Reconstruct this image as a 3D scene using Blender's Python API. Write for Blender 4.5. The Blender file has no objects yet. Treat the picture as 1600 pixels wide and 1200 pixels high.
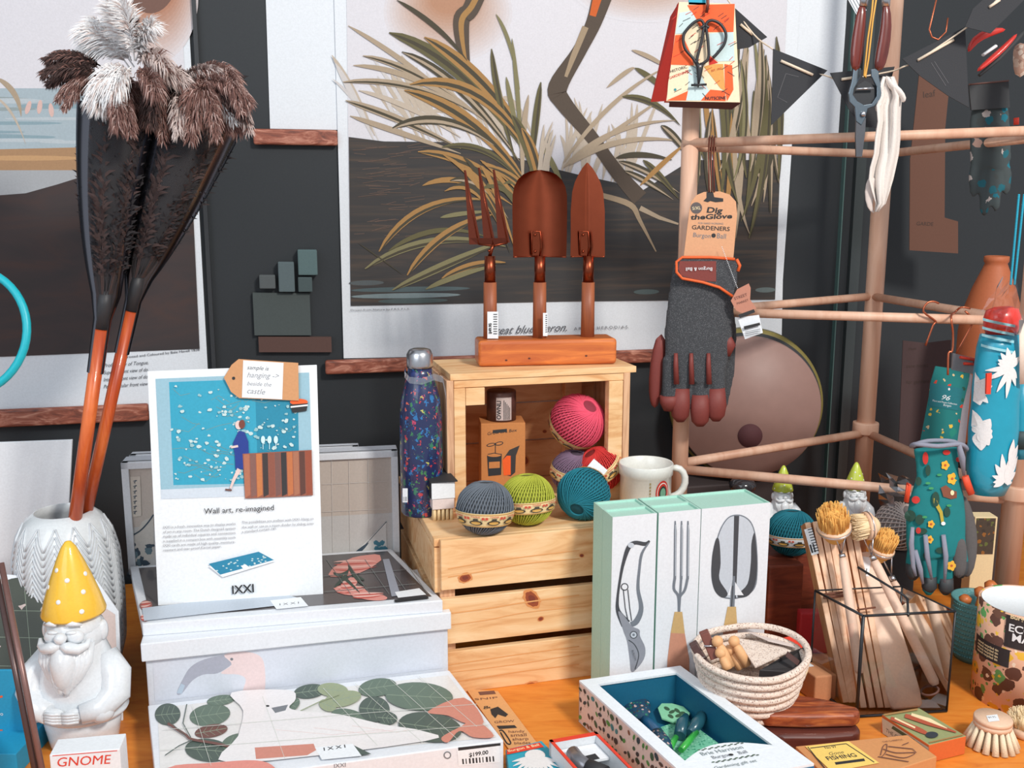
import bpy, math, random
from mathutils import Vector as V, Matrix
R = random.Random(7)
PI = math.pi
sc = bpy.context.scene
COL = sc.collection
# ---------------------------------------------------------------- camera
F = 1500.0; HC = 0.70; PITCH = math.radians(10.2)
cam_d = bpy.data.cameras.new('camera'); cam = bpy.data.objects.new('camera', cam_d); COL.objects.link(cam)
cam.location = (0, 0, HC); cam.rotation_euler = (PI/2 - PITCH, 0, 0)
cam_d.sensor_width = 36; cam_d.lens = 36*F/1600; cam_d.clip_start = .02
sc.camera = cam
CO = V((0, 0, HC)); FW = V((0, math.cos(PITCH), -math.sin(PITCH))); UPV = V((0, math.sin(PITCH), math.cos(PITCH)))
def ray(x, y): return V((1, 0, 0))*((x-800)/F) + UPV*((600-y)/F) + FW
def PY(x, y, Y): d = ray(x, y); return CO + d*(Y/d.y)
def PZ(x, y, z): d = ray(x, y); return CO + d*((z-HC)/d.z)
def PN(x, y, p, n): d = ray(x, y); return CO + d*((p-CO).dot(n)/d.dot(n))
def mpp(p): return (p-CO).dot(FW)/F          # metres per picture pixel at a point
def lin(c): return tuple(((v/255)/12.92 if v/255 <= .04045 else ((v/255+.055)/1.055)**2.4) for v in c)
# ---------------------------------------------------------------- materials
MC = {}
def newmat(name):
    m = bpy.data.materials.new(name); m.use_nodes = True
    nt = m.node_tree; b = nt.nodes['Principled BSDF']
    return m, nt, b
def mat(name, c, rough=.6, metal=0., bump=0., bscale=300, coat=0., spec=.5, trans=0., alpha=1., emit=0., sheen=0.):
    if name in MC: return MC[name]
    m, nt, b = newmat(name); L = lin(c)
    b.inputs['Base Color'].default_value = (*L, 1); b.inputs['Roughness'].default_value = rough
    b.inputs['Metallic'].default_value = metal; b.inputs['Coat Weight'].default_value = coat
    b.inputs['Specular IOR Level'].default_value = spec
    b.inputs['Transmission Weight'].default_value = trans; b.inputs['Alpha'].default_value = alpha
    b.inputs['Sheen Weight'].default_value = sheen
    tc = nt.nodes.new('ShaderNodeTexCoord'); nz = nt.nodes.new('ShaderNodeTexNoise')
    nz.inputs['Scale'].default_value = bscale; nz.inputs['Detail'].default_value = 3
    nt.links.new(tc.outputs['Object'], nz.inputs['Vector'])
    if bump:
        bp = nt.nodes.new('ShaderNodeBump'); bp.inputs['Strength'].default_value = bump; bp.inputs['Distance'].default_value = .002
        nt.links.new(nz.outputs['Fac'], bp.inputs['Height']); nt.links.new(bp.outputs['Normal'], b.inputs['Normal'])
    if alpha == 1 and not trans:
        mx = nt.nodes.new('ShaderNodeMix'); mx.data_type = 'RGBA'; mx.blend_type = 'MIX'
        mx.inputs[6].default_value = (*[v*.9 for v in L], 1); mx.inputs[7].default_value = (*[min(1, v*1.1) for v in L], 1)
        nt.links.new(nz.outputs['Fac'], mx.inputs[0]); nt.links.new(mx.outputs[2], b.inputs['Base Color'])
    MC[name] = m; return m
def ramp(nt, stops, const=False):
    r = nt.nodes.new('ShaderNodeValToRGB'); cr = r.color_ramp
    if const: cr.interpolation = 'CONSTANT'
    while len(cr.elements) < len(stops): cr.elements.new(.5)
    for e, (p, c) in zip(cr.elements, stops): e.position = p; e.color = (*lin(c), 1)
    return r
def wood(name, c1, c2, rough=.5, freq=(6, 60, 60), rot=0, c3=None, bump=.15, coat=0., detail=5):
    """fibres run along local x before the rotation rot about z"""
    if name in MC: return MC[name]
    m, nt, b = newmat(name); tc = nt.nodes.new('ShaderNodeTexCoord'); mp = nt.nodes.new('ShaderNodeMapping')
    mp.vector_type = 'TEXTURE' if rot else 'POINT'
    if rot:
        mp.inputs['Rotation'].default_value = (0, 0, rot)
    mp2 = nt.nodes.new('ShaderNodeMapping'); mp2.inputs['Scale'].default_value = freq
    nt.links.new(tc.outputs['Object'], mp.inputs['Vector']); nt.links.new(mp.outputs[0], mp2.inputs['Vector'])
    nz = nt.nodes.new('ShaderNodeTexNoise'); nz.inputs['Scale'].default_value = 1; nz.inputs['Detail'].default_value = detail
    nz.inputs['Distortion'].default_value = 1.2; nz.inputs['Roughness'].default_value = .6
    nt.links.new(mp2.outputs[0], nz.inputs['Vector'])
    st = [(.3, c2), (.5, c1), (.68, c3 or c1)]
    r = ramp(nt, st); nt.links.new(nz.outputs['Fac'], r.inputs[0]); nt.links.new(r.outputs[0], b.inputs['Base Color'])
    b.inputs['Roughness'].default_value = rough; b.inputs['Coat Weight'].default_value = coat
    bp = nt.nodes.new('ShaderNodeBump'); bp.inputs['Strength'].default_value = bump; bp.inputs['Distance'].default_value = .001
    nt.links.new(nz.outputs['Fac'], bp.inputs['Height']); nt.links.new(bp.outputs[0], b.inputs['Normal'])
    MC[name] = m; return m
def dots(name, base, cols, scale=60, rad=.35, rough=.5, cols2=None, scale2=30, rad2=.3, stretch=(1, 1, 1), metal=0, coat=0, warp=.35):
    """printed motif: blobs of several inks scattered on a ground colour"""
    if name in MC: return MC[name]
    m, nt, b = newmat(name); tc = nt.nodes.new('ShaderNodeTexCoord'); mp = nt.nodes.new('ShaderNodeMapping')
    mp.inputs['Scale'].default_value = stretch
    wn = nt.nodes.new('ShaderNodeTexNoise'); wn.inputs['Scale'].default_value = scale*2.2; wn.inputs['Detail'].default_value = 2; nt.links.new(tc.outputs['Object'], wn.inputs['Vector'])
    v1 = nt.nodes.new('ShaderNodeVectorMath'); v1.operation = 'MULTIPLY_ADD'; v1.inputs[1].default_value = (warp/scale*1.6,)*3
    nt.links.new(wn.outputs['Color'], v1.inputs[0]); nt.links.new(tc.outputs['Object'], v1.inputs[2]); nt.links.new(v1.outputs[0], mp.inputs['Vector'])
    prev = None
    for cs, s, rd in ((cols, scale, rad), (cols2, scale2, rad2)):
        if not cs: continue
        vo = nt.nodes.new('ShaderNodeTexVoronoi'); vo.inputs['Scale'].default_value = s; vo.inputs['Randomness'].default_value = .9
        nt.links.new(mp.outputs[0], vo.inputs['Vector'])
        lt = nt.nodes.new('ShaderNodeMath'); lt.operation = 'LESS_THAN'; lt.inputs[1].default_value = rd
        nt.links.new(vo.outputs['Distance'], lt.inputs[0])
        sp = nt.nodes.new('ShaderNodeSeparateColor'); nt.links.new(vo.outputs['Color'], sp.inputs[0])
        r = ramp(nt, [(i/len(cs), c) for i, c in enumerate(cs)], True); nt.links.new(sp.outputs[0], r.inputs[0])
        mx = nt.nodes.new('ShaderNodeMix'); mx.data_type = 'RGBA'
        if prev is None: mx.inputs[6].default_value = (*lin(base), 1)
        else: nt.links.new(prev, mx.inputs[6])
        nt.links.new(r.outputs[0], mx.inputs[7]); nt.links.new(lt.outputs[0], mx.inputs[0]); prev = mx.outputs[2]
    nt.links.new(prev, b.inputs['Base Color']); b.inputs['Roughness'].default_value = rough
    b.inputs['Metallic'].default_value = metal; b.inputs['Coat Weight'].default_value = coat
    MC[name] = m; return m
def clear(name, c=(235, 240, 245), alpha=.15, rough=.08):
    """thin clear plastic or glass"""
    if name in MC: return MC[name]
    m, nt, b = newmat(name); nt.nodes.remove(b); out = nt.nodes['Material Output']
    t = nt.nodes.new('ShaderNodeBsdfTransparent'); g = nt.nodes.new('ShaderNodeBsdfGlossy'); g.inputs['Roughness'].default_value = rough
    g.inputs['Color'].default_value = (*lin(c), 1)
    fr = nt.nodes.new('ShaderNodeFresnel'); fr.inputs[0].default_value = 1.45
    ad = nt.nodes.new('ShaderNodeMath'); ad.operation = 'ADD'; ad.inputs[1].default_value = alpha; ad.use_clamp = True
    nt.links.new(fr.outputs[0], ad.inputs[0]); mx = nt.nodes.new('ShaderNodeMixShader')
    nt.links.new(ad.outputs[0], mx.inputs[0]); nt.links.new(t.outputs[0], mx.inputs[1]); nt.links.new(g.outputs[0], mx.inputs[2])
    nt.links.new(mx.outputs[0], out.inputs[0]); MC[name] = m; return m
# ---------------------------------------------------------------- things
def tag(o, label=None, cat=None, group=None, kind=None):
    for k, v in (('label', label), ('category', cat), ('group', group), ('kind', kind)):
        if v: o[k] = v
    return o
def thing(name, label, cat, loc=(0, 0, 0), group=None):
    o = bpy.data.objects.new(name, None); COL.objects.link(o); o.location = loc; o.empty_display_size = .02
    return tag(o, label, cat, group)
def rootloc(p):
    l = V((0, 0, 0))
    while p is not None: l = l + V(p.location); p = p.parent
    return l
class MB:
    def __init__(s): s.v = []; s.f = []; s.m = []; s.s = []; s.mats = []
    def mi(s, m):
        if m not in s.mats: s.mats.append(m)
        return s.mats.index(m)
    def add(s, vs, fs, m, sm=False):
        n = len(s.v); k = s.mi(m); s.v += [V(p) for p in vs]
        for f in fs: s.f.append([n+i for i in f]); s.m.append(k); s.s.append(sm)
        return s
    def bx(s, o, a, b, c, m):
        o, a, b, c = V(o), V(a), V(b), V(c)
        p = [o, o+a, o+a+b, o+b]; p += [q+c for q in p]
        fs = [(0, 3, 2, 1), (4, 5, 6, 7), (0, 1, 5, 4), (1, 2, 6, 5), (2, 3, 7, 6), (3, 0, 4, 7)]
        if a.cross(b).dot(c) < 0: fs = [f[::-1] for f in fs]
        return s.add(p, fs, m)
    def box(s, c, sz, m, M=None):
        M = M or Matrix.Identity(3); a, b, d = M @ V((sz[0], 0, 0)), M @ V((0, sz[1], 0)), M @ V((0, 0, sz[2]))
        return s.bx(V(c)-(a+b+d)/2, a, b, d, m)
    def prism(s, pts, vec, m, side=None, sm=False):
        pts = [V(p) for p in pts]; vec = V(vec); n = len(pts)
        nr = V((0, 0, 0))
        for i in range(n): nr += (pts[i]-pts[0]).cross(pts[(i+1) % n]-pts[0])
        if nr.dot(vec) < 0: pts = pts[::-1]
        s.add(pts + [p+vec for p in pts], [list(range(n))[::-1], [n+i for i in range(n)]], m)
        k = s.mi(side or m); b = len(s.v)-2*n
        for i in range(n):
            j = (i+1) % n; s.f.append([b+i, b+j, b+n+j, b+n+i]); s.m.append(k); s.s.append(sm)
        return s
    def poly(s, pts, m): return s.add(pts, [list(range(len(pts)))], m)
    def tube(s, path, r, m, n=8, cap=True, flat=1., closed=False):
        path = [V(p) for p in path]; k = len(path); rs = r if isinstance(r, (list, tuple)) else [r]*k
        vs = []; up = None
        for i, p in enumerate(path):
            if closed: t = path[(i+1) % k]-path[i-1]
            else: t = path[min(i+1, k-1)]-path[max(i-1, 0)]
            t.normalize()
            if up is None: up = V((0, 0, 1)) if abs(t.z) < .9 else V((0, 1, 0))
            a = t.cross(up)
            if a.length < 1e-4: a = t.cross(V((1, .3, 0)))
            a.normalize(); b = a.cross(t).normalized(); up = b
            for j in range(n):
                w = 2*PI*j/n; vs.append(p+(a*math.cos(w)+b*math.sin(w)*flat)*rs[i])
        fs = []
        for i in range(k if closed else k-1):
            i2 = (i+1) % k
            for j in range(n): fs.append((i*n+j, i*n+(j+1) % n, i2*n+(j+1) % n, i2*n+j))
        s.add(vs, fs, m, True)
        if cap and not closed:
            b0 = len(s.v)-k*n
            s.f.append([b0+j for j in range(n)][::-1]); s.m.append(s.mi(m)); s.s.append(False)
            s.f.append([b0+(k-1)*n+j for j in range(n)]); s.m.append(s.mi(m)); s.s.append(False)
        return s
    def lathe(s, prof, o, m, n=32, M=None, sm=True, sx=1, sy=1):
        o = V(o); M = M or Matrix.Identity(3); vs = []; fs = []
        for r, z in prof:
            for j in range(n):
                w = 2*PI*j/n; vs.append(o + M @ V((r*math.cos(w)*sx, r*math.sin(w)*sy, z)))
        for i in range(len(prof)-1):
            for j in range(n): fs.append((i*n+j, i*n+(j+1) % n, (i+1)*n+(j+1) % n, (i+1)*n+j))
        s.add(vs, fs, m, sm); return s
    def cyl(s, a, b, r, m, n=20, r2=None):
        return s.tube([a, b], [r, r if r2 is None else r2], m, n)
    def sph(s, c, r, m, M=None, n=20, k=12):
        if not isinstance(r, (tuple, list)): r = (r, r, r)
        M = M or Matrix.Identity(3); c = V(c); vs = []; fs = []
        for i in range(k+1):
            t = PI*i/k
            for j in range(n):
                w = 2*PI*j/n; vs.append(c+M @ V((r[0]*math.sin(t)*math.cos(w), r[1]*math.sin(t)*math.sin(w), -r[2]*math.cos(t))))
        for i in range(k):
            for j in range(n): fs.append((i*n+j, i*n+(j+1) % n, (i+1)*n+(j+1) % n, (i+1)*n+j))
        return s.add(vs, fs, m, True)
    def text(s, st, o, rt, up, m, w=None, h=None, italic=0, fn=None, thick=0):
        """lettering: o is the baseline start; w the wanted width and h the cap height"""
        cu = bpy.data.curves.new('t', 'FONT'); cu.body = st; cu.size = 1; cu.resolution_u = 3; cu.shear = italic; cu.offset = thick
        ob = bpy.data.objects.new('t', cu); COL.objects.link(ob); bpy.context.view_layer.update()
        me = bpy.data.meshes.new_from_object(ob.evaluated_get(bpy.context.evaluated_depsgraph_get()))
        if len(me.vertices):
            xs = [v.co.x for v in me.vertices]; x0, x1 = min(xs), max(xs); W = max(x1-x0, 1e-5)
            kx = w/W if w else h/.72; ky = h/.72 if h else kx
            if fn: vs = [fn((v.co.x-x0)*kx, v.co.y*ky) for v in me.vertices]
            else: o, rt, up = V(o), V(rt), V(up); vs = [o+rt*((v.co.x-x0)*kx)+up*(v.co.y*ky) for v in me.vertices]
            s.add(vs, [list(p.vertices) for p in me.polygons], m)
        bpy.data.objects.remove(ob); bpy.data.meshes.remove(me); bpy.data.curves.remove(cu); return s
    def obj(s, name, parent=None, bevel=0, seg=2, label=None, kind=None, solid=0, remesh=0, subd=0, smooth=None):
        me = bpy.data.meshes.new(name); loc = rootloc(parent)
        me.from_pydata([tuple(p-loc) for p in s.v], [], s.f)
        for m in s.mats: me.materials.append(m)
        for p, k, sm in zip(me.polygons, s.m, s.s): p.material_index = k; p.use_smooth = sm
        me.update(); o = bpy.data.objects.new(name, me); COL.objects.link(o); o.parent = parent
        if remesh:
            q = o.modifiers.new('r', 'REMESH'); q.mode = 'VOXEL'; q.voxel_size = remesh; q.use_smooth_shade = True
            q = o.modifiers.new('s', 'SMOOTH'); q.iterations = 4; q.factor = .6
        if solid: q = o.modifiers.new('so', 'SOLIDIFY'); q.thickness = solid
        if bevel:
            q = o.modifiers.new('b', 'BEVEL'); q.width = bevel; q.segments = seg; q.limit_method = 'ANGLE'; q.angle_limit = .6
        if subd: q = o.modifiers.new('sd', 'SUBSURF'); q.levels = subd; q.render_levels = subd
        return tag(o, label, None, None, kind)
class Pl:
    """a real plane in the place; picture positions are read off onto it"""
    def __init__(s, p, n, gap=1.2e-5): s.p = V(p); s.n = V(n).normalized(); s.k = 0; s.gap = gap
    def at(s, x, y, off=0): return PN(x, y, s.p+s.n*off, s.n)
    def lift(s): s.k += 1; return .0004+s.k*s.gap
    def poly(s, mb, pts, m, off=None):
        o = s.lift() if off is None else off; return mb.poly([s.at(x, y, o) for x, y in pts], m)
    def spoly(s, mb, pts, m):
        return s.poly(mb, [(p.x, p.y) for p in spline([V((x, y, 0)) for x, y in pts], 4, True)], m)
    def blob(s, mb, cx, cy, rx, ry, m, a=0, n=18, wob=0):
        o = s.lift(); a = math.radians(a); pts = []
        for i in range(n):
            w = 2*PI*i/n; q = 1+wob*R.uniform(-1, 1); u, v = rx*q*math.cos(w), ry*q*math.sin(w)
            pts.append(s.at(cx+u*math.cos(a)-v*math.sin(a), cy+u*math.sin(a)+v*math.cos(a), o))
        return mb.poly(pts, m)
    def blade(s, mb, p0, p1, p2, w, m, n=12, w0=.1, o=None):
        o = s.lift() if o is None else o; L = []; Q = []
        for i in range(n+1):
            t = i/n; x = (1-t)**2*p0[0]+2*t*(1-t)*p1[0]+t*t*p2[0]; y = (1-t)**2*p0[1]+2*t*(1-t)*p1[1]+t*t*p2[1]
            dx = 2*(1-t)*(p1[0]-p0[0])+2*t*(p2[0]-p1[0]); dy = 2*(1-t)*(p1[1]-p0[1])+2*t*(p2[1]-p1[1]); d = math.hypot(dx, dy) or 1
            h = w/2*max(w0 if i in (0, n) else 0, math.sin(PI*min(1, t**.75))**.7)
            L.append(s.at(x-dy/d*h, y+dx/d*h, o)); Q.append(s.at(x+dy/d*h, y-dx/d*h, o))
        k = len(L); return mb.add(L+Q, [(i, i+1, k+i+1, k+i) for i in range(k-1)], m)
    def line(s, mb, pts, w, m):
        o = s.lift(); L = []; Q = []
        if len(pts) > 3:
            ws = w if isinstance(w, (list, tuple)) else [w]*len(pts); P3 = [V((x, y, q)) for (x, y), q in zip(pts, ws)]; P3 = spline(P3, 5); pts = [(p.x, p.y) for p in P3]; w = [p.z for p in P3]
        k = len(pts)
        for i, (x, y) in enumerate(pts):
            a = pts[max(i-1, 0)]; b = pts[min(i+1, k-1)]; dx, dy = b[0]-a[0], b[1]-a[1]; d = math.hypot(dx, dy) or 1
            h = (w[i] if isinstance(w, (list, tuple)) else w)/2
            L.append(s.at(x-dy/d*h, y+dx/d*h, o)); Q.append(s.at(x+dy/d*h, y-dx/d*h, o))
        return mb.add(L+Q, [(i, i+1, k+i+1, k+i) for i in range(k-1)], m)
    def text(s, mb, st, p0, p1, m, h=None, italic=0, thick=0):
        o = s.lift(); a, b = s.at(*p0, o), s.at(*p1, o); rt = (b-a).normalized(); up = s.n.cross(rt).normalized()
        return mb.text(st, a, rt, up, m, w=(b-a).length, h=h*mpp(a) if h else None, italic=italic, thick=thick)
def spline(pts, n=5, closed=False):
    o = []; k = len(pts)
    for i in range(k if closed else k-1):
        p0, p1, p2, p3 = [V(pts[(i+q) % k if closed else max(0, min(k-1, i+q))]) for q in (-1, 0, 1, 2)]
        for j in range(n): u = j/n; o.append(.5*((2*p1)+(p2-p0)*u+(2*p0-5*p1+4*p2-p3)*u*u+(3*p1-p0-3*p2+p3)*u**3))
    return o if closed else o+[V(pts[-1])]
def bez(p0, p1, p2, n=10):
    p0, p1, p2 = V(p0), V(p1), V(p2); return [p0*(1-t)**2+p1*2*t*(1-t)+p2*t*t for t in [i/n for i in range(n+1)]]
def fr(a):     # horizontal direction turned a degrees from +x, and the one leading away from the viewer
    a = math.radians(a); return V((math.cos(a), math.sin(a), 0)), V((-math.sin(a), math.cos(a), 0))
def axisM(z, x=None):
    z = V(z).normalized(); x = V(x) if x else (V((1, 0, 0)) if abs(z.x) < .9 else V((0, 1, 0)))
    y = z.cross(x).normalized(); x = y.cross(z); return Matrix((x, y, z)).transposed()
Z = V((0, 0, 1))
# common colours
BLACK = mat('black_ink', (42, 43, 46), .7); DARK = mat('dark_charcoal', (58, 60, 63), .75)
WHITE = mat('white_card', (232, 236, 240), .7, bump=.02); PAPER = mat('white_paper', (225, 230, 236), .8)
KRAFT = mat('kraft_card', (205, 150, 105), .8, bump=.05); RED = mat('red_ink', (222, 62, 40), .6); CREAM = mat('cream_paper', (240, 220, 175), .7)
GREY = mat('grey_ink', (120, 124, 130), .7); STEEL = mat('brushed_steel', (200, 200, 205), .28, 1.); PINKW = mat('pale_pink_ink', (240, 200, 190), .7)
ORANGE = mat('orange_ink', (240, 95, 35), .6); TEAL = mat('teal_ink', (20, 140, 150), .6); CYAN = mat('cyan_ink', (35, 165, 195), .6)
COPPERW = mat('copper_wire', (190, 105, 75), .35, .8)
def sticker(mb, pl, c, w, h, ang=0, bars=8, txt=None, dark=False):
    """small price label with a bar code: c centre in the picture, w and h in pixels"""
    a = math.radians(ang); ca, sa = math.cos(a), math.sin(a)
    T = lambda u, v: (c[0]+u*ca-v*sa, c[1]+u*sa+v*ca)
    pl.poly(mb, [T(-w/2, -h/2), T(w/2, -h/2), T(w/2, h/2), T(-w/2, h/2)], WHITE)
    x = -w*.4; o = pl.lift()
    for i in range(bars):
        q = w*.8/bars; b = q*R.uniform(.25, .6)
        pl.poly(mb, [T(x, h*.1), T(x+b, h*.1), T(x+b, h*.42), T(x, h*.42)], BLACK, o); x += q
    if txt: pl.text(mb, txt, T(-w*.3, 0), T(w*.35, 0), BLACK)
# ================================================================ light
w = bpy.data.worlds.new('world'); sc.world = w; w.use_nodes = True
w.node_tree.nodes['Background'].inputs[0].default_value = (.86, .93, 1, 1); w.node_tree.nodes['Background'].inputs[1].default_value = .62
def area(name, loc, to, size, e, c):
    l = bpy.data.lights.new(name, 'AREA'); l.size = size; l.energy = e; l.color = c
    o = bpy.data.objects.new(name, l); COL.objects.link(o); o.location = loc
    o.rotation_euler = (V(to)-V(loc)).to_track_quat('-Z', 'Y').to_euler()
area('key_lamp', (1.15, -.35, 2.0), (.15, 1.4, .2), .35, 62, (1, .95, .88))
area('front_fill', (-1.2, -.8, 1.7), (0, 1.5, .3), 1.6, 26, (.86, .93, 1))  # broad cool fill light, added from the front left
sc.view_settings.view_transform = 'Standard'; sc.view_settings.look = 'None'; sc.view_settings.gamma = 1
sc.view_settings.use_curve_mapping = False; sc.view_settings.exposure = -0.14
# ================================================================ setting
wd, wb = fr(13); WN = V((math.sin(math.radians(13)), -math.cos(math.radians(13)), 0))
W0 = V((.1, 1.95, 0)); WP = Pl(W0, WN)
darkglass = mat('dark_window_glass', (55, 58, 61), .35, spec=.25)
m = MB(); a = W0-wd*2.2-V((0, 0, .8))
m.bx(a, wd*4.6, -WN*.03, Z*3, darkglass).obj('wall_back', kind='structure')
m = MB(); m.bx((-2.5, -1, -.78), (5, 0, 0), (0, 4, 0), (0, 0, -.02), mat('floor_grey', (90, 88, 86), .7)).obj('floor', kind='structure')
for i, (x0, y0, x1, y1, wpx, c) in enumerate([(1340, 0, 1322, 640, 16, (60, 66, 67)), (1313, 0, 1298, 640, 1.6, (88, 116, 112)), (300, 0, 338, 640, 6, (52, 54, 57))]):  # the thin green strip is a glint on the glass, painted as colour
    p, q = WP.at(x0, y0, .012), WP.at(x1, y1, .012); p = V((q.x, q.y, p.z)); ww = wpx*mpp(q)
    m = MB(); m.bx(V((q.x, q.y, -.05))-wd*ww/2-WN*.012, wd*ww, WN*.012, Z*1.4, mat('window_frame_%d' % c[0], c, .35)).obj('trim_or_glint_%d' % (i+1), kind='structure')
# display table
TW = wood('table_wood', (220, 132, 48), (206, 112, 38), .45, (14, 60, 14), c3=(226, 142, 58), bump=.04, detail=8)
t = thing('display_table', 'long orange varnished wooden table carrying the whole shop display', 'table', (0, 1.3, -.04))
m = MB(); yb = lambda x: 1.95+(x-.1)*.231-.02
m.prism([(-1.3, .75, -.04), (1.5, .75, -.04), (1.5, yb(1.5), -.04), (-1.3, yb(-1.3), -.04)], (0, 0, .04), TW).obj('tabletop', t, bevel=.003)
for x, y in ((-1.2, .85), (1.4, .85), (-1.2, 1.5), (1.4, 2.0)):
    m = MB(); m.box((x, y, -.41), (.06, .06, .74), TW).obj('leg', t)
# ================================================================ prints hanging on the window
BAT = wood('batten_wood', (150, 82, 62), (95, 52, 42), .5, (8, 90, 90), c3=(200, 140, 118), bump=.3)
def paper(t, pts, m_, off=.004, name='paper'):
    mb = MB(); mb.prism([WP.at(x, y, off) for x, y in pts], -WN*.0012, m_); return mb.obj(name, t)
def batten(name_label, x0, y0, x1, y1, h, off=.006):
    a, b = WP.at(x0, y0, off), WP.at(x1, y1, off); b.z = a.z if abs(a.z-b.z) < .012 else b.z
    o = V(a); hh = h*mpp(a)
    mb = MB(); mb.bx(a-Z*hh/2, b-a, Z*hh, WN*.014, BAT); ob = mb.obj('wooden_batten', None, bevel=.004, seg=3)
    tag(ob, name_label, 'batten'); return ob
# --- marsh grass poster
tan = mat('ink_tan', (170, 152, 130), .8); tan2 = mat('ink_light_tan', (190, 176, 160), .8); olive = mat('ink_olive', (98, 92, 62), .8)
dol = mat('ink_dark_olive', (72, 66, 52), .8); gold = mat('ink_gold', (164, 124, 74), .8); grn = mat('ink_sage', (128, 122, 88), .8)
bank = wood('ink_bank', (62, 59, 58), (54, 54, 56), .8, (3, 2, 60), c3=(82, 70, 62), bump=0)
pale = mat('ink_pale_sky', (216, 214, 220), .8); wglow = mat('ink_lamp_glow', (205, 175, 160), .8)
t = thing('marsh_grass_poster', 'large poster of marsh grasses and dark bank hanging behind the copper tools', 'poster', WP.at(880, 560, .004))
WP.k = 0
paper(t, [(521, -40), (1252, -40), (1236, 250), (1221, 470), (1221, 545), (537, 560)], PAPER, .006)
WP.k = 544
m = MB()
WP.poly(m, [(541, -40), (1232, -40), (1219, 260), (1211, 468), (880, 471), (548, 478), (545, 300)], pale)
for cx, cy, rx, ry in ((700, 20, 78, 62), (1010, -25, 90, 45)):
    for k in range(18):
        f_ = k/17; c = [216+(178-216)*f_, 214+(134-214)*f_, 220+(108-220)*f_]; WP.blob(m, cx, cy-1.2*k, rx*(1.35-1.0*f_), ry*(1.35-1.0*f_), mat('ink_lamp_glow_%d' % k, c, .8), n=40)  # warm lamp glow on the sheet, put into the print colours
# distant pale reeds
for i in range(46):
    x = R.uniform(560, 820); y = R.uniform(205, 225); WP.blade(m, (x-R.uniform(10, 60), y-R.uniform(20, 120)), (x-8, y-60), (x+20, y+6), R.uniform(5, 10), R.choice([tan2, mat('ink_mist', (203, 198, 196), .8)]))
for i in range(26):
    x = R.uniform(880, 1000); WP.blade(m, (x+R.uniform(-30, 40), R.uniform(150, 220)), (x, 240), (x-10, 285), R.uniform(4, 8), tan2)
WP.poly(m, [(545, 214), (600, 221), (700, 222), (760, 232), (860, 262), (900, 272), (960, 285), (1000, 300), (1080, 250), (1170, 250), (1219, 262), (1211, 468), (880, 471), (548, 478), (546, 300)], bank)
for y, x0, x1, c in ((452, 548, 735, (80, 95, 98)), (462, 548, 720, (120, 135, 138)), (470, 590, 700, (78, 92, 92)), (456, 990, 1030, (85, 98, 98)), (442, 545, 600, (84, 90, 92)), (453, 1180, 1212, (100, 112, 112))):
    WP.blob(m, (x0+x1)/2, y, (x1-x0)/2, 4, mat('ink_water_%d' % c[0], c, .8), a=-1)
for i in range(60):     # fine brown hatching on the bank
    x, y = R.uniform(550, 640), R.uniform(225, 370); WP.line(m, [(x, y), (x+R.uniform(15, 40), y-R.uniform(-2, 6))], .8, mat('ink_hatch', (104, 84, 74), .8))
# two tall bent stalks
st1 = mat('ink_stalk', (84, 72, 62), .8); st2 = mat('ink_stalk_light', (160, 140, 115), .8)
WP.line(m, [(750, -20), (735, 15), (722, 28), (722, 60), (730, 110)], [28, 26, 26, 22, 10], st1); WP.line(m, [(752, -20), (737, 10), (722, 30), (722, 60), (729, 100)], [9, 9, 9, 7, 3], gold)
WP.line(m, [(945, -20), (928, 35), (905, 80), (872, 135), (880, 160), (925, 215), (965, 270), (1000, 310)], [34, 24, 22, 30, 26, 20, 22, 26], st1)
WP.line(m, [(938, -20), (926, 25)], [16, 10], mat('ink_rust', (200, 95, 40), .8)); WP.line(m, [(915, 42), (896, 88), (884, 120)], [10, 9, 5], st2)
WP.line(m, [(940, 305), (985, 320), (1000, 345), (1025, 393)], [8, 9, 6, 2], st2); WP.line(m, [(1000, 325), (1030, 340), (1060, 350)], [8, 6, 3], tan)
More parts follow.
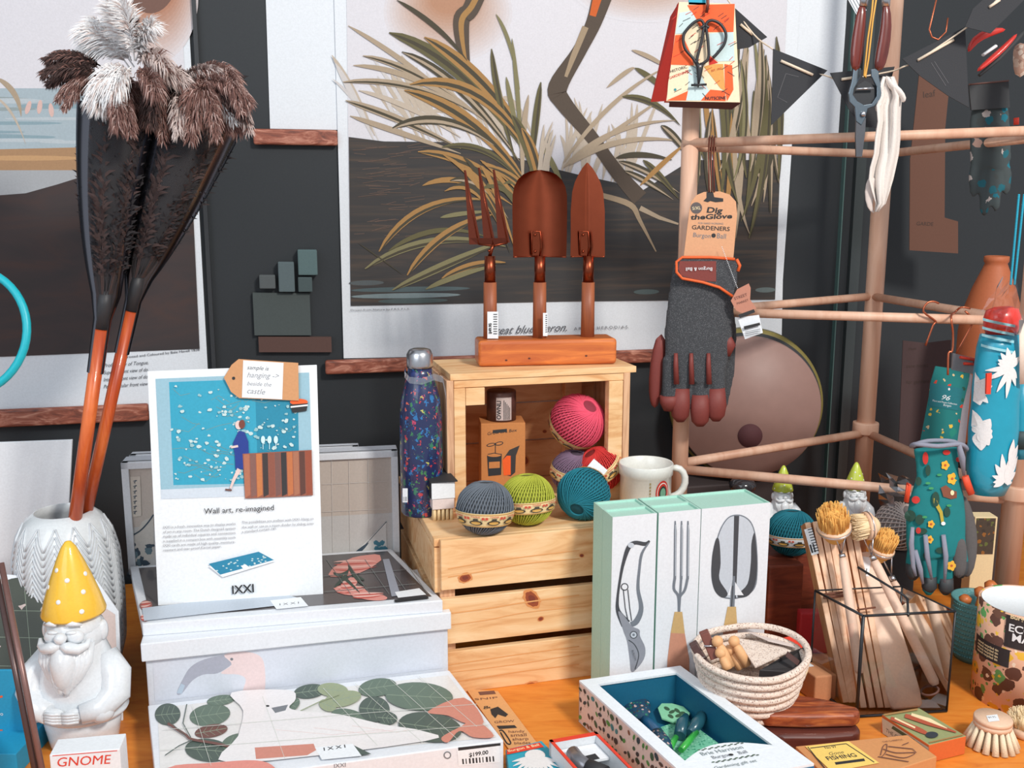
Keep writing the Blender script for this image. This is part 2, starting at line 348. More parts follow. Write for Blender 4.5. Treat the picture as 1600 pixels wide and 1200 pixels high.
BL = [((544, 40), (640, 95), (735, 180), 8, tan), ((567, 87), (650, 100), (760, 190), 10, tan), ((552, 102), (650, 105), (760, 190), 9, tan),
 ((536, 128), (640, 118), (740, 175), 10, tan), ((540, 157), (620, 180), (720, 232), 12, tan), ((547, 181), (620, 205), (720, 240), 9, tan), ((560, 141), (640, 160), (720, 215), 8, tan2),
 ((608, 51), (720, 85), (815, 230), 20, olive), ((628, 81), (720, 115), (810, 250), 14, dol), ((663, 58), (760, 110), (835, 240), 20, gold), ((620, 0), (690, 40), (730, 95), 8, dol),
 ((775, 22), (800, 60), (812, 140), 6, grn), ((768, 76), (775, 150), (805, 250), 10, olive), ((791, 120), (800, 170), (815, 240), 8, grn),
 ((640, 132), (760, 105), (840, 260), 18, gold), ((632, 141), (750, 170), (830, 300), 20, gold), ((613, 200), (690, 165), (770, 225), 14, dol), ((690, 230), (760, 215), (810, 280), 10, olive),
 ((653, 237), (745, 240), (830, 330), 14, gold), ((660, 290), (720, 262), (800, 320), 9, gold),
 ((592, 393), (650, 300), (760, 312), 12, gold), ((570, 420), (670, 352), (790, 385), 12, grn), ((607, 392), (680, 340), (760, 370), 8, olive), ((636, 430), (690, 350), (770, 335), 13, gold),
 ((613, 453), (710, 405), (790, 375), 13, grn), ((665, 452), (720, 425), (775, 415), 9, grn), ((690, 435), (740, 405), (790, 410), 10, gold), ((688, 340), (720, 332), (770, 330), 7, grn),
 ((560, 380), (590, 400), (630, 430), 2, dol), ((800, 60), (812, 160), (815, 260), 7, grn), ((845, 128), (835, 200), (828, 280), 11, olive), ((826, 148), (812, 220), (818, 290), 9, tan),
 ((848, 230), (868, 260), (882, 300), 9, grn), ((800, 180), (828, 220), (840, 300), 16, olive), ((815, 200), (842, 240), (846, 320), 14, gold),
 ((987, 78), (1020, 88), (1048, 110), 7, tan), ((948, 137), (985, 105), (992, 106), 7, tan), ((992, 106), (1020, 120), (1060, 160), 9, olive), ((880, 255), (950, 150), (1040, 105), 7, tan),
 ((880, 262), (960, 205), (1040, 150), 7, tan), ((972, 151), (1020, 148), (1062, 195), 10, olive), ((880, 262), (950, 190), (1055, 188), 8, tan), ((890, 258), (960, 205), (1060, 220), 9, tan),
 ((962, 247), (1000, 235), (1050, 250), 9, dol), ((967, 252), (1010, 262), (1060, 300), 10, dol), ((976, 267), (1010, 280), (1050, 310), 10, dol), ((1033, 196), (1055, 210), (1080, 250), 12, dol), ((1005, 250), (1030, 270), (1060, 310), 10, olive), ((1000, 290), (1040, 250), (1070, 225), 8, gold)]
for i in range(8): BL.append(((850+R.uniform(0, 20), 190+i*4), (840+i*3, 250), (838+i*2, 300), 5, tan2))
for i in range(34):   # dense blades right of the rack post
    x = R.uniform(1085, 1222); y0 = R.uniform(40, 190); BL.append(((x, y0), (x+R.uniform(-22, 22), y0+110), (min(1216, max(1080, x+R.uniform(-30, 45)-15)), min(y0+R.uniform(170, 230), 372)), R.uniform(6, 12), R.choice([olive, dol, tan, gold, olive, grn, tan])))
for i in range(14):
    x = R.uniform(760, 850); BL.append(((x-R.uniform(30, 90), R.uniform(240, 300)), (x-20, 270), (x+20, R.uniform(330, 400)), R.uniform(6, 12), R.choice([olive, gold, dol])))
for b in BL:
    WP.blade(m, *b)
    if b[3] > 9: WP.blade(m, (b[0][0]+1, b[0][1]+1), (b[1][0]+2, b[1][1]+3), (b[2][0]+2, b[2][1]+2), b[3]*.35, dol if b[4] is not dol else tan)
m.obj('grass_print', t)
m = MB(); ink = mat('ink_caption', (88, 90, 96), .8)
WP.text(m, 'Drawn from Nature by F.R.S. F.L.S.', (548, 486), (640, 484), ink, h=3)
WP.text(m, 'Great blue Heron.', (762, 523), (886, 517), ink, h=13, italic=.5); WP.text(m, 'A R D E A  H E R O D I A S.', (897, 516), (982, 513), ink, h=5)
m.obj('caption_lettering', t)
batten('brown wooden batten along the foot of the marsh grass poster', 508, 573, 1040, 551, 22, .012)
# --- white sheets beside it
t = MB(); t.prism([WP.at(x, y, .003) for x, y in [(414, -40), (530, -40), (530, 203), (422, 201)]], -WN*.0012, PAPER)
tag(t.obj('blank_poster'), 'plain pale blue-white sheet left of the grass poster, above a short batten', 'poster')
batten('short brown wooden batten under the plain pale sheet', 396, 214, 527, 214, 24, .004)
t = MB(); t.prism([WP.at(x, y, .003) for x, y in [(1232, -40), (1325, -40), (1322, 30), (1310, 210), (1228, 214), (1221, 544), (1205, 544)]], -WN*.0012, PAPER)
tag(t.obj('blank_poster'), 'plain white sheet peeking out right of the grass poster behind the bunting', 'poster')
# --- left seascape poster
t = thing('seaside_poster', 'poster of a hazy shore and dark dune at the left edge behind the feather dusters', 'poster', WP.at(150, 600, .004)); WP.k = 0
paper(t, [(-120, -40), (291, -40), (328, 640), (-120, 650)], PAPER, .004)
WP.k = 408; m = MB()
WP.poly(m, [(-110, -40), (280, -40), (312, 545), (-110, 562)], pale)
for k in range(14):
    f_ = k/13; c = [214+(168-214)*f_, 206+(112-206)*f_, 208+(84-208)*f_]; WP.blob(m, 240, -5-3*k, 70-2.6*k, 105-4*k, mat('ink_glow_left_%d' % k, c, .8), n=40)  # brown lamp glow painted into the print as graded rings
WP.blob(m, 235, -45, 44, 66, mat('ink_glow_left_core', (116, 86, 76), .8), n=40)  # dark middle of the same painted glow
WP.poly(m, [(-110, 138), (290, 138), (295, 235), (-110, 238)], mat('ink_sea_a', (165, 180, 188), .8))
for i in range(14): WP.blob(m, R.uniform(-40, 130), R.uniform(150, 228), R.uniform(40, 90), R.uniform(2, 5), mat('ink_sea_%d' % (i % 3), [(136, 160, 170), (182, 192, 198), (146, 158, 160)][i % 3], .8))
WP.poly(m, [(-110, 236), (296, 226), (298, 272), (-110, 268)], mat('ink_sand', (168, 132, 98), .8))
WP.blob(m, 40, 247, 90, 4, mat('ink_sand2', (192, 152, 110), .8))
WP.poly(m, [(-110, 266), (298, 266), (300, 310), (-110, 306)], mat('ink_shallows', (165, 168, 172), .8))
WP.poly(m, [(-110, 306), (0, 305), (40, 302), (90, 288), (160, 266), (298, 250), (312, 545), (-110, 562)], wood('ink_dune', (62, 52, 52), (54, 49, 50), .8, (6, 2, 20), c3=(72, 54, 50), bump=0))
for x, y in ((44, 168), (62, 167), (80, 172)): WP.blob(m, x, y, 4, 11, mat('ink_bird', (214, 180, 172), .8), a=R.uniform(-30, 30))
WP.blade(m, (-5, 122), (30, 140), (33, 182), 9, tan); WP.blade(m, (-10, 150), (20, 165), (40, 225), 4, tan2)
m.obj('shore_print', t)
m = MB(); WP.text(m, 'Printed and Coloured by Bale Havell 1838', (196, 560), (312, 548), ink, h=4)
for i, s_ in enumerate(('Profile view of Tongue.', 'Superior front view of do.', 'Interior front view of do.', 'Perpendicular front view')): WP.text(m, s_, (162, 574+i*11), (232, 569+i*11), ink, h=6, italic=.4)
m.obj('caption_lettering', t)
batten('brown wooden batten along the foot of the shore poster at left', -60, 655, 233, 639, 28, .01)
# --- dim boxes on a shelf seen in the dark
dm = lambda n, c: mat('dim_'+n, c, .9)
ty = WP.at(450, 460, .0)
t = thing('storage_shelf', 'dim brown shelf with grey front in the darkness between the posters', 'shelf', WP.at(445, 550, .0))
m = MB(); a = WP.at(405, 549, .001); b = WP.at(518, 549, .001); k = mpp(a); m.bx(a, b-a, Z*24*k, WN*.012, dm('shelf_brown', (92, 68, 62))).obj('shelf_board', t)
m = MB(); a = WP.at(398, 523, .001); b = WP.at(486, 523, .001); m.bx(a, b-a, Z*66*k, WN*.010, dm('shelf_grey', (76, 84, 84))).obj('shelf_back', t)
for x0, y0, x1, y1, c, lb in ((406, 429, 431, 450, (88, 94, 96), 'small dim grey box at the left end of the dark shelf'), (436, 409, 461, 455, (92, 106, 110), 'tall dim grey-blue box in the middle of the dark shelf'), (466, 390, 496, 429, (90, 112, 114), 'square dim teal-grey box highest up above the dark shelf'), (466, 432, 488, 455, (74, 88, 90), 'dark grey box directly under the square teal-grey box')):
    m = MB(); a = WP.at(x0, y1, .001); b = WP.at(x1, y1, .001); m.bx(a, b-a, Z*(y1-y0)*k, WN*.022, dm(lb[:14]+str(x0), c)); tag(m.obj('storage_box', None, bevel=.002), lb, 'box', 'dim boxes on the dark shelf')
# --- white board lower left
m = MB(); p = Pl(PY(50, 700, 1.58), V((.22, -1, .05)).normalized())
m.prism([p.at(x, y) for x, y in ((-80, 694), (113, 687), (99, 960), (-80, 960))], -p.n*.006, PAPER)
tag(m.obj('white_board', None, bevel=.001), 'plain white panel leaning behind the white vase at left', 'panel')
# ================================================================ wooden dowel rack
RW = wood('rack_wood', (216, 172, 146), (204, 154, 128), .5, (30, 30, 4), c3=(224, 184, 160), bump=.05)
LY, BY, RY = 1.62, 1.87, 1.46
LX = PY(1063, 700, LY).x; BX = PY(1357, 600, BY).x; RX = PY(1583, 800, RY).x
t = thing('display_rack', 'three-sided pale wooden dowel rack hung with gloves and garden tools', 'rack', (BX, LY, 0))
for X, Y, r, ztop in ((LX, LY, .0140, .95), (BX, BY, .0170, 1.25), (RX, RY, .0175, 1.25)):
    m = MB(); m.cyl((X, Y, 0), (X, Y, ztop), r, RW, 24); m.obj('post', t)
for X, Y, y, x in ((BX, BY, 668, 1353), (RX, RY, 768, 1583)):
    zc = PY(x, y, Y).z; m = MB(); m.cyl((X, Y, zc-.012), (X, Y, zc+.012), .025, RW, 28); m.obj('collar', t, bevel=.003)
def rod(ax, ay, Ya, bx_, by_, Yb, r=.0075):
    m = MB(); m.cyl(PY(ax, ay, Ya), PY(bx_, by_, Yb), r, RW, 14); m.obj('dowel', t)
rod(1068, 224, LY-.004, 1650, 203, RY); rod(1068, 229, LY+.005, 1378, 241, BY); rod(1378, 241, BY, 1645, 212, RY)
rod(1066, 486, LY-.004, 1600, 502, RY); rod(1066, 489, LY+.005, 1362, 463, BY); rod(1362, 463, BY, 1600, 502, RY+.004)
rod(1062, 733, LY-.004, 1583, 781, RY, .008); rod(1062, 724, LY+.005, 1354, 676, BY, .008); rod(1354, 676, BY, 1583, 776, RY+.004, .008)
# ---------------------------------------------------------------- feather dusters
def plume(mb, path, w, m_, m2, nb=240, bl=1., seed=0, thin=.0007, fan=1.0):
    """one soft ostrich plume: a fine quill with drooping barbs on both sides"""
    pts = bez(*path, 24); rr = random.Random(seed)
    mb.tube(pts, [.0012-.0009*i/24 for i in range(25)], m_, 4, False)
    for i in range(nb):
        t = .12+.88*(i+rr.random())/nb; q = t*24; k = min(int(q), 23); p = pts[k].lerp(pts[k+1], q-k); tg = (pts[k+1]-pts[k]).normalized()
        side = V((rr.uniform(-1, 1), rr.uniform(-1, .5), rr.uniform(-1, 1))); side = (side-tg*side.dot(tg)).normalized()
        L = w*(.45+.55*math.sin(PI*min(1, t*.9)))*rr.uniform(.7, 1.25)*bl
        d = (side*fan+tg*rr.uniform(.5, 1.1)).normalized(); e = p+d*L*.55; f_ = e+(d*.5+tg*.35+V((0, 0, -.55))).normalized()*L*.5
        u = d.cross(V((0, -1, .2))).normalized()*thin
        mb.add([p-u, p+u, e+u, e-u, f_], [(0, 1, 2, 3), (3, 2, 4)], m_ if rr.random() < .8 else m2)
fw = mat('feather_white', (250, 247, 248), .9); fw2 = mat('feather_cream', (214, 196, 190), .9)
fb = mat('feather_brown', (128, 92, 84), .9); fb2 = mat('feather_tip_pale', (190, 160, 152), .9); fd = mat('feather_dark', (72, 54, 51), .9); fk = mat('feather_black', (50, 46, 48), .95)
HW = wood('handle_wood', (205, 88, 38), (175, 62, 28), .35, (30, 30, 3), c3=(232, 120, 60), coat=.3)
FE = mat('black_ferrule', (50, 50, 53), .5)
sleeve = clear('clear_sleeve', (120, 120, 128), .0, .22)
def duster(lb, bot, top, hr, tip, plumes, cone, seed, DY):
    b, tp = PY(*bot), PY(*top); t = thing('feather_duster', lb, 'duster', b)
    m = MB(); m.cyl(b, tp, hr, HW, 20); m.obj('handle', t)
    ax = (tp-b).normalized(); tipp = PY(*tip)
    m = MB(); m.tube([tp-ax*.005, tp+ax*.03, tp+ax*.05], [hr*1.12, hr*1.05, hr*.9], FE, 18); m.obj('ferrule', t)
    m = MB(); base = tp+ax*.045; s0 = bez(base, base.lerp(tipp, .5)+V(cone[3]), tipp, 12)
    for i in range(70):        # dark closed feathers standing in the clear sleeve
        rr = random.Random(seed+i); a = rr.uniform(0, 2*PI); q = rr.random()**.5
        end = tipp+V((math.cos(a)*cone[0]*q, math.sin(a)*cone[1]*q, rr.uniform(-.02, .03)))
        st = base+V((math.cos(a)*.008, math.sin(a)*.008, 0)); plume(m, (st, st.lerp(end, .4)+V((math.cos(a)*cone[0]*.35, math.sin(a)*cone[1]*.35, 0)), end), cone[2], fk if rr.random() < .85 else fd, fd, 60, seed=seed+i, thin=.0022, fan=.7)
    core = []
    for i, p in enumerate(s0): core.append((.006+(cone[0]*.72)*(i/12)**.8))
    m.tube(s0, core, mat('feather_core', (46, 44, 46), .95), 16)
    m.obj('sleeved_feathers', t, kind='stuff')
    m = MB()
    for i, (x0, y0, cx, cy, x1, y1, w, kind) in enumerate(plumes):
        rr = random.Random(seed*7+i); Y0 = tipp.y+rr.uniform(-.05, .0)
        Y1 = Y0-rr.uniform(.0, .05); a_, b_ = {'w': (fw, fw2), 'b': (fb, fb2), 'd': (fd, fb), 'c': (fw2, fb)}[kind]
        plume(m, (PY(x0, y0, Y0), PY(cx, cy, (Y0+Y1)/2-.02), PY(x1, y1, Y1)), w*mpp(tipp)*1.15, a_, b_, 420, seed=seed*100+i)
    m.obj('feather_head', t, kind='stuff', label='brown and white ostrich feathers')
    m = MB(); 
    for i in range(1): m.tube([tp-ax*.07, tp+ax*.01, base]+[p for p in s0[1:]], [hr*1.2, hr*1.3, .02]+[c*1.05+.012 for c in core[1:]], sleeve, 24, False)
    m.obj('clear_sleeve', t)
rr = random.Random(3)
P2 = []
for i in range(46):
    x = rr.uniform(190, 350); y = rr.uniform(110, 150); x1 = x+rr.uniform(-40, 45); y1 = rr.uniform(165, 224)-abs(x1-270)*.12
    P2.append((x, y, (x+x1)/2, y-10, x1, y1, rr.uniform(16, 26), rr.choice('bbbdbc')))
P2 += [(290, 120, 340, 90, 372, 128, 20, 'b'), (300, 130, 350, 110, 392, 165, 20, 'b'), (300, 140, 350, 130, 385, 190, 20, 'd'), (295, 135, 335, 140, 366, 192, 16, 'w'), (290, 130, 320, 135, 352, 190, 13, 'w'), (285, 120, 320, 100, 350, 118, 18, 'c')]
P1 = [(205, 110, 160, 40, 128, 55, 28, 'w'), (210, 105, 170, 45, 140, 40, 28, 'w'), (205, 110, 165, 100, 145, 165, 28, 'w'), (205, 110, 160, 120, 155, 172, 26, 'w'), (205, 95, 185, 40, 176, 8, 26, 'w'), (210, 95, 205, 40, 190, 2, 24, 'w'),
      (212, 95, 232, 40, 238, 40, 24, 'w'), (215, 100, 240, 70, 262, 108, 24, 'c'), (205, 105, 180, 120, 178, 160, 26, 'w'), (205, 90, 150, 60, 135, 80, 26, 'w'), (212, 80, 205, 40, 202, 22, 16, 'd'),
      (160, 112, 120, 75, 70, 95, 15, 'd'), (160, 118, 115, 95, 66, 118, 15, 'd'), (160, 120, 120, 105, 76, 132, 15, 'd'), (155, 120, 120, 115, 90, 158, 13, 'b'), (150, 130, 125, 130, 100, 170, 12, 'b'), (160, 105, 130, 85, 88, 85, 14, 'd'),
      (150, 115, 110, 100, 80, 108, 16, 'd'), (220, 110, 250, 100, 290, 130, 24, 'c'), (215, 110, 235, 110, 245, 150, 24, 'b'), (190, 140, 180, 150, 186, 200, 20, 'b'), (200, 140, 195, 160, 205, 210, 18, 'b'),(180, 130, 160, 130, 172, 175, 20, 'c')]
duster('left feather duster with dark red-brown handle and fluffy white plumes on top', (112, 850, 1.36), (159, 508, 1.36), .0095, (188, 175, 1.38), P1, (.050, .035, .018, (-.012, 0, 0)), 11, 0)
duster('right feather duster with lighter orange handle and drooping brown plumes', (124, 850, 1.39), (206, 480, 1.39), .0088, (318, 150, 1.42), P2, (.066, .045, .020, (.0, 0, -.01)), 12, 0)
# vase
t = thing('white_vase', 'white glazed vase with herringbone ribs holding two feather dusters', 'vase', (PZ(108, 1060, 0).x, 1.385, 0))
GL = mat('white_glaze', (222, 227, 230), .25, coat=.5); o = V(t.location); zr = PY(100, 800, 1.385).z
pr = [(.045, 0), (.062, .004), (.074, .05), (.0765, .12), (.074, .19), (.066, .225), (.054, .247), (.0415, zr+.002), (.039, zr+.002), (.050, .24), (.06, .2), (.06, .02), (0, .02)]
m = MB(); m.lathe(pr, o, GL, 64); m.obj('vase_body', t)
m = MB(); prof = lambda z: .0615+.015*math.sin(PI*min(1, (z+.03)/.26)) if z < .19 else .0745-(.0205*((z-.19)/.057)**1.7)
GS = mat('white_glaze_rib', (214, 219, 224), .3)
import bisect
zs = [q[1] for q in pr[:8]]; rs = [q[0] for q in pr[:8]]
def rv(z):
    k = max(1, min(7, bisect.bisect(zs, z))); return rs[k-1]+(rs[k]-rs[k-1])*(z-zs[k-1])/(zs[k]-zs[k-1])
NP = 14
for j in range(NP):
    for i in range(23):
        z0 = .006+i*.0100
        for sgn in (-1, 1):
            pts = []
            for k in range(4):
                q = k/3; z = z0+.030*q; w_ = 2*PI*(j+.5)/NP+sgn*PI/NP*(.92*q+.04)
                if z > .25: break
                r_ = rv(z)+.0006; pts.append(o+V((r_*math.cos(w_), r_*math.sin(w_), z)))
            if len(pts) == 4 and pts[1].y < o.y+.03: m.tube(pts, .0014, GS, 5)
m.obj('herringbone_relief', t)
# ================================================================ left: gnome, boxes of prints, card
# ---- white gnome with a yellow hat
def gnome(lb, base, H, hat, cat='gnome', group=None, rotz=0, small=False, bodymat=None):
    """base: point it stands on; H: full height; built at 1 m then scaled"""
    t = thing('garden_gnome', lb, cat, base, group); o = V(base); s = H; B = bodymat or mat('white_porcelain', (226, 230, 234), .2, coat=.6)
    M = Matrix.Rotation(rotz, 3, 'Z')
    P = lambda x, y, z: o + M @ (V((x, y, z))*s)
    m = MB(); S = lambda c, r: m.sph(P(*c), [q*s for q in r], B, M, 24, 14)
    m.lathe([(0, 0), (.15*s, 0), (.155*s, .02*s), (.17*s, .10*s), (.18*s, .17*s), (0, .18*s)], o, B, 40, sy=.8)
    m.lathe([(.02*s, .13*s), (.16*s, .14*s), (.205*s, .17*s), (.212*s, .185*s), (.19*s, .2*s), (.19*s, .26*s), (.18*s, .36*s), (.15*s, .46*s), (.12*s, .54*s), (.11*s, .60*s)], o, B, 44, sy=.8)
    S((0, 0, .56), (.135, .125, .12)); S((0, -.01, .60), (.125, .12, .08))
    for sg in (-1, 1):     # sleeves folded over the belly, hands meeting in front
        m.tube([P(sg*.13, .0, .45), P(sg*.185, -.03, .37), P(sg*.195, -.07, .29), P(sg*.15, -.125, .245), P(sg*.07, -.165, .235)], [.055*s, .07*s, .068*s, .056*s, .045*s], B, 14)
        S((sg*.045, -.175, .235), (.045, .032, .032))
        for f in range(4): m.tube([P(sg*(.075-.0*f), -.195, .255-.013*f), P(sg*.035, -.207, .257-.014*f), P(sg*.0, -.198, .253-.014*f)], .0085*s, B, 8)
        S((sg*.15, -.13, .232), (.058, .05, .052))
        S((sg*.048, -.112, .585), (.042, .028, .036)); S((sg*.128, 0, .57), (.022, .03, .05))
        S((sg*.042, -.128, .612), (.024, .012, .010))
        m.tube([P(sg*.022, -.128, .648), P(sg*.05, -.13, .655), P(sg*.085, -.11, .642)], [.008*s, .012*s, .006*s], B, 8)
        m.tube([P(0, -.15, .560), P(sg*.035, -.16, .555), P(sg*.075, -.145, .540), P(sg*.105, -.12, .550), P(sg*.112, -.105, .575)], [.014*s, .026*s, .024*s, .016*s, .007*s], B, 10)
        for k in range(5): m.tube([P(sg*(.105-k*.018), -.085-.012*k, .55), P(sg*(.10-k*.02), -.115-.01*k, .47-.01*k), P(sg*(.065-.013*k), -.135-.006*k, .40-.014*k), P(sg*.012, -.15, .345-.006*k)], [.02*s, .024*s, .018*s, .007*s], B, 8)
    S((0, -.148, .592), (.028, .026, .026)); S((0, -.138, .535), (.016, .012, .008))
    m.tube([P(0, -.1, .54), P(0, -.13, .46), P(0, -.15, .38), P(0, -.15, .335)], [.06*s, .068*s, .045*s, .012*s], B, 14)
    m.obj('gnome_body', t)
    m = MB(); m.lathe([(.0, .655*s), (.138*s, .655*s), (.14*s, .665*s), (.118*s, .74*s), (.088*s, .83*s), (.058*s, .91*s), (.032*s, .97*s), (.014*s, .995*s), (0, 1.0*s)], o, hat, 40)
    DOT = mat('dot_white', (238, 238, 236), .3)
    zr_ = [(.665, .14), (.74, .118), (.83, .088), (.91, .058), (.97, .032)]
    for z, a in ((.69, -1.2), (.70, .7), (.71, -2.1), (.75, -.1), (.80, -.9), (.78, .9), (.84, .25), (.88, -.5), (.76, -1.6), (.85, 1.3), (.69, .1-2.6)):
        for k in range(4):
            if zr_[k][0] <= z <= zr_[k+1][0]: r_ = zr_[k][1]+(zr_[k+1][1]-zr_[k][1])*(z-zr_[k][0])/(zr_[k+1][0]-zr_[k][0])
        a2 = a; c = P(r_*math.sin(a2), -r_*math.cos(a2), z); m.sph(c, (.0115*s, .0115*s, .0035*s), DOT, axisM(V((math.sin(a2), -math.cos(a2), .35))), 12, 6)
    m.obj('pointed_hat', t, label=None); return t
YH = mat('hat_yellow', (250, 196, 62), .35, coat=.5); GH = mat('hat_green', (190, 204, 70), .35, coat=.4)
gp = PZ(133, 1160, 0); gnome('large white porcelain garden gnome with a glossy yellow dotted hat', (gp.x, gp.y, 0), .283, YH)
# small box reading GNOME in front of it
t = thing('gnome_box', 'small white and red lettered box in front of the yellow-hatted gnome', 'box', PZ(135, 1235, 0))
a, b = PZ(77, 1180, .075), PZ(187, 1170, .075); f_ = (b-a).normalized(); n = V((f_.y, -f_.x, 0))
m = MB(); m.bx((a.x, a.y, 0), V((b.x-a.x, b.y-a.y, 0)), -n*.035, Z*.075, WHITE); m.obj('carton', t, bevel=.001)
pl = Pl(a, n); m = MB(); pl.text(m, 'GNOME', (90, 1198), (174, 1193), RED, italic=.15); pl.line(m, [(82, 1181), (183, 1173)], 1.2, RED); m.obj('printed_title', t)
# ---- stair of white boxes
def quadbox(t, top, thick, m_, name, bevel=.0015, side=None, label=None):
    """box from the four corners of its level top face, built downwards"""
    mb = MB(); mb.prism(top, (0, 0, -thick), m_, side); return mb.obj(name, t, bevel=bevel, label=label)
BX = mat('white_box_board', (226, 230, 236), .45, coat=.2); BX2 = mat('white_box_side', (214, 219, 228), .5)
# lower box with leaves (front)
zd = .045; D = [PZ(231, 1102, zd), PZ(702, 1047, zd), PZ(787, 1157, zd), PZ(243, 1203, zd)]
D[3] = D[2]+(D[0]-D[1])*1.0
t = thing('wall_art_box', 'white boxed print of green leaves and pink roots, lying lowest, with a $199.00 label', 'box', (D[0]+D[2])/2-Z*zd)
quadbox(t, D, .044, BX, 'box_lid')
pt = Pl(D[0], Z); m = MB(); ground = mat('print_cream', (226, 224, 222), .35, coat=.4)
pt.poly(m, [(246, 1106), (700, 1055), (776, 1152), (258, 1200), (252, 1240), (254, 1290)], ground)
pt.k = 68
LG = mat('leaf_green', (98, 116, 102), .5); LG2 = mat('leaf_dark_green', (78, 92, 84), .5); LG3 = mat('leaf_pale', (150, 160, 128), .5); PK = mat('root_pink', (205, 135, 118), .5); PKL = mat('rose_pink', (236, 190, 180), .5); VEIN = mat('leaf_vein', (140, 155, 135), .5); BRN = mat('stem_brown', (112, 74, 66), .5)
def leaf(p, mb, cx, cy, rx, ry, a, mm):
    p.blob(mb, cx, cy, rx, ry, mm, a, 28); a = math.radians(a)
    p.line(mb, [(cx-rx*.95*math.cos(a), cy-rx*.95*math.sin(a)), (cx+rx*.95*math.cos(a), cy+rx*.95*math.sin(a))], .8, VEIN)
    for q in (-.5, -.1, .3):
        bx_, by_ = cx+rx*q*math.cos(a), cy+rx*q*math.sin(a)
        for sg in (-1, 1): p.line(mb, [(bx_, by_), (bx_+rx*.3*math.cos(a)-sg*ry*.75*math.sin(a), by_+rx*.3*math.sin(a)+sg*ry*.75*math.cos(a))], .5, VEIN)
for q in ((262, 1116, 20, 17, -5, LG2), (328, 1117, 32, 17, -8, LG), (345, 1094, 22, 8, -8, LG), (330, 1142, 26, 10, -10, BRN), (325, 1172, 36, 18, 5, LG2), (372, 1160, 26, 14, -12, LG), (484, 1080, 25, 11, -8, LG2), (448, 1103, 22, 12, -25, LG),
          (520, 1078, 24, 11, 5, LG3), (535, 1092, 30, 12, -12, LG3), (512, 1102, 14, 9, 20, LG3), (590, 1074, 30, 14, -8, LG), (545, 1120, 28, 12, 12, LG), (585, 1108, 24, 20, 5, LG2), (605, 1122, 16, 10, 5, LG2), (655, 1088, 53, 22, 3, LG), (672, 1136, 50, 23, 8, LG2), (605, 1140, 22, 8, 20, LG)): leaf(pt, m, *q)
for q in (([(262, 1130), (290, 1148), (300, 1155), (340, 1162), (380, 1172)], 4, BRN), ([(292, 1100), (286, 1130), (298, 1152)], 1.5, LG2), ([(258, 1180), (280, 1165), (300, 1156)], 1.5, LG2), ([(270, 1132), (290, 1150)], 1, LG2), ([(450, 1120), (500, 1096), (530, 1085)], 1.5, LG3)): pt.line(m, *q)
pt.spoly(m, [(668, 1112), (725, 1090), (756, 1128), (728, 1130), (700, 1118)], PK); pt.spoly(m, [(722, 1134), (742, 1124), (772, 1150), (740, 1152), (718, 1142), (700, 1160), (690, 1152)], PK)
pt.spoly(m, [(362, 1082), (450, 1078), (462, 1092), (452, 1106), (480, 1112), (530, 1116), (600, 1132), (660, 1142), (664, 1158), (360, 1192), (372, 1150), (380, 1110)], mat('print_white', (232, 228, 228), .35, coat=.4))
pt.poly(m, [(424, 1106), (450, 1101), (446, 1110), (430, 1114)], GREY); pt.blob(m, 418, 1103, 3, 1.5, BLACK)
for k in range(3): pt.line(m, [(430+k*60, 1140-k*3), (520+k*50, 1148-k*2), (600+k*20, 1140)], .7, mat('print_blush', (228, 206, 204), .5))
pt.poly(m, [(398, 1168), (490, 1162), (494, 1172), (480, 1180), (400, 1186)], PK); pt.spoly(m, [(262, 1200), (330, 1192), (400, 1188), (430, 1200), (440, 1230), (262, 1240)], mat('rose_red', (222, 142, 130), .5))
pt.poly(m, [(550, 1163), (580, 1178), (562, 1180), (553, 1175)], LG2)
pt.poly(m, [(492, 1168), (551, 1162), (565, 1181), (503, 1187)], WHITE); pt.text(m, 'I X X I', (506, 1173), (540, 1168), BLACK, thick=.02)
for x0, y0, x1, y1 in ((300, 1100, 330, 1196), (410, 1088, 445, 1185), (555, 1068, 660, 1160), (610, 1062, 715, 1155), (655, 1057, 745, 1135), (255, 1140, 745, 1100), (250, 1172, 765, 1132), (505, 1075, 590, 1165)): pt.line(m, [(x0, y0), (x1, y1)], .7, mat('grid_line', (205, 208, 200), .5))
m.obj('leaf_print', t)
fn_ = (D[2]-D[3]).cross(Z).normalized(); pf = Pl(D[2], fn_); m = MB()
sticker(m, pf, (748, 1181), 66, 26, -5, 10); pf.poly(m, [(716, 1168), (782, 1161), (782, 1165), (716, 1173)], BLACK); pf.text(m, '$199.00', (733, 1183), (763, 1178), BLACK, thick=.03)
pf.blob(m, 699, 1180, 6, 6, GREY); pf.blob(m, 699, 1180, 4, 4, BX); pf.text(m, 'IXXI', (522, 1200), (540, 1198), GREY); m.obj('price_sticker', t)
# box standing on edge behind it, pale pink bird head print on its face
zt = .150; C = [PZ(228, 985, zt), PZ(706, 950, zt)]
cdir = (V((D[1].x, D[1].y, 0))-V((D[0].x, D[0].y, 0))).normalized(); cn = V((cdir.y, -cdir.x, 0))
c0 = V((D[0].x, D[0].y, 0))-cn*.004; c1 = V((D[1].x, D[1].y, 0))-cn*.004; zt = PY(706, 958, c1.y).z
t = thing('wall_art_box', 'white lidded box with a faint grey and pink print, behind the leaf box', 'box', (c0+c1)/2)
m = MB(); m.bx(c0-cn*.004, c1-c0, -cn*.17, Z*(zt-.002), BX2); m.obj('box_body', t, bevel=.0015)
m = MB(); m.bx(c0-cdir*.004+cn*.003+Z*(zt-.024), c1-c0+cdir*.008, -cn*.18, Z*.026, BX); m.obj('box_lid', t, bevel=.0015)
pc = Pl(c0-cn*.004, cn); m = MB()
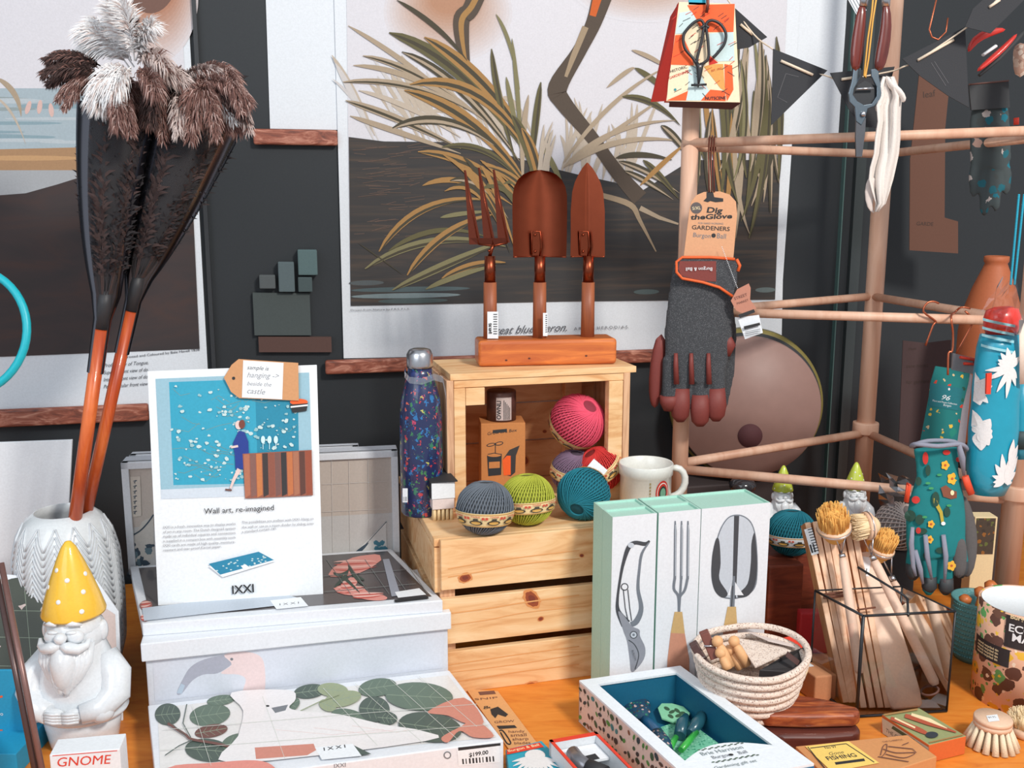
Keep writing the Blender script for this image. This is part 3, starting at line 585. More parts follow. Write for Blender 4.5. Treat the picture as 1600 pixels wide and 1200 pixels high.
pc.poly(m, [(238, 1022), (696, 972), (692, 1044), (242, 1096)], mat('print_haze', (212, 217, 228), .4, coat=.3))
pc.spoly(m, [(276, 1083), (285, 1062), (298, 1042), (320, 1030), (350, 1024), (368, 1026), (362, 1038), (340, 1052), (318, 1054), (300, 1064), (284, 1084)], mat('faint_grey_print', (170, 172, 186), .5))
pc.spoly(m, [(350, 1024), (368, 1019), (395, 1020), (412, 1034), (414, 1078), (404, 1081), (380, 1083), (384, 1062), (372, 1054), (345, 1052), (362, 1038)], mat('faint_pink_print', (230, 208, 208), .5))
pc.poly(m, [(276, 1083), (283, 1068), (289, 1071), (284, 1084)], mat('faint_blue_print', (180, 196, 212), .5)); pc.blob(m, 362, 1030, 2.4, 2.2, GREY)
m.obj('faint_print', t)
# box lying on top of it: dark flower print
zb = zt+.008; Bq = [PZ(193, 885, zb+.012), PZ(650, 866, zb+.012), PZ(692, 938, zb+.012), PZ(222, 975, zb+.012)]
Bq[0] = PZ(203, 885, zb+.012); Bq[1] = Bq[0]+(Bq[2]-Bq[3])
t = thing('wall_art_box', 'flat white box with a dark floral print, directly under the tall card', 'box', (Bq[0]+Bq[2])/2-Z*.018)
quadbox(t, Bq, .018, BX, 'box_lid')
pb = Pl(Bq[0], Z); m = MB(); e = lambda u, v: Bq[0]+(Bq[1]-Bq[0])*u+(Bq[3]-Bq[0])*v+Z*.0006
m.poly([e(.03, .05), e(.975, .05), e(.975, .93), e(.03, .93)], mat('dark_floral_ground', (76, 70, 72), .35, coat=.6)); pb.k = 61
RP = mat('tulip_pink', (222, 150, 140), .5); RP2 = mat('tulip_red', (196, 92, 82), .5); DG = mat('dark_leaf', (62, 76, 68), .5)
for cx, cy, rx, ry, a in ((555, 884, 42, 13, -18), (548, 922, 26, 8, 6), (575, 931, 30, 6, 8), (545, 914, 16, 9, -40), (228, 946, 10, 8, 0), (238, 955, 9, 7, 0), (226, 965, 7, 6, 0)):
    pb.blob(m, cx, cy, rx, ry, RP if rx > 12 else mat('rose_dusk', (150, 100, 96), .5), a, 20, .06)
    for k in range(4): pb.blade(m, (cx-rx*.8, cy+(k-1.5)*ry*.3), (cx, cy+(k-1.5)*ry*.5), (cx+rx*.8, cy+(k-1.5)*ry*.2-3), 2.5, RP2 if k % 2 else PKL)
for k in range(6): x = R.uniform(510, 590); pb.blade(m, (x, R.uniform(878, 928)), (x+10, 905), (x+R.uniform(10, 32), R.uniform(880, 926)), 5, DG)
for k in range(5): x = 510+k*30; pb.line(m, [(x, 874), (x+38, 928)], .8, mat('grid_line_grey', (120, 124, 124), .5))
pb.line(m, [(505, 900), (635, 890)], .8, MC['grid_line_grey']); pb.line(m, [(505, 925), (650, 912)], .8, MC['grid_line_grey'])
pb.poly(m, [(222, 950), (430, 925), (470, 935), (470, 942), (225, 970)], mat('pale_blue_patch', (188, 198, 210), .4)); 
pb.poly(m, [(598, 874), (608, 873), (626, 930), (612, 932)], mat('grey_strip', (150, 154, 166), .5)); 
pb.poly(m, [(422, 938), (470, 933), (482, 947), (432, 952)], WHITE); pb.text(m, 'I X X I', (437, 946), (467, 943), BLACK)
pb.poly(m, [(617, 925), (655, 919), (666, 929), (622, 934)], WHITE)
pb.poly(m, [(616, 937), (668, 931), (670, 935), (617, 941)], BLACK); m.obj('floral_print', t)
# two boxes standing upright at the back
an = fr(4); 
def upbox(lb, x0, y0, x1, y1, yb, Y0, Y1, d, prt):
    a, b = PY(x0, y0, Y0), PY(x1, y1, Y1); b.z = a.z if False else b.z
    dr = (b-a); dr.z = 0; u = dr.normalized(); n = V((u.y, -u.x, 0)); zb_ = zt+.003 if prt else .0
    t = thing('wall_art_box', lb, 'box', ((a.x+b.x)/2, (a.y+b.y)/2, zb_))
    zt_ = (a.z+b.z)/2; H = zt_-zb_
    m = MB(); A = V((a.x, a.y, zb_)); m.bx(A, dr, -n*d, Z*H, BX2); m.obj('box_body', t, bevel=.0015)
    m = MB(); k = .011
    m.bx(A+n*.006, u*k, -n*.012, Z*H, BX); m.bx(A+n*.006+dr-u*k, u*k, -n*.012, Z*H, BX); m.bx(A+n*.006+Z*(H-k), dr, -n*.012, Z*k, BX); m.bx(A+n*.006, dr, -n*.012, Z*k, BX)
    m.obj('box_rim', t, bevel=.001); return t, Pl(A, n), A, dr, u, H
up_ = upbox('upright white-rimmed box with a beige and dark blue print, behind the tall card', 190, 729, 621, 696, 0, Bq[0].y+.012, Bq[1].y+.01, .035, True)
t, pu, A, dr, u, H = up_; m = MB(); W = dr.length; q = lambda x, z, o=.0008: A+u*x+Z*z+pu.n*o
m.poly([q(.011, .011), q(W-.011, .011), q(W-.011, H-.011), q(.011, H-.011)], mat('print_beige', (198, 186, 176), .5)); m.poly([q(.011, .011, .0011), q(W-.011, .011, .0011), q(W-.011, H*.42, .0011), q(.011, H*.42, .0011)], mat('print_pale_grey', (200, 198, 196), .5))
pu.k = 102
pu.poly(m, [(240, 870), (204, 900), (204, 850), (222, 815), (240, 806)], mat('print_foam', (206, 200, 192), .5)); NB = mat('print_deep_blue', (62, 78, 92), .5)
for i in range(26): pu.blob(m, R.uniform(206, 238), R.uniform(852, 905), R.uniform(3, 8), R.uniform(3, 7), NB if i % 2 else mat('print_teal_grey', (98, 122, 132), .5), wob=.25)
pu.line(m, [(204, 838), (218, 830), (230, 818), (240, 804)], 2.2, NB)
pu.poly(m, [(203, 745), (219, 744), (221, 806), (206, 808)], mat('print_seal', (214, 204, 192), .5))
for i in range(7):
    y = 752+i*8; pu.line(m, [(208, y), (214, y-1)], 1.1, NB); pu.line(m, [(209, y+3), (213, y-2)], 1, NB); pu.line(m, [(211, y-2), (211, y+4)], .9, NB)
pu.poly(m, [(548, 870), (603, 815), (605, 868)], mat('print_foam2', (214, 214, 212), .5)); pu.line(m, [(548, 870), (572, 850), (604, 815)], 1, NB); pu.blade(m, (548, 872), (565, 858), (576, 848), 6, NB)
for i in range(9): pu.blob(m, R.uniform(586, 602), R.uniform(845, 864), 4, 4, mat('print_teal', (70, 130, 150), .5), wob=.2)
for x in (518, 545, 575): pu.line(m, [(x, 716), (x+2, 866)], .6, mat('grid_line_pale', (214, 210, 206), .5))
for y in (757, 800): pu.line(m, [(503, y), (605, y-5)], .6, MC['grid_line_pale'])
m.obj('wave_print', t)
upbox('plain white box, rearmost behind the upright beige print', 203, 717, 560, 690, 0, Bq[0].y+.06, Bq[1].y+.04, .02, False)
# tall white card
cz = zb+.0125; cb = [PZ(247, 946, cz), PZ(505, 928, cz)]
cb[1].z = cb[0].z; tl = PY(230, 580, cb[0].y+.05); tr = PY(495, 570, cb[1].y+.05)
t = thing('display_card', 'tall white IXXI display card with a blue room photo, standing on the white boxes', 'card', (cb[0]+cb[1])/2)
n = (cb[1]-cb[0]).cross(tl-cb[0]).normalized(); m = MB(); pk = Pl(cb[0], n)
m.prism([pk.at(247, 947), pk.at(505, 929), pk.at(495, 570), pk.at(230, 580)], -n*.003, WHITE); m.obj('card_board', t, bevel=.0006)
m = MB(); pk.k = 7
pk.poly(m, [(243, 592), (483, 582), (489, 772), (252, 780)], mat('photo_wall_blue', (150, 188, 204), .6))
pk.poly(m, [(251, 765), (489, 755), (489, 772), (252, 780)], mat('photo_floor', (205, 215, 226), .6))
pk.poly(m, [(264, 597), (465, 590), (467, 705), (425, 755), (271, 758)], mat('photo_cyan', (48, 160, 190), .6))
pk.poly(m, [(398, 592), (465, 590), (467, 708), (402, 712)], mat('photo_cyan_dark', (32, 135, 165), .6))
rr = random.Random(5)
for i in range(34):
    x, y = rr.uniform(268, 440), rr.uniform(600, 750); pk.line(m, [(x, y), (min(462, x+rr.uniform(10, 22)), y+rr.uniform(-8, 12)), (min(464, x+rr.uniform(24, 40)), y+rr.uniform(-12, 14))], .8, mat('photo_twig', (112, 150, 150), .6))
for i in range(230):
    x, y = rr.uniform(268, 464), rr.uniform(600, 752)
    if x > 400 and y > 702: continue
    if x+y < 985 and rr.random() < .6: continue
    s_ = rr.uniform(.9, 3.0); pk.blob(m, x, y, s_*1.3, s_, mat('photo_blossom', (196, 218, 218), .6) if i % 3 else mat('photo_blossom2', (150, 190, 196), .6), n=7, wob=.35)
# walking figure in the photograph
pk.poly(m, [(373, 673), (382, 675), (388, 690), (389, 712), (386, 733), (368, 733), (367, 712), (364, 692)], mat('photo_dress', (28, 56, 140), .6)); SKN = mat('photo_skin', (226, 200, 195), .6)
pk.blob(m, 373, 664, 5.5, 7, SKN); pk.blob(m, 378, 663, 5, 7, mat('photo_hair', (120, 62, 50), .6)); pk.line(m, [(372, 697), (361, 699)], 3.5, SKN)
pk.line(m, [(374, 733), (366, 748), (360, 763)], [7, 5, 3], SKN); pk.line(m, [(352, 765), (362, 766)], 3, BRN)
pk.blob(m, 467, 628, 14, 5, ORANGE); pk.poly(m, [(453, 632), (481, 630), (479, 642), (457, 645)], BLACK); pk.line(m, [(454, 636), (481, 633)], 2.5, WHITE)
for x in (411, 421, 431): pk.blob(m, x, 687, 3.3, 6, mat('photo_glass', (205, 232, 238), .5)); pk.line(m, [(x, 692), (x, 702)], 1, MC['photo_glass'])
pk.poly(m, [(379, 709), (487, 703), (489, 774), (383, 779)], mat('photo_plank', (150, 88, 70), .7)); x = 381
for i, c in enumerate([(176, 110, 84), (132, 92, 84), (196, 120, 70), (60, 52, 52), (140, 82, 66), (120, 84, 78), (52, 50, 52), (190, 112, 68), (168, 110, 84), (92, 58, 50), (150, 76, 54)]):
    w_ = 9.6; pk.poly(m, [(x, 710-i*.5), (x+w_-1, 709.5-i*.5), (x+w_+.6, 773.5-i*.3), (x+2, 778-i*.4)], mat('photo_plank_%d' % i, c, .7)); x += w_
pk.text(m, 'Wall art, re-imagined', (319, 803), (428, 797), BLACK)
tx = mat('small_print', (140, 142, 148), .7)
for i, s_ in enumerate(('IXXI is a fresh, innovative way to display works', 'of art in any room. The Dutch designed system', 'made up of individual squares and connectors', 'is supplied in a compact box with assembly tools', 'IXXI cards are made of high quality, moisture-', 'resistant and tear-proof Kernel paper.')): pk.text(m, s_, (255, 826+i*7.1), (368 if i < 5 else 346, 820+i*7.1), tx)
for i, s_ in enumerate(('The possibilities are endless with IXXI. Hang on', 'the wall or use as a room divider by sliding onto', 'a standard curtain rail.')): pk.text(m, s_, (378, 818+i*7.5), (490 if i < 2 else 432, 812+i*7.5), tx)
pk.poly(m, [(326, 885), (406, 863), (430, 877), (348, 902)], WHITE); pk.poly(m, [(326, 881), (404, 862), (428, 875), (344, 898)], mat('mini_box_blue', (36, 130, 165), .6))
for i in range(26): x = R.uniform(338, 415); pk.blob(m, x, 880+R.uniform(-6, 8)-(x-378)*.2, 1.8, 1, MC['photo_blossom'], n=6)
pk.poly(m, [(376, 884), (384, 882), (392, 888), (382, 891)], WHITE)
pk.text(m, 'IXXI', (363, 928), (397, 925), BLACK, thick=.02); m.obj('printed_face', t)
# parcel tag taped on it
tp_ = Pl(pk.at(400, 600, .004), n); t = thing('parcel_tag', 'kraft parcel tag with a handwritten note, fixed over the top of the IXXI card', 'tag', tp_.at(408, 620))
m = MB(); m.prism([tp_.at(*q) for q in ((350, 590), (362, 570), (373, 561), (466, 567), (467, 626), (374, 622), (361, 612))], n*.0012, KRAFT); m.obj('tag_board', t)
tp_.k = 102; m = MB(); tp_.poly(m, [(380, 563), (443, 567), (441, 624), (378, 621)], WHITE); tp_.blob(m, 365, 591, 2.5, 2.5, BLACK)
for i, s_ in enumerate(('sample is', 'hanging ->', 'beside the', 'castle')): tp_.text(m, s_, (386, 577+i*12.5), ((420, 436, 424, 414)[i], 579+i*12.5), tx if i else BLACK, italic=.3)
m.obj('handwritten_note', t)
# ---- leftmost things
t = thing('leaf_print_box', 'flat box with dark round leaves leaning behind the gnome at left', 'box', PZ(90, 1130, 0))
pp = Pl(PZ(100, 1128, 0), V((.05, -1, .55)).normalized()); m = MB(); m.prism([pp.at(*q) for q in ((-40, 893), (112, 906), (150, 905), (185, 955), (192, 1128), (20, 1128), (-40, 1128))], -pp.n*.004, BX); m.obj('box_face', t, bevel=.001)
m = MB(); pp.poly(m, [(-30, 902), (106, 912), (180, 960), (186, 1122), (25, 1120), (-30, 1020)], mat('print_blush_ground', (214, 194, 188), .5)); DL = mat('print_near_black_leaf', (64, 70, 60), .5)
for q in ((25, 925, 30, 22, -10), (70, 935, 32, 30, 10), (62, 975, 36, 40, 30), (10, 975, 30, 36, 0), (20, 1030, 26, 40, 20), (60, 1050, 22, 40, -20), (110, 1080, 20, 34, -30), (90, 1010, 26, 22, 0)): pp.blob(m, q[0], q[1], q[2], q[3], DL, q[4], 26)
pp.poly(m, [(5, 1050), (40, 1060), (70, 1100), (66, 1120), (25, 1120), (0, 1090)], mat('print_rose_ground', (196, 160, 152), .5)); pp.line(m, [(65, 1024), (90, 1014), (88, 1030)], 3, ORANGE)
for x in (38, 82): pp.line(m, [(x, 915), (x+18, 1110)], .8, MC['leaf_vein'])
for y in (953, 995, 1040): pp.line(m, [(-20, y), (110, y+3)], .8, MC['leaf_vein'])
m.obj('leaf_print', t)
for k, (xa, xb, c, lb) in enumerate(((2, 68, (132, 98, 92), 'thin mauve-brown metal stake slanting at the left edge, nearer the gnome'), (-9, 57, (86, 66, 64), 'thin darker brown stake slanting at the left edge, further from the gnome'))):
    a, b = PY(xa, 880, 1.13), PY(xb, 1215, 1.02); b.z = max(b.z, .012); m = MB(); m.tube([a, b], .0036, mat('stake_%d' % k, c, .3, .3), 10); tag(m.obj('garden_stake'), lb, 'stake')
t = MB(); c = PY(-52, 518, 1.2); rr_ = 94*mpp(c)
t.tube([c+V((rr_*math.cos(2*PI*i/48), .02*math.sin(2*PI*i/48), rr_*1.02*math.sin(2*PI*i/48))) for i in range(48)], 6.3*mpp(c), mat('hoop_cyan', (20, 175, 190), .4), 12, closed=True); tag(t.obj('rubber_hoop'), 'turquoise round rubber hoop cut by the left edge of the picture', 'hoop')
t = thing('blue_box', 'bright blue open carton at the bottom left corner', 'box', PZ(-10, 1185, 0)); CB = mat('carton_blue', (28, 148, 190), .6)
m = MB(); a = PZ(25, 1178, .03); m.bx((a.x-.06, a.y, 0), (.06, .0, 0), (-.0, .12, 0), (0, 0, .03), CB); m.bx((a.x-.06, a.y+.055, 0), (.05, 0, 0), (0, .004, 0), (0, 0, .115), CB); m.obj('carton', t, bevel=.001)
pq = Pl((a.x, a.y+.055, 0), (0, -1, 0)); m = MB(); pq.line(m, [(-3, 1090), (4, 1088)], 3, ORANGE); pq.text(m, 'No', (-6, 1118), (5, 1118), WHITE); pq.poly(m, [(-12, 1140), (4, 1140), (4, 1150), (-12, 1150)], ORANGE); m.obj('carton_print', t)
# ================================================================ pine crates and what stands on them
PW = wood('pine', (236, 190, 138), (214, 152, 96), .6, (7, 40, 40), rot=math.radians(17), c3=(244, 208, 162), bump=.08)
PE = wood('pine_end_grain', (216, 168, 130), (176, 124, 92), .7, (90, 90, 10), c3=(230, 186, 148), bump=.1)
KN = mat('pine_knot', (150, 72, 42), .6); KN2 = mat('pine_knot_halo', (216, 142, 84), .6)
cu, cv = fr(15)
f0 = PZ(692, 1086, 0); LWD, LD, LH = .375, .345, .237
t = thing('pine_crate', 'long pine crate with three front slats, carrying the twine balls and the smaller crate', 'crate', f0+cu*LWD/2+cv*LD/2)
zs_ = [PY(800, y, (f0+cu*.1).y).z for y in (1086, 1012, 992, 925, 905, 850)]
m = MB(); slats = [(0.0, .066), (.0785, .148), (.162, .237)]
for z0, z1 in slats: mm = MB(); mm.bx(f0+Z*z0, cu*LWD, cv*.010, Z*(z1-z0), PW); mm.obj('front_slat', t, bevel=.001)
for sx in (0, 1):
    for yy in (.0115, LD-.03): mm = MB(); mm.bx(f0+cu*(sx*(LWD-.022))+cv*yy+Z*.001, cu*.022, cv*.022, Z*(LH-.013), PE); mm.obj('corner_post', t)
mm = MB(); mm.bx(f0+cv*.0105+cu*.0015, -cu*.0095, cv*(LD-.0105), Z*.07, PW); mm.obj('side_slat', t, bevel=.001)
mm = MB(); mm.bx(f0+cv*.0105+cu*.0015+Z*.08, -cu*.0095, cv*(LD-.0105), Z*.062, PW); mm.obj('side_slat', t, bevel=.001)
mm = MB(); mm.bx(f0+cv*.0105+cu*.0015+Z*.155, -cu*.0095, cv*(LD-.0105), Z*.068, PW); mm.obj('side_slat', t, bevel=.001)
mm = MB(); mm.bx(f0+cu*LWD+cv*.0105, cu*.009, cv*(LD-.0105), Z*.22, PW); mm.obj('side_panel', t, bevel=.001)
mm = MB(); mm.bx(f0+cv*LD, cu*LWD, cv*.009, Z*.22, PW); mm.obj('back_panel', t, bevel=.001)
mm = MB(); mm.bx(f0+cv*.011-cu*.008+Z*(LH-.012), cu*(LWD+.017), cv*(LD-.001), Z*.012, PW); mm.obj('top_panel', t, bevel=.001)
pf = Pl(f0, -cv); mm = MB()
for x, y, rx, ry, a in ((831, 936, 9, 13, -35), (845, 967, 4, 3, -20), (828, 1074, 11, 7, -25), (727, 903, 9, 6, -10), (909, 868, 3, 2.5, 0)):
    pf.blob(mm, x, y, rx*1.35, ry*1.3, KN2, a, 20, .1); pf.blob(mm, x, y, rx, ry, KN, a, 20, .08); pf.blob(mm, x, y, rx*.55, ry*.5, mat('pine_knot_core', (122, 54, 40), .6), a, 14, .1)
for y0 in (1030, 1042, 1058, 950, 968, 880, 893): pf.line(mm, [(700, y0+9), (760, y0+R.uniform(-3, 3)), (820, y0-9+R.uniform(-3, 3)), (905, y0-20)], R.uniform(1, 2.2), mat('pine_grain_line', (226, 164, 104), .6))
mm.obj('wood_knots', t)
ct = LH
# ---- upper crate on its side
u0 = PZ(700, 801, ct); UW = .300; UD = .15
e1 = PY(1015, 600, (u0+cu*UW).y); UH = PY(735, 592, (u0+cv*.0+cu*.03).y).z-ct-.002
t = thing('pine_crate', 'small pine crate turned on its side, open to the front, carrying the copper tools', 'crate', u0+cu*UW/2+cv*UD/2)
PI_ = wood('pine_inside', (226, 166, 116), (202, 134, 84), .6, (7, 40, 40), rot=math.radians(17), c3=(236, 184, 134), bump=.08)
B = lambda name, o, a, b, c, mm_=PW: (lambda q: (q.bx(o, a, b, c, mm_), q.obj(name, t, bevel=.0008)))(MB())
B('top_panel', u0+cu*.006+Z*UH, cu*(UW+.004), cv*UD, Z*.010)
B('front_rail', u0+cu*.012+cv*.002+Z*(UH-.012), cu*(UW-.012), cv*.012, Z*.0115)
B('floor_panel', u0+cu*.0+Z*.0005+cv*.002, cu*UW, cv*UD, Z*.006)
B('side_slat', u0-cv*.0, cu*.011, cv*.06, Z*UH, PE); B('side_slat', u0+cv*.068, cu*.011, cv*.075, Z*UH, PE)
B('corner_post', u0+cu*.0115+cv*.0, cu*.018, cv*.016, Z*(UH-.0125)+Z*0, PW)
B('corner_block', u0+cu*.030+cv*.0+Z*(UH-.040), cu*.030, cv*.014, Z*.027)
B('side_slat', u0+cu*(UW-.011), cu*.011, cv*.06, Z*(UH), PE); B('side_slat', u0+cu*(UW-.011)+cv*.068, cu*.011, cv*.075, Z*UH, PE)
B('corner_post', u0+cu*(UW-.036), cu*.024, cv*.018, Z*(UH-.0125)); B('back_post', u0+cu*(UW-.07)+cv*(UD-.03), cu*.03, cv*.018, Z*(UH-.0005), PI_)
for k in range(3): B('back_slat', u0+cv*(UD-.009)+Z*(.007+k*(UH-.008)/3), cu*UW, cv*.008, Z*((UH-.008)/3-.002), PI_)
pw_ = Pl(u0+cv*(UD-.0095), -cv); mm = MB()
for x, y, rx, ry in ((816, 720, 9, 8), (851, 674, 3, 2.5), (812, 672, 4, 3)): pw_.blob(mm, x, y, rx*1.3, ry*1.3, KN2); pw_.blob(mm, x, y, rx, ry, KN, 0, 16, .1)
mm.obj('wood_knots', t)
tz = ct+UH+.0105
# ---- tool holder block and three copper tools
HB = wood('block_wood', (200, 108, 50), (176, 84, 40), .4, (6, 60, 60), rot=math.radians(12), c3=(226, 130, 60), coat=.3)
bu, bv = fr(8); b0 = PZ(748, 574, tz); bw = (PY(968, 560, b0.y+.03)-b0).length*.985; bh = PY(748, 533, b0.y).z-tz
bl = b0+bv*.002; BD = .062
t = thing('tool_block', 'solid orange-brown wooden block holding three copper tools on the upper crate', 'holder', bl+bu*bw/2+bv*BD/2)
m = MB(); m.bx(bl, bu*bw, bv*BD, Z*bh, HB); m.obj('block', t, bevel=.006, seg=4)
pb2 = Pl(bl, -bv); m = MB()
for x, y in ((827, 560), (791, 563), (916, 556)): pb2.blob(m, x, y, 2, 1.4, mat('block_dot', (92, 44, 30), .6))
m.obj('wood_pores', t)
btop = tz+bh
CP = mat('copper', (142, 70, 48), .34, 1., bump=.03, bscale=60); CPD = mat('copper_dark', (104, 52, 40), .35, 1.)
WW = wood('walnut_handle', (158, 88, 56), (120, 66, 46), .5, (40, 40, 4), c3=(176, 104, 62))
def tool(lb, name, xb, yb, head, xs=0):
    s_ = (xb-750)/220; p = bl+bu*(bw*max(.06, min(.9, s_)))+bv*BD*.5; p.z = btop; p = V((PY(xb, yb, p.y).x, p.y, btop-.0))
    t = thing(name, lb, 'garden tool', p); Q = lambda x, y, dy=0: PY(x, y, p.y+dy)
    ytop = lambda y: Q(xb, y).z
    m = MB(); m.tube([p-Z*.0, V((p.x, p.y, ytop(441)))], [.0112, .0105], WW, 20); m.obj('handle', t)
    m = MB(); m.tube([V((p.x, p.y, ytop(441))), V((p.x, p.y, ytop(400)))], [.0094, .0086], CP, 20); m.obj('ferrule', t)
    m = MB(); head(m, p, Q); m.obj('head', t, solid=0); return t, p, Q
def blade_fn(prof, xc, cup, ridge=False):
    def fn(m, p, Q):
        vs = []; n = 12
        for y, hw in prof:
            for j in range(n+1):
                q = j/n*2-1; hw_ = hw*mpp(p); dy = -cup*(abs(q) if ridge else q*q)*min(1, hw/30)+.006; vs.append(V((Q(xc, y).x+q*hw_, p.y+dy, Q(xc, y).z)))
        k = n+1; fs = [(i*k+j, i*k+j+1, (i+1)*k+j+1, (i+1)*k+j) for i in range(len(prof)-1) for j in range(n)]
        N = len(vs); vs += [v+V((0, .0015, 0)) for v in vs]; fs2 = fs+[tuple(N+i for i in f[::-1]) for f in fs]
        m.add(vs, fs2, CP, True)
        # bottom lip
        a = [vs[j] for j in range(k)]; m.tube(a, .0012, CP, 6)
        x = xc-13; w_ = .009
        m.tube([Q(xc, 402, .0), Q(xc+3, 385, -.004), Q(xc+1, 362, -.003), Q(xc-12, 361, -.003), Q(xc-12, 398, .0)], .0013, CP, 6)
        for yy in (367, 393): m.sph(Q(xc-7, yy, -.004), .0022, CP, n=10, k=6)
        m.add([Q(xc-12, 362, -.0025), Q(xc+1, 363, -.0025), Q(xc+3, 400, -.0005), Q(xc-11, 399, -.0005)], [(3, 2, 1, 0)], CP)
    return fn
def fork(m, p, Q):
    for xt, yt, xb_, yb_ in ((725, 266, 748, 382), (747, 262, 771, 384), (770, 265, 793, 379)):
        a, b = Q(xt, yt, .012), Q(xb_, yb_, 0); d = (b-a)
        m.prism([a, a+V((.003, 0, 0)), b+V((.004, 0, 0)), b+V((-.015, 0, 0))], V((0, .0025, 0)), CPD, CP)
        m.tube([a, b], [.0006, .0011], CP, 6)
    m.tube([Q(748, 381), Q(771, 384), Q(793, 379)], .0013, CP, 6)
    m.prism([Q(735, 372), Q(793, 372), Q(793, 381), Q(771, 386), Q(748, 383)], V((0, .003, 0)), CPD)
    m.tube([Q(765, 401), Q(768, 390, -.002), Q(771, 382)], .003, CP, 8); m.sph(Q(764, 392, -.004), .0022, CP, n=8, k=6)
tool('three-pronged copper hand fork standing left in the wooden block', 'hand_fork', 766, 524, fork)
tool('broad copper trowel with rounded blade, middle tool in the wooden block', 'garden_trowel', 843, 522, blade_fn([(401, 40), (399, 40.5), (380, 41), (330, 41.5), (305, 41), (292, 38.5), (281, 33), (273, 25), (268, 15), (265.5, 3)], 843, .020))
tool('narrow pointed copper trowel standing right in the wooden block', 'garden_trowel', 918, 520, blade_fn([(401, 26), (399, 26.5), (370, 26), (330, 26), (300, 23.5), (285, 19.5), (272, 13.5), (262, 7.5), (254, 1)], 918, .012, True))
for x0, lb in ((770, 0), (852, 1)):
    pass
for (cx, cy, w_, h_, yy) in ((770, 508, 17, 42, 766), (852, 507, 7, 36, 843)):
    q = Pl(PY(yy, 500, bl.y+BD*.5-.0125), V((0, -1, 0))); m = MB(); m.prism([q.at(cx+a*w_/2, cy+b*h_/2) for a, b in ((-1, -1), (1, -1), (1, 1), (-1, 1))], (0, .0006, 0), WHITE)
    q.k = 20
    for k in range(9): q.line(m, [(cx+(w_*.05), cy-h_*.4+k*h_*.09), (cx+w_*.4, cy-h_*.4+k*h_*.09)], [1.2, 1.2], BLACK)
    par = [o for o in bpy.data.objects if o.get('label') == ('three-pronged copper hand fork standing left in the wooden block' if yy == 766 else 'broad copper trowel with rounded blade, middle tool in the wooden block')][0]
    if w_ > 10: m.text('$49.95', q.at(cx-2, cy+h_*.32, .0012), Z, V((-1, 0, 0)), BLACK, h=.0045, thick=.03)
    m.obj('price_sticker', par)
# ---- steel-capped bottle
bp = PZ(660, 800, ct); bp = V((bp.x, bp.y, ct)); zt_ = PY(660, 544, bp.y).z
t = thing('drinks_bottle', 'navy drinks bottle printed with red, green and yellow flowers and a steel cap', 'bottle', bp)
BT = dots('bottle_print', (34, 44, 86), [(40, 110, 170), (34, 44, 86), (36, 84, 90), (34, 50, 110), (50, 120, 90)], 120, .40, .3, cols2=[(190, 60, 66), (214, 104, 84), (60, 130, 84), (44, 118, 176), (184, 184, 96), (190, 64, 100), (34, 44, 86)], scale2=140, rad2=.30, stretch=(1, 1, .6), coat=.5, warp=.9)
Hh = zt_-ct; r0 = .0325
m = MB(); m.lathe([(0, 0), (r0*.94, 0), (r0, .003), (r0*1.02, .1*1), (r0, Hh*.60), (r0*.92, Hh*.70), (r0*.74, Hh*.79), (r0*.58, Hh*.85), (r0*.56, Hh*.885), (0, Hh*.885)], bp, BT, 40); m.obj('bottle_body', t)
m = MB(); m.lathe([(0, Hh*.886), (r0*.60, Hh*.886), (r0*.62, Hh*.90), (r0*.62, Hh*.965), (r0*.5, Hh*.992), (r0*.3, Hh), (0, Hh)], bp, STEEL, 36); m.obj('cap', t, label='brushed steel screw cap')
m = MB(); pts = [PY(*q) for q in ((634, 578, bp.y-.02), (632, 586, bp.y-.03), (640, 595, bp.y-.036), (660, 597, bp.y-.034), (678, 590, bp.y-.03), (692, 594, bp.y-.02), (697, 620, bp.y-.02), (699, 660, bp.y-.02))]
cl = clear('tag_plastic', (235, 235, 240), .35, .2)
m.add([p+Z*.006 for p in pts]+[p-Z*.004 for p in pts], [(i, i+1, len(pts)+i+1, len(pts)+i) for i in range(len(pts)-1)], cl, True); m.obj('clear_collar', t)
pz = Pl(PY(634, 780, bp.y-.028), (-.3, -1, 0)); m = MB(); sticker(m, pz, (633, 774), 8, 22, 0, 4); m.obj('price_sticker', t)
# ---- nail brush carton
q0 = PZ(676, 815, ct); q0.z = ct; t = thing('nail_brush', 'small natural bristle nail brush in a white sleeve with black top', 'brush', q0+cu*.015)
k_ = q0; m = MB(); bz = [PY(680, y, k_.y).z-ct for y in (812, 792, 765, 745)]
m.bx(k_+Z*max(.018, bz[0]+.0), cu*.034, cv*.07, Z*.016, mat('sleeve_blush', (224, 208, 204), .6)); m.bx(k_+Z*.0345-cu*.001-cv*.001, cu*.036, cv*.072, Z*.026, WHITE); m.obj('sleeve', t, bevel=.001)
m = MB(); m.prism([k_+Z*.061-cv*.002-cu*.003, k_+Z*.0615+cu*.038-cv*.006, k_+Z*.0613+cu*.035+cv*.07, k_+Z*.0608+cv*.07-cu*.002], Z*.002, BLACK); m.bx(k_+Z*.035-cu*.0018, cu*.0006, cv*.07, Z*.026, BLACK); m.obj('sleeve_top', t)
m = MB(); BR = mat('bristle', (236, 208, 160), .8)
for i in range(5):
    for j in range(7): p = k_+cu*(.004+i*.0065)+cv*(.004+j*.009); m.tube([p, p+Z*.019], [.0032, .0022], BR, 7)
m.obj('bristles', t)
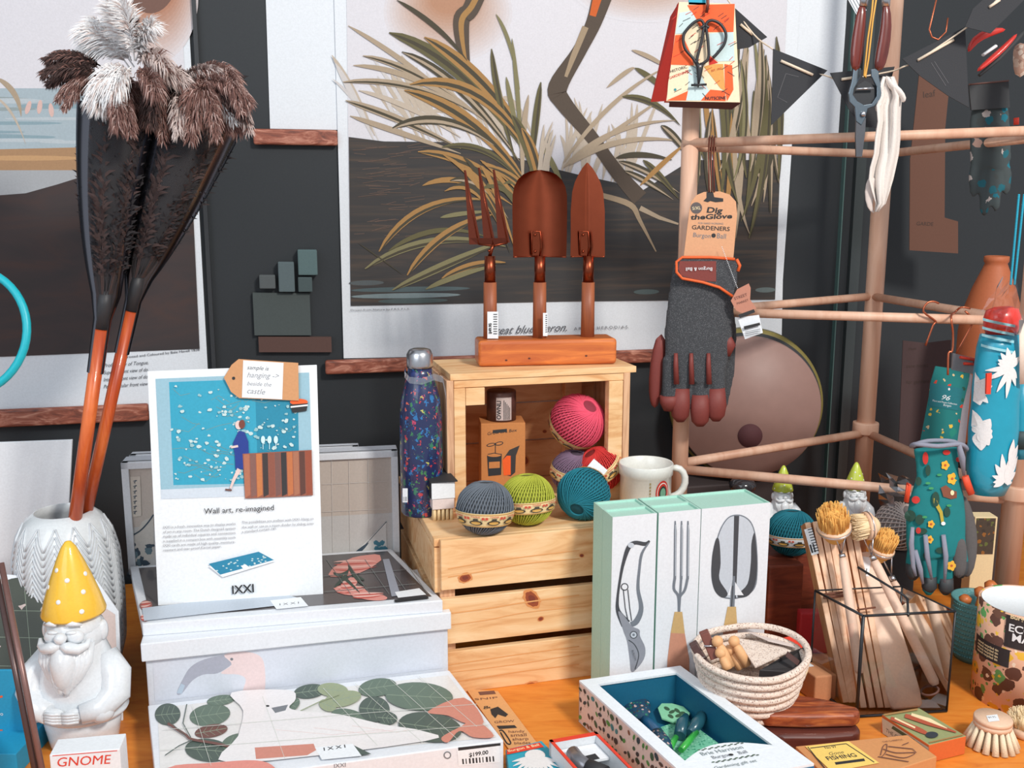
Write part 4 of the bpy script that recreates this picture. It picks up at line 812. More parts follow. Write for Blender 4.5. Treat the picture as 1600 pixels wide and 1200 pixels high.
# ---- twine balls
def ball(lb, c, r, ax, col, band=None, seed=0, loops=52, tilt=17, cat='ball of twine', group='balls of coloured twine', nm='twine_ball', tagtxt=True, front=None):
    c = V(c); t = thing(nm, lb, cat, c-Z*r, group); M = axisM(ax)
    tm = mat('twine_'+nm+str(col), col, .75, bump=.4, bscale=900); tk = mat('twine_core_'+str(col), tuple(int(v*.62) for v in col), .9)
    m = MB(); m.sph(c, (r*.955, r*.955, r*.91), tk, M, 32, 18); rr = random.Random(seed); th = math.radians(tilt)
    for k in range(loops):
        a = 2*PI*k/loops; n = V((math.cos(a)*math.cos(th), math.sin(a)*math.cos(th), math.sin(th))).normalized(); e1_ = V((0, 0, 1)).cross(n).normalized(); e2_ = n.cross(e1_); q = r*.972*(1+.012*math.sin(k*2.4))
        pts = []
        for i in range(44):
            w_ = 2*PI*i/44; p = (e1_*math.cos(w_)+e2_*math.sin(w_))*q*(1+.028*math.tanh(3*math.cos(w_))); p.z *= .95; pts.append(c+M @ p)
        m.tube(pts, r*.030, tm, 5, closed=True)
    m.obj('wound_twine', t)
    if band:
        lo, hi, bc = band; M2 = M; m = MB(); bm_ = mat('band_'+str(bc), bc, .6)
        pr = [(r*1.035*math.sqrt(max(.05, 1-z*z))+.0008, z*r) for z in [lo+(hi-lo)*i/6 for i in range(7)]]
        m.lathe(pr, c, bm_, 56, M2); zz = [(lo+(hi-lo)*q)*r for q in (.08, .92)]
        for z in zz: rad = r*1.04*math.sqrt(1-(z/r)**2)+.0014; m.lathe([(rad, z-.0006), (rad, z+.0006)], c, mat('band_rule', (196, 150, 84), .6), 56, M2)
        dk = mat('band_print_dark', (70, 66, 56), .6); rd = mat('band_print_red', (200, 84, 64), .6); am = mat('band_amber', (214, 170, 92), .6)
        vdir = M.transposed() @ (CO-c).normalized(); a0 = math.atan2(vdir.y, vdir.x)
        rad = r*1.045+.0016; mid = (lo+hi)/2*r; hh = (hi-lo)*r
        F_ = lambda u, v: c+M @ V(((rad*math.sqrt(max(.1, 1-((mid+v)/r)**2))+.0006)*math.cos(a0+u/rad), (rad*math.sqrt(max(.1, 1-((mid+v)/r)**2))+.0006)*math.sin(a0+u/rad), mid+v))
        for s_ in (-1.62, -.54, .54, 1.62):
            cx = s_*r*.62
            def shp(pts2, mm_, k=0): m.poly([F_(cx+u*r*.22, v*hh*.42) for u, v in pts2], mm_)
            # small printed label motif: dark lozenge with amber oval
            N_ = 16; ring = [(math.cos(2*PI*i/N_)*1.15, -.35+math.sin(2*PI*i/N_)*.42) for i in range(N_)]; shp(ring, dk)
            m.poly([F_(cx+u*r*.22*.85, v*hh*.42-.15*hh*.42*0)+(F_(cx, 0)-c).normalized()*.0004 for u, v in [(math.cos(2*PI*i/N_), -.35+math.sin(2*PI*i/N_)*.26) for i in range(N_)]], am)
            m.poly([F_(cx+u*r*.22, v*hh*.42)+(F_(cx, 0)-c).normalized()*.0006 for u, v in ((-.45, -.05), (.45, -.05), (.38, .42), (-.38, .42))], dk)
            for d_ in (-1.25, 1.25): m.poly([F_(cx+(d_+u*.22)*r*.22, (.45+v*.22)*hh*.42)+(F_(cx, 0)-c).normalized()*.0006 for u, v in ((-1, -1), (1, -1), (1, 1), (-1, 1))], rd)
            if tagtxt: m.text('TWINE', None, None, None, rd, w=r*.34, fn=lambda u, v, cx=cx: F_(cx-r*.17+u, hh*.24+v*.8)+(F_(cx, 0)-c).normalized()*.0008, thick=.02)
        m.obj('paper_band', t, label='cream printed paper band')
    return t
def onz(x, y, z, r):     # centre of a ball seen at x, y resting on height z
    return PZ(x, y, z+r*.955)
gb = onz(758, 793, ct, .0405); sc_ = lambda px, p: px*mpp(p)
CB_ = (236, 214, 162)
ball('charcoal grey twine ball with a cream band, at the front left of the crate top', gb, sc_(44, gb), (0.02, .1, 1), (104, 112, 122), (-.52, -.02, CB_), 1)
gb = onz(824, 780, ct, .040); ball('lime green twine ball with a cream band, beside the grey ball', gb, sc_(42, gb), (-.05, .1, 1), (176, 182, 62), (-.38, .06, CB_), 2)
gb = onz(912, 772, ct, .040); ball('teal twine ball lying on its side in front of the mug', gb, sc_(41, gb), (-.35, -.86, -.42), (18, 118, 136), (-.9, -.72, CB_), 3)
gp2 = onz(900, 745, ct, .036); gp2 = V((PY(898, 736, gp2.y).x, gp2.y+.012, PY(898, 740, gp2.y).z)); ball('dusty purple twine ball under the pink one', gp2, sc_(36, gp2), (.1, -.2, 1), (128, 104, 128), (-.15, .3, CB_), 4)
gr = PY(937, 733, gp2.y-.012); ball('red twine ball squeezed behind the teal one with a white price label', gr, sc_(36, gr), (-.5, -.2, .8), (206, 52, 48), (-.2, .3, CB_), 5)
pkc = PY(903, 658, gp2.y+.01); pt_ = ball('bright pink twine ball on top of the small heap inside the crate', pkc, sc_(43, pkc), (.45, -.55, .75), (232, 84, 112), (-.62, -.2, CB_), 6)
m = MB(); q = Pl(PY(930, 735, gr.y-.045), (-.1, -1, .4)); sticker(m, q, (931, 735), 28, 24, 40, 7); m.obj('price_sticker', [o for o in bpy.data.objects if str(o.get('label', '')).startswith('red twine')][0])
# ---- mug
mp_ = PZ(1008, 790, ct); mp_ = V((PY(1010, 740, mp_.y).x, mp_.y+.006, ct)); mz = PY(1010, 722, mp_.y).z-ct; mr = 42*mpp(V((mp_.x, mp_.y, ct+.07)))
t = thing('mug', 'cream enamel-style mug with a red oval badge, beside the teal twine ball', 'mug', mp_); MG = mat('mug_cream', (224, 224, 218), .3, coat=.4)
m = MB(); m.lathe([(0, 0), (mr*.9, 0), (mr*.95, .004), (mr*.95, mz*.72), (mr*1.0, mz*.745), (mr*1.01, mz*.98), (mr*.985, mz), (mr*.95, mz*.98), (mr*.9, mz*.7), (mr*.88, .006), (0, .006)], mp_, MG, 48); m.obj('mug_body', t)
m = MB(); hx = mp_.x+mr*.93; m.tube([V((hx, mp_.y-.0, ct+mz*.86)), V((hx+mr*.35, mp_.y, ct+mz*.88)), V((hx+mr*.58, mp_.y, ct+mz*.66)), V((hx+mr*.52, mp_.y, ct+mz*.38)), V((hx+mr*.25, mp_.y, ct+mz*.2)), V((hx-.002, mp_.y, ct+mz*.18))], .0062, MG, 14); m.obj('handle', t, subd=1)
fm = lambda a0: (lambda u, v: mp_+V(((mr*.955+.0008)*math.sin(a0+u/mr), -(mr*.955+.0008)*math.cos(a0+u/mr), v)))
m = MB()
for k, (s_, c) in enumerate(((1, (196, 52, 44)), (.84, (228, 226, 218)), (.76, (196, 52, 44)), (.58, (44, 60, 54)), (.42, (110, 160, 135)))):
    g = fm(math.radians(32)); mm_ = mat('badge_%d' % k, c, .4); m.poly([g(.013*s_*math.cos(2*PI*i/24), mz*.42+.020*s_*math.sin(2*PI*i/24))+V((.3, -.9, 0))*(.0003*k) for i in range(24)], mm_)
g = fm(math.radians(2)); gm = mat('mug_stripe', (150, 132, 92), .5)
for k in range(8): m.poly([g(u, mz*.1+k*mz*.075+v) for u, v in ((-.0012, 0), (.0012, 0), (.0012, mz*.05), (-.0012, mz*.05))], gm)
m.obj('badge_print', t)
# ---- seed kit carton and tin inside the crate
k0 = PZ(752, 762, ct+.007); k0 = V((PY(752, 740, u0.y+.055).x, u0.y+.05, ct+.0072)); kh = PY(752, 662, k0.y).z-k0.z
t = thing('seed_kit_carton', 'upright kraft carton with a seedling-in-a-jar drawing, inside the upper crate', 'carton', k0+cu*.03)
KO = mat('kraft_orange', (196, 126, 70), .8, bump=.04); KS = mat('kraft_shadow_side', (170, 108, 66), .8)
ku, kv = fr(6); kw = 69*mpp(k0); m = MB(); m.bx(k0, ku*kw, kv*.055, Z*kh, KO); m.obj('carton', t, bevel=.001)
pq = Pl(k0, -kv); m = MB(); pq.text(m, 'Grow in a Box', (762, 680), (808, 674), BLACK, h=5, italic=.2); pq.poly(m, [(770, 672), (792, 670), (792, 675), (770, 677)], BLACK)
pq.line(m, [(774, 712), (774, 692)], 1.2, BLACK); pq.blob(m, 767, 695, 7, 2.6, BLACK, -12); pq.blob(m, 780, 693, 6.5, 3, BLACK, -12); pq.blob(m, 767, 695, 5.5, 1.5, KO, -12); pq.blob(m, 780, 693, 5, 1.8, KO, -12)
pq.poly(m, [(761, 711), (784, 709), (783, 742), (763, 744)], BLACK); pq.poly(m, [(764, 722), (781, 721), (781, 731), (764, 732)], KO); pq.blob(m, 772, 711, 11, 3, KO); pq.line(m, [(762, 710), (772, 708), (783, 710)], 1.2, BLACK)
pq.poly(m, [(785, 719), (796, 703), (812, 696), (806, 712), (805, 738), (798, 744), (790, 742)], mat('jar_dark', (60, 56, 56), .5)); pq.poly(m, [(785, 719), (792, 712), (798, 712), (798, 742), (787, 743)], ORANGE); m.obj('carton_print', t)
tc_ = k0+ku*kw*.50+kv*.03+Z*kh; tr_ = 23*mpp(tc_); th_ = .046
t = thing('small_tin', 'small dark tin with a sideways cream label, standing on the kraft carton', 'tin', tc_)
m = MB(); m.lathe([(0, 0), (tr_, 0), (tr_, th_), (tr_*.96, th_+.002), (0, th_+.002)], tc_, mat('tin_brown', (104, 72, 64), .4, .4), 36); m.obj('tin_body', t)
g = lambda u, v: tc_+V(((tr_+.0007)*math.sin(u/tr_), -(tr_+.0007)*math.cos(u/tr_), v)); m = MB()
for k in range(12): a = -.008+k*.0021; m.add([g(a, .003), g(a+.0021, .003), g(a+.0021, th_-.006), g(a, th_-.006)], [(0, 1, 2, 3)], mat('tin_label', (196, 176, 170), .6))
g2 = lambda u, v: tc_+V(((tr_+.0012)*math.sin((-.0005-v)/tr_), -(tr_+.0012)*math.cos((-.0005-v)/tr_), .005+u))
m.text('OWNLI', None, None, None, BLACK, w=.030, fn=g2, thick=.02)
for k in range(5): m.add([g(.004+k*.0024, .004)+V((0, -.0008, 0)), g(.0048+k*.0024, .004)+V((0, -.0008, 0)), g(.0048+k*.0024, .036-k*.003)+V((0, -.0008, 0)), g(.004+k*.0024, .036-k*.003)+V((0, -.0008, 0))], [(0, 1, 2, 3)], BLACK)
m.obj('tin_label', t)
# ---- mint tool boxes
MN = mat('mint_card', (172, 214, 200), .6, bump=.02); MNW = mat('mint_box_front', (222, 226, 232), .5); MG_ = mat('mint_edge_teal', (60, 160, 145), .6)
zm = .287; mx0, mx1 = PZ(957, 808, zm), PZ(1204, 785, zm); mu = (mx1-mx0).normalized(); mv = V((-mu.y, mu.x, 0)); MW = (mx1-mx0).length; MD = .034; b_ = V((mx0.x, mx0.y, 0))
bx_ = PZ(914, 783, zm); d_ = bx_-mx0; MD = min(.036, d_.dot(mv)/2)
lay = [(0, .272, 0, 'white and mint boxed secateurs at the left front of the mint tool boxes', 'f'), (.282, .548, 0, 'white and mint boxed weed fork in the middle front of the mint tool boxes', 'f'), (.551, 1.0, 0, 'white and mint boxed trowel, widest and rightmost of the mint tool boxes', 't'),
       (0, .272, 1, 'mint box standing directly behind the boxed secateurs', ''), (.282, .548, 1, 'mint box standing directly behind the boxed weed fork', '')]
pm = Pl(b_-mv*.0006, -mv); ink2 = mat('engraved_grey', (112, 120, 130), .5); ink3 = mat('engraved_dark', (64, 68, 74), .5); ink4 = mat('engraved_light', (190, 198, 208), .5); BRS = mat('print_brass', (196, 164, 112), .5); PWD = mat('print_wood', (196, 140, 116), .6)
for i, (a, b, row, lb, art) in enumerate(lay):
    dep = MD*2 if art == 't' else MD; o = b_+mu*(MW*a)+mv*(MD*row+.0003*row); w_ = MW*(b-a)-.0004
    t = thing('tool_box', lb, 'box', o+mu*w_/2+mv*dep/2)
    m = MB(); m.bx(o, mu*w_, mv*(dep-.0004), Z*(zm-.003), MN); m.obj('carton', t)
    m = MB(); k = .0025     # raised rim around the recessed top
    m.bx(o+Z*(zm-.003), mu*w_, mv*k, Z*.003, MN); m.bx(o+Z*(zm-.003)+mv*(dep-.0004-k), mu*w_, mv*k, Z*.003, MN); m.bx(o+Z*(zm-.003)+mv*k, mu*k, mv*(dep-2*k), Z*.003, MN); m.bx(o+Z*(zm-.003)+mv*k+mu*(w_-k), mu*k, mv*(dep-2*k), Z*.003, MN); m.obj('box_rim', t)
    if row == 0:
        m = MB(); m.bx(o-mv*.0008, mu*w_, mv*.0006, Z*zm, MNW); m.obj('front_panel', t)
        m = MB(); pm.k = 27
        if i == 0:
            pm.line(m, [(1015, 845), (1008, 850), (992, 848), (982, 856), (974, 880), (969, 905), (965, 935), (966, 955), (978, 975)], [3, 6, 6, 7, 5, 4, 4, 7, 16], ink3)
            pm.line(m, [(1014, 848), (1003, 865), (999, 890), (997, 920), (1002, 950), (995, 970), (986, 976)], [2, 4, 4, 5, 7, 9, 8], ink2)
            pm.spoly(m, [(966, 956), (975, 962), (987, 978), (999, 984), (1000, 994), (1008, 1012), (1006, 1030), (992, 1048), (986, 1048), (984, 1030), (980, 1002), (974, 985)], mat('print_gunmetal', (138, 142, 152), .5)); pm.line(m, [(982, 1000), (992, 1008), (998, 1024), (992, 1046)], 1.6, ink3)
            pm.blob(m, 990, 992, 6, 6, ink3); pm.blob(m, 990, 992, 4.6, 4.6, ink4); pm.blob(m, 990, 992, 2, 2, ink2); pm.blob(m, 986, 852, 5, 4, ink4)
            pm.blob(m, 976, 917, 6, 6, ink3); pm.blob(m, 976, 917, 4.3, 4.3, MNW); pm.line(m, [(974, 922), (977, 950), (981, 968)], 1.4, ink3); pm.line(m, [(981, 921), (984, 950), (987, 970)], 1.4, ink3)
            m.text('BURGON', pm.at(987, 1016, .003), (pm.at(992, 1032)-pm.at(987, 1016)).normalized(), mu, ink3, h=.003)
        elif i == 1:
            for x in (1055, 1065, 1075): pm.line(m, [(x, 814), (x+.3, 830), (x-.5, 905)], [2, 4, 4], ink2); pm.line(m, [(x+.8, 820), (x+.6, 900)], 1, ink4)
            pm.line(m, [(1054.5, 903), (1053, 920), (1060, 932), (1061, 956)], 4, ink2); pm.line(m, [(1074.5, 903), (1070, 922), (1062, 934), (1061, 956)], 4, ink2); pm.line(m, [(1064.5, 903), (1061, 956)], 3.5, ink2)
            pm.poly(m, [(1054, 956), (1066, 956), (1070, 990), (1048, 989)], BRS); pm.poly(m, [(1048, 989), (1070, 990), (1077, 1030), (1077, 1055), (1042, 1055), (1043, 1030)], PWD)
        else:
            bd = [(1152, 804), (1164, 807), (1174, 816), (1180, 832), (1183, 855), (1184, 885), (1182, 912), (1174, 926), (1160, 933), (1146, 936), (1130, 934), (1118, 925), (1112, 905), (1112, 880), (1118, 850), (1126, 825), (1138, 808)]
            pm.spoly(m, bd, ink2); pm.k += 8; pm.spoly(m, [((x-1149)*.95+1149, (y-870)*.972+870) for x, y in bd], ink4)
            pm.poly(m, [(1147, 806), (1155, 806), (1150, 935), (1144, 935)], ink3); pm.spoly(m, [(1119, 842), (1124, 846), (1126, 880), (1124, 905), (1137, 927), (1129, 934), (1117, 923), (1112, 900), (1113, 868)], ink3)
            pm.spoly(m, [(1178, 833), (1180, 840), (1183, 880), (1180, 912), (1170, 930), (1155, 934), (1153, 928), (1168, 912), (1173, 880), (1174, 850)], ink3)
            pm.poly(m, [(1137, 930), (1162, 930), (1152, 915), (1146, 905)], MNW); pm.line(m, [(1147, 900), (1145, 925), (1144, 952)], [3, 7, 7], ink2); pm.line(m, [(1145, 915), (1143, 950)], 2, ink3)
            pm.poly(m, [(1137, 948), (1150, 948), (1152, 978), (1131, 978)], BRS); pm.poly(m, [(1131, 978), (1152, 978), (1154, 1010), (1128, 1010)], PWD)
        m.obj('printed_tool', t)
# little gap strip seen between the boxes is open air; a teal liner shows in it
# ================================================================ right: risers, hanging goods
RS = wood('riser_red_wood', (132, 62, 44), (104, 46, 36), .5, (4, 60, 60), c3=(150, 74, 50), bump=.1)
ra, rb = PZ(1192, 1012, 0), PZ(1262, 1003, 0); ru = fr(10)[0]; rv_ = fr(10)[1]; rz = .139
r0_ = V((ra.x+.004, ra.y, 0))
t = thing('wooden_riser', 'dark red-brown wooden block riser behind the mint boxes, under the small gnomes', 'riser', r0_+ru*.09+rv_*.16)
m = MB(); m.bx(r0_, ru*.060, rv_*.33, Z*rz, RS); m.bx(r0_+ru*.0605+rv_*.06, ru*.115, rv_*.27, Z*rz, RS); m.obj('riser_block', t, bevel=.003)
t = thing('dark_riser', 'low dark box in the shade carrying the round sieve', 'riser', (.38, 1.86, 0))
o = V((.335, 1.875, 0)); m = MB(); m.bx(o, fr(13)[0]*.26, fr(13)[1]*.12, Z*.150, mat('riser_dark', (70, 60, 60), .7)); m.obj('riser_block', t, bevel=.003)
# ---- round garden sieve drum
cc = PY(1166, 652, 1.925); rr_ = 109*mpp(cc); cc.z = .152+rr_*1.10; ax = V((-.12, -1, .03)).normalized(); M = axisM(ax)
t = thing('round_sieve', 'large round pinkish-brown lidded drum with a finger hole and olive rim, standing behind the rack', 'drum', cc-Z*rr_)
PD = mat('drum_face', (158, 126, 118), .5, bump=.03, bscale=40)
m = MB(); m.lathe([(0, .03), (rr_*.985, .03), (rr_, .024), (rr_, .0)], cc, PD, 72, M); m.obj('face_disc', t)
m = MB(); m.lathe([(rr_*.98, 0), (rr_*1.04, -.006), (rr_*1.04, -.012), (rr_*.99, -.014)], cc, DARK, 72, M); m.obj('dark_hoop', t)
m = MB(); m.lathe([(rr_*.99, -.014), (rr_*1.08, -.016), (rr_*1.10, -.04), (0, -.04)], cc, mat('olive_hoop', (130, 118, 62), .5), 72, M); m.obj('olive_hoop', t)
m = MB(); hp = PN(1172, 681, cc+ax*.0306, ax); h_ = 19*mpp(hp); m.lathe([(0, .0006), (h_, .0006), (h_, 0)], hp, mat('hole_shade', (94, 56, 60), .8), 28, M); m.obj('finger_hole', t)
# dark round knob below
kp = PY(1160, 762, 1.7); t = MB(); t.lathe([(0, -.03), (.012, -.03), (.014, -.012), (.024, .0), (.025, .008), (.018, .016), (0, .019)], (kp.x, kp.y, kp.z), mat('smoked_glass', (52, 50, 54), .15, coat=.6), 28)
t.lathe([(0, 0), (.03, 0), (.03, .004), (.01, .008), (.009, kp.z-.03), (0, kp.z-.03)], (kp.x, kp.y, .0005), mat('smoked_glass', (52, 50, 54), .15), 24); tag(t.obj('glass_stopper'), 'smoked glass knob peeping over the boxed trowel', 'knob')
# ---- small gnomes
for x, y, lb in ((1219, 838, 'small white gnome with a yellow-green hat, nearer the mint boxes'), (1331, 838, 'small white gnome with a yellow-green hat, behind the golden dish brush')):
    p = PZ(x, y, rz+.001); H = PY(x, 727 if x < 1300 else 722, p.y).z-rz-.001; gnome(lb, (p.x, p.y, rz+.001), H, GH, 'gnome', 'small gnomes on the riser')
# ---- teal ball with label on riser, pale string ball
tb = V((PZ(1240, 870, rz).x, r0_.y+.055, 0)); rr2 = 37*mpp(PZ(1240, 860, rz)); tb = V((PY(1240, 840, tb.y).x-.004, tb.y, rz+rr2*.96))
ball('teal twine ball with a barcode label, on the red-brown riser', tb, rr2, (0, .1, 1), (14, 112, 130), (-.42, .0, (222, 226, 230)), 9, tagtxt=False)
gb = PY(1405, 822, 1.50); ball('pale brown string ball in netting behind the dish brushes', gb, 38*mpp(gb), (.4, -.5, .7), (206, 190, 184), None, 10, loops=26, tilt=30)
t = MB(); t.lathe([(0, 0), (.035, 0), (.035, .004), (.028, .006), (.028, gb.z-38*mpp(gb)*.96), (0, gb.z-38*mpp(gb)*.96)], (gb.x, gb.y, .0005), mat('stand_dark', (66, 58, 58), .7), 28); tag(t.obj('round_stand'), 'dark round stand under the pale string ball', 'stand')
# clear plastic crumple by the ball
t = MB(); cl2 = clear('crumpled_film', (180, 178, 180), .02, .25); rr = random.Random(4); P_ = []
for i in range(6):
    for j in range(5): P_.append(PY(1374+j*13+rr.uniform(-4, 4), 742+i*9+rr.uniform(-4, 4), 1.49+rr.uniform(-.012, .006)))
t.add(P_, [(i*5+j, i*5+j+1, (i+1)*5+j+1, (i+1)*5+j) for i in range(5) for j in range(4)], cl2); tag(t.obj('plastic_film'), 'crumpled clear film above the pale string ball', 'film')
# ---- seed packet box at the back right
q = V((PY(1520, 850, 1.62).x, 1.62, 0)); t = thing('seed_box', 'small box with a dark flowery picture behind the rack post at right', 'box', q+V((.02, .02, 0)))
m = MB(); m.bx(q, (.040, 0, 0), (0, .03, 0), Z*PY(1520, 808, 1.62).z, CREAM); m.obj('carton', t, bevel=.001)
m = MB(); a = PY(1521, 866, 1.6192); b = PY(1521, 810, 1.6192); m.bx(a, (.034, 0, 0), (0, .0005, 0), Z*(b.z-a.z), dots('seed_picture', (74, 66, 58), [(150, 100, 50), (70, 64, 56), (100, 112, 60), (60, 56, 52)], 120, .4)); m.obj('printed_picture', t)
# ---- brown sheets hanging in the shade
def sheet(lb, pts, Y, c, txt=None, th=.002):
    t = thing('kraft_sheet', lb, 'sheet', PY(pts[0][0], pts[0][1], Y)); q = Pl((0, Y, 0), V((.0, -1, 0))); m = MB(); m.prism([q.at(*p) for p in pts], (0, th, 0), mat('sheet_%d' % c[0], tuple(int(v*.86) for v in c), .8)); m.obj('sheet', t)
    if txt:
        m = MB()
        for s_, a, b in txt: q.text(m, s_, a, b, mat('sheet_ink', (70, 54, 48), .8))
        m.obj('printed_words', t)
    return t
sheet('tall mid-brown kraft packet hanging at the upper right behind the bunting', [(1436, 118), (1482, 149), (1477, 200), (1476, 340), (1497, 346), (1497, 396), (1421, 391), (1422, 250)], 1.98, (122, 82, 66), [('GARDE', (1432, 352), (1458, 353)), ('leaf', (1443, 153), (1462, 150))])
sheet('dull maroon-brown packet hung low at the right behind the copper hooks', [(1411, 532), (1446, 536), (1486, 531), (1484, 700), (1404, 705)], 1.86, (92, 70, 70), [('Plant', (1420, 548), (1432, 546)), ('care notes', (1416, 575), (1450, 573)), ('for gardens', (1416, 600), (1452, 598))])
# terracotta bottle
tb = PY(1548, 470, 1.74); t = MB(); k = mpp(tb); z0 = 0; yz = lambda y: PY(1548, y, tb.y).z
t.lathe([(0, yz(690)), (.05, yz(690)), (.054, yz(684)), (.054, yz(520)), (.050, yz(490)), (.036, yz(450)), (.021, yz(418)), (.0185, yz(412)), (.021, yz(409)), (.021, yz(401)), (.017, yz(400)), (.015, yz(415)), (0, yz(420))], (tb.x+.004, tb.y, .0005), mat('terracotta', (176, 96, 58), .6), 40); tag(t.obj('terracotta_bottle'), 'tall terracotta bottle standing behind the teal flowered bag', 'bottle')
t = MB(); t.bx((tb.x-.05, tb.y-.05, 0), (.11, 0, 0), (0, .11, 0), Z*(yz(690)+.0004), mat('stand_dark', (66, 58, 58), .7)); tag(t.obj('plinth', None, bevel=.002), 'dark plinth under the terracotta bottle', 'plinth')
# ================================================================ hanging on the rack
def hook(m, pts, Y, r=.0014, dy=None): m.tube([PY(x, y, Y if dy is None else dy[i]) for i, (x, y) in enumerate(pts)], r, COPPERW, 7)
# ---- dark garden gloves with card tag
GY = 1.565; GB = dots('tweed_charcoal', (62, 64, 68), [(108, 110, 114), (60, 62, 66), (84, 86, 90), (56, 58, 62)], 900, .42, .95); GLR = mat('leather_maroon', (122, 52, 46), .6, bump=.1); GPI = mat('orange_piping', (226, 98, 44), .6)
t = thing('garden_gloves', 'pair of charcoal tweed gardening gloves with maroon leather fingertips, hanging from the rack', 'gloves', PY(1095, 400, GY))
def T(m, pts, rs, mm, Y=GY, flat=.42, n=14): p0 = PY(pts[0][0], pts[0][1], Y); k = mpp(p0); m.tube([PY(q[0], q[1], Y-(q[2] if len(q) > 2 else 0)) for q in pts], [r*k for r in rs], mm, n, flat=flat)
m = MB(); T(m, [(1096, 410), (1096, 460), (1092, 520), (1088, 570), (1088, 596)], [44, 52, 55, 50, 46], GB, flat=.26)
for pts, rs in (([(1050, 560), (1048, 600), (1046, 632), (1045, 641)], [15, 14, 12, 6]), ([(1066, 580), (1064, 620), (1063, 648), (1063, 657)], [15, 14, 13, 7]), ([(1094, 580), (1095, 625), (1094, 655), (1094, 664)], [15, 14, 13, 7]), ([(1118, 570), (1120, 615), (1119, 647), (1119, 656)], [15, 14, 13, 7])): T(m, pts, rs, GB, flat=.7)
m.obj('glove_body', t, remesh=.0024)
m = MB(); T(m, [(1122, 470), (1138, 500), (1142, 530), (1136, 560)], [16, 20, 17, 10], GB, GY+.022, .5); T(m, [(1100, 430), (1104, 520), (1106, 590), (1128, 640)], [40, 48, 44, 10], GB, GY+.026, .25)
m.obj('second_glove', t, remesh=.0026)
for pts, rs in (([(1034, 520), (1026, 570), (1023, 615), (1023, 638)], [9, 12, 11, 5]),): m = MB(); T(m, pts, rs, GLR, GY+.012, .7); m.obj('fingertip', t, subd=1)
for pts, rs in (([(1046, 618), (1046, 630), (1045, 642)], [15.5, 15, 8]), ([(1064, 606), (1063, 635), (1063, 650), (1063, 659)], [14, 15.5, 13.5, 6]), ([(1094, 616), (1094, 642), (1094, 658), (1094, 666)], [14, 15.5, 13.5, 6]), ([(1119, 606), (1120, 634), (1119, 649), (1119, 658)], [14, 15.5, 13.5, 6]), ([(1134, 525), (1140, 540), (1136, 556)], [8, 10, 5])):
    m = MB(); T(m, pts, rs, GLR, GY-.001, .72); m.obj('fingertip', t)
for x in (1056, 1080, 1107): m = MB(); T(m, [(x, 552), (x, 570), (x+1, 600)], [3, 4, 4.5], GLR, GY-.016, .9, 8); m.obj('finger_seam', t)
m = MB(); q = Pl((0, GY-.023, 0), (0, -1, 0)); out = [(1058, 404), (1056, 420), (1060, 432), (1072, 437), (1100, 443), (1122, 450), (1145, 463), (1152, 440), (1152, 406)]
m.prism([q.at(*p) for p in out], (0, .006, 0), GB); m.obj('cuff_strap', t, bevel=.001)
CS = bpy.data.objects['cuff_strap']; m = MB(); m.prism([q.at(x, y, .0006) for x, y in [(1062, 408), (1060, 420), (1064, 430), (1075, 434), (1098, 439), (1119, 440), (1119, 408)]], (0, .001, 0), GLR); q.k = 102; m.text('Burgon & Ball', q.at(1113, 418, .003), V((-1, 0, 0)), V((0, 0, -1)), WHITE, w=.042); m.obj('strap_patch', CS, label='maroon strap patch')
m = MB(); m.tube([q.at(*p) for p in [(1148, 405), (1110, 402), (1066, 402), (1057, 409), (1057, 425), (1066, 435), (1098, 441), (1124, 449), (1146, 464)]], .0023, GPI, 8); m.tube([q.at(*p) for p in [(1151, 405), (1156, 415), (1153, 424)]], .0026, GPI, 8); m.obj('orange_piping', CS)
t2 = thing('card_tag', 'rounded kraft Dig the Glove hang card above the charcoal gloves', 'hang card', PY(1110, 350, GY-.012)); q = Pl((0, GY-.016, 0), (0, -1, 0))
pts = [(1068, 402), (1077, 330), (1080, 315), (1088, 305), (1100, 300), (1125, 299), (1140, 304), (1150, 315), (1152, 335), (1146, 403)]
m = MB(); m.prism([q.at(*p) for p in pts], (0, .0015, 0), mat('card_kraft', (212, 158, 120), .8, bump=.04)); m.obj('card', t2, bevel=.0004)
m = MB(); q.blob(m, 1088, 325, 9, 9, mat('card_grey', (92, 84, 84), .7), n=28); q.text(m, 'S/XL', (1082, 328), (1095, 327), CREAM); q.text(m, 'Dig', (1104, 332), (1129, 333), BLACK, h=8.5, thick=.03, italic=.1); q.text(m, 'theGlove', (1079, 343), (1144, 341), BLACK, h=7.5, thick=.03, italic=.1)
q.text(m, 'FOR HARD WORKING', (1091, 350), (1130, 351), GREY); q.text(m, 'GARDENERS', (1081, 358), (1140, 361), BLACK, h=6.5, thick=.01); q.text(m, 'Burgon', (1083, 370), (1110, 372), GREY); q.blob(m, 1115, 368, 3.4, 3.4, BLACK); q.text(m, 'Ball', (1120, 372), (1134, 373), GREY, h=8)
q.poly(m, [(1099, 314), (1104, 309), (1104, 300), (1114, 300), (1116, 308), (1130, 310), (1130, 315), (1118, 316), (1110, 314), (1106, 316)], BLACK); m.obj('card_lettering', t2)
t3 = thing('copper_hook', 'dark copper wire hook looped over the top dowel, carrying the glove card', 'hook', PY(1112, 215, GY+.03)); m = MB()
for x in (1108, 1112, 1116): m.tube([PY(x, 300, GY-.018), PY(x-1, 240, 1.585), PY(x, 216, 1.592), PY(x+1, 212, 1.604), PY(x+2, 222, 1.62), PY(x+2, 236, 1.62)], .0012, mat('wire_dark_copper', (112, 58, 46), .4, .6), 6)
m.obj('wire_loop', t3)
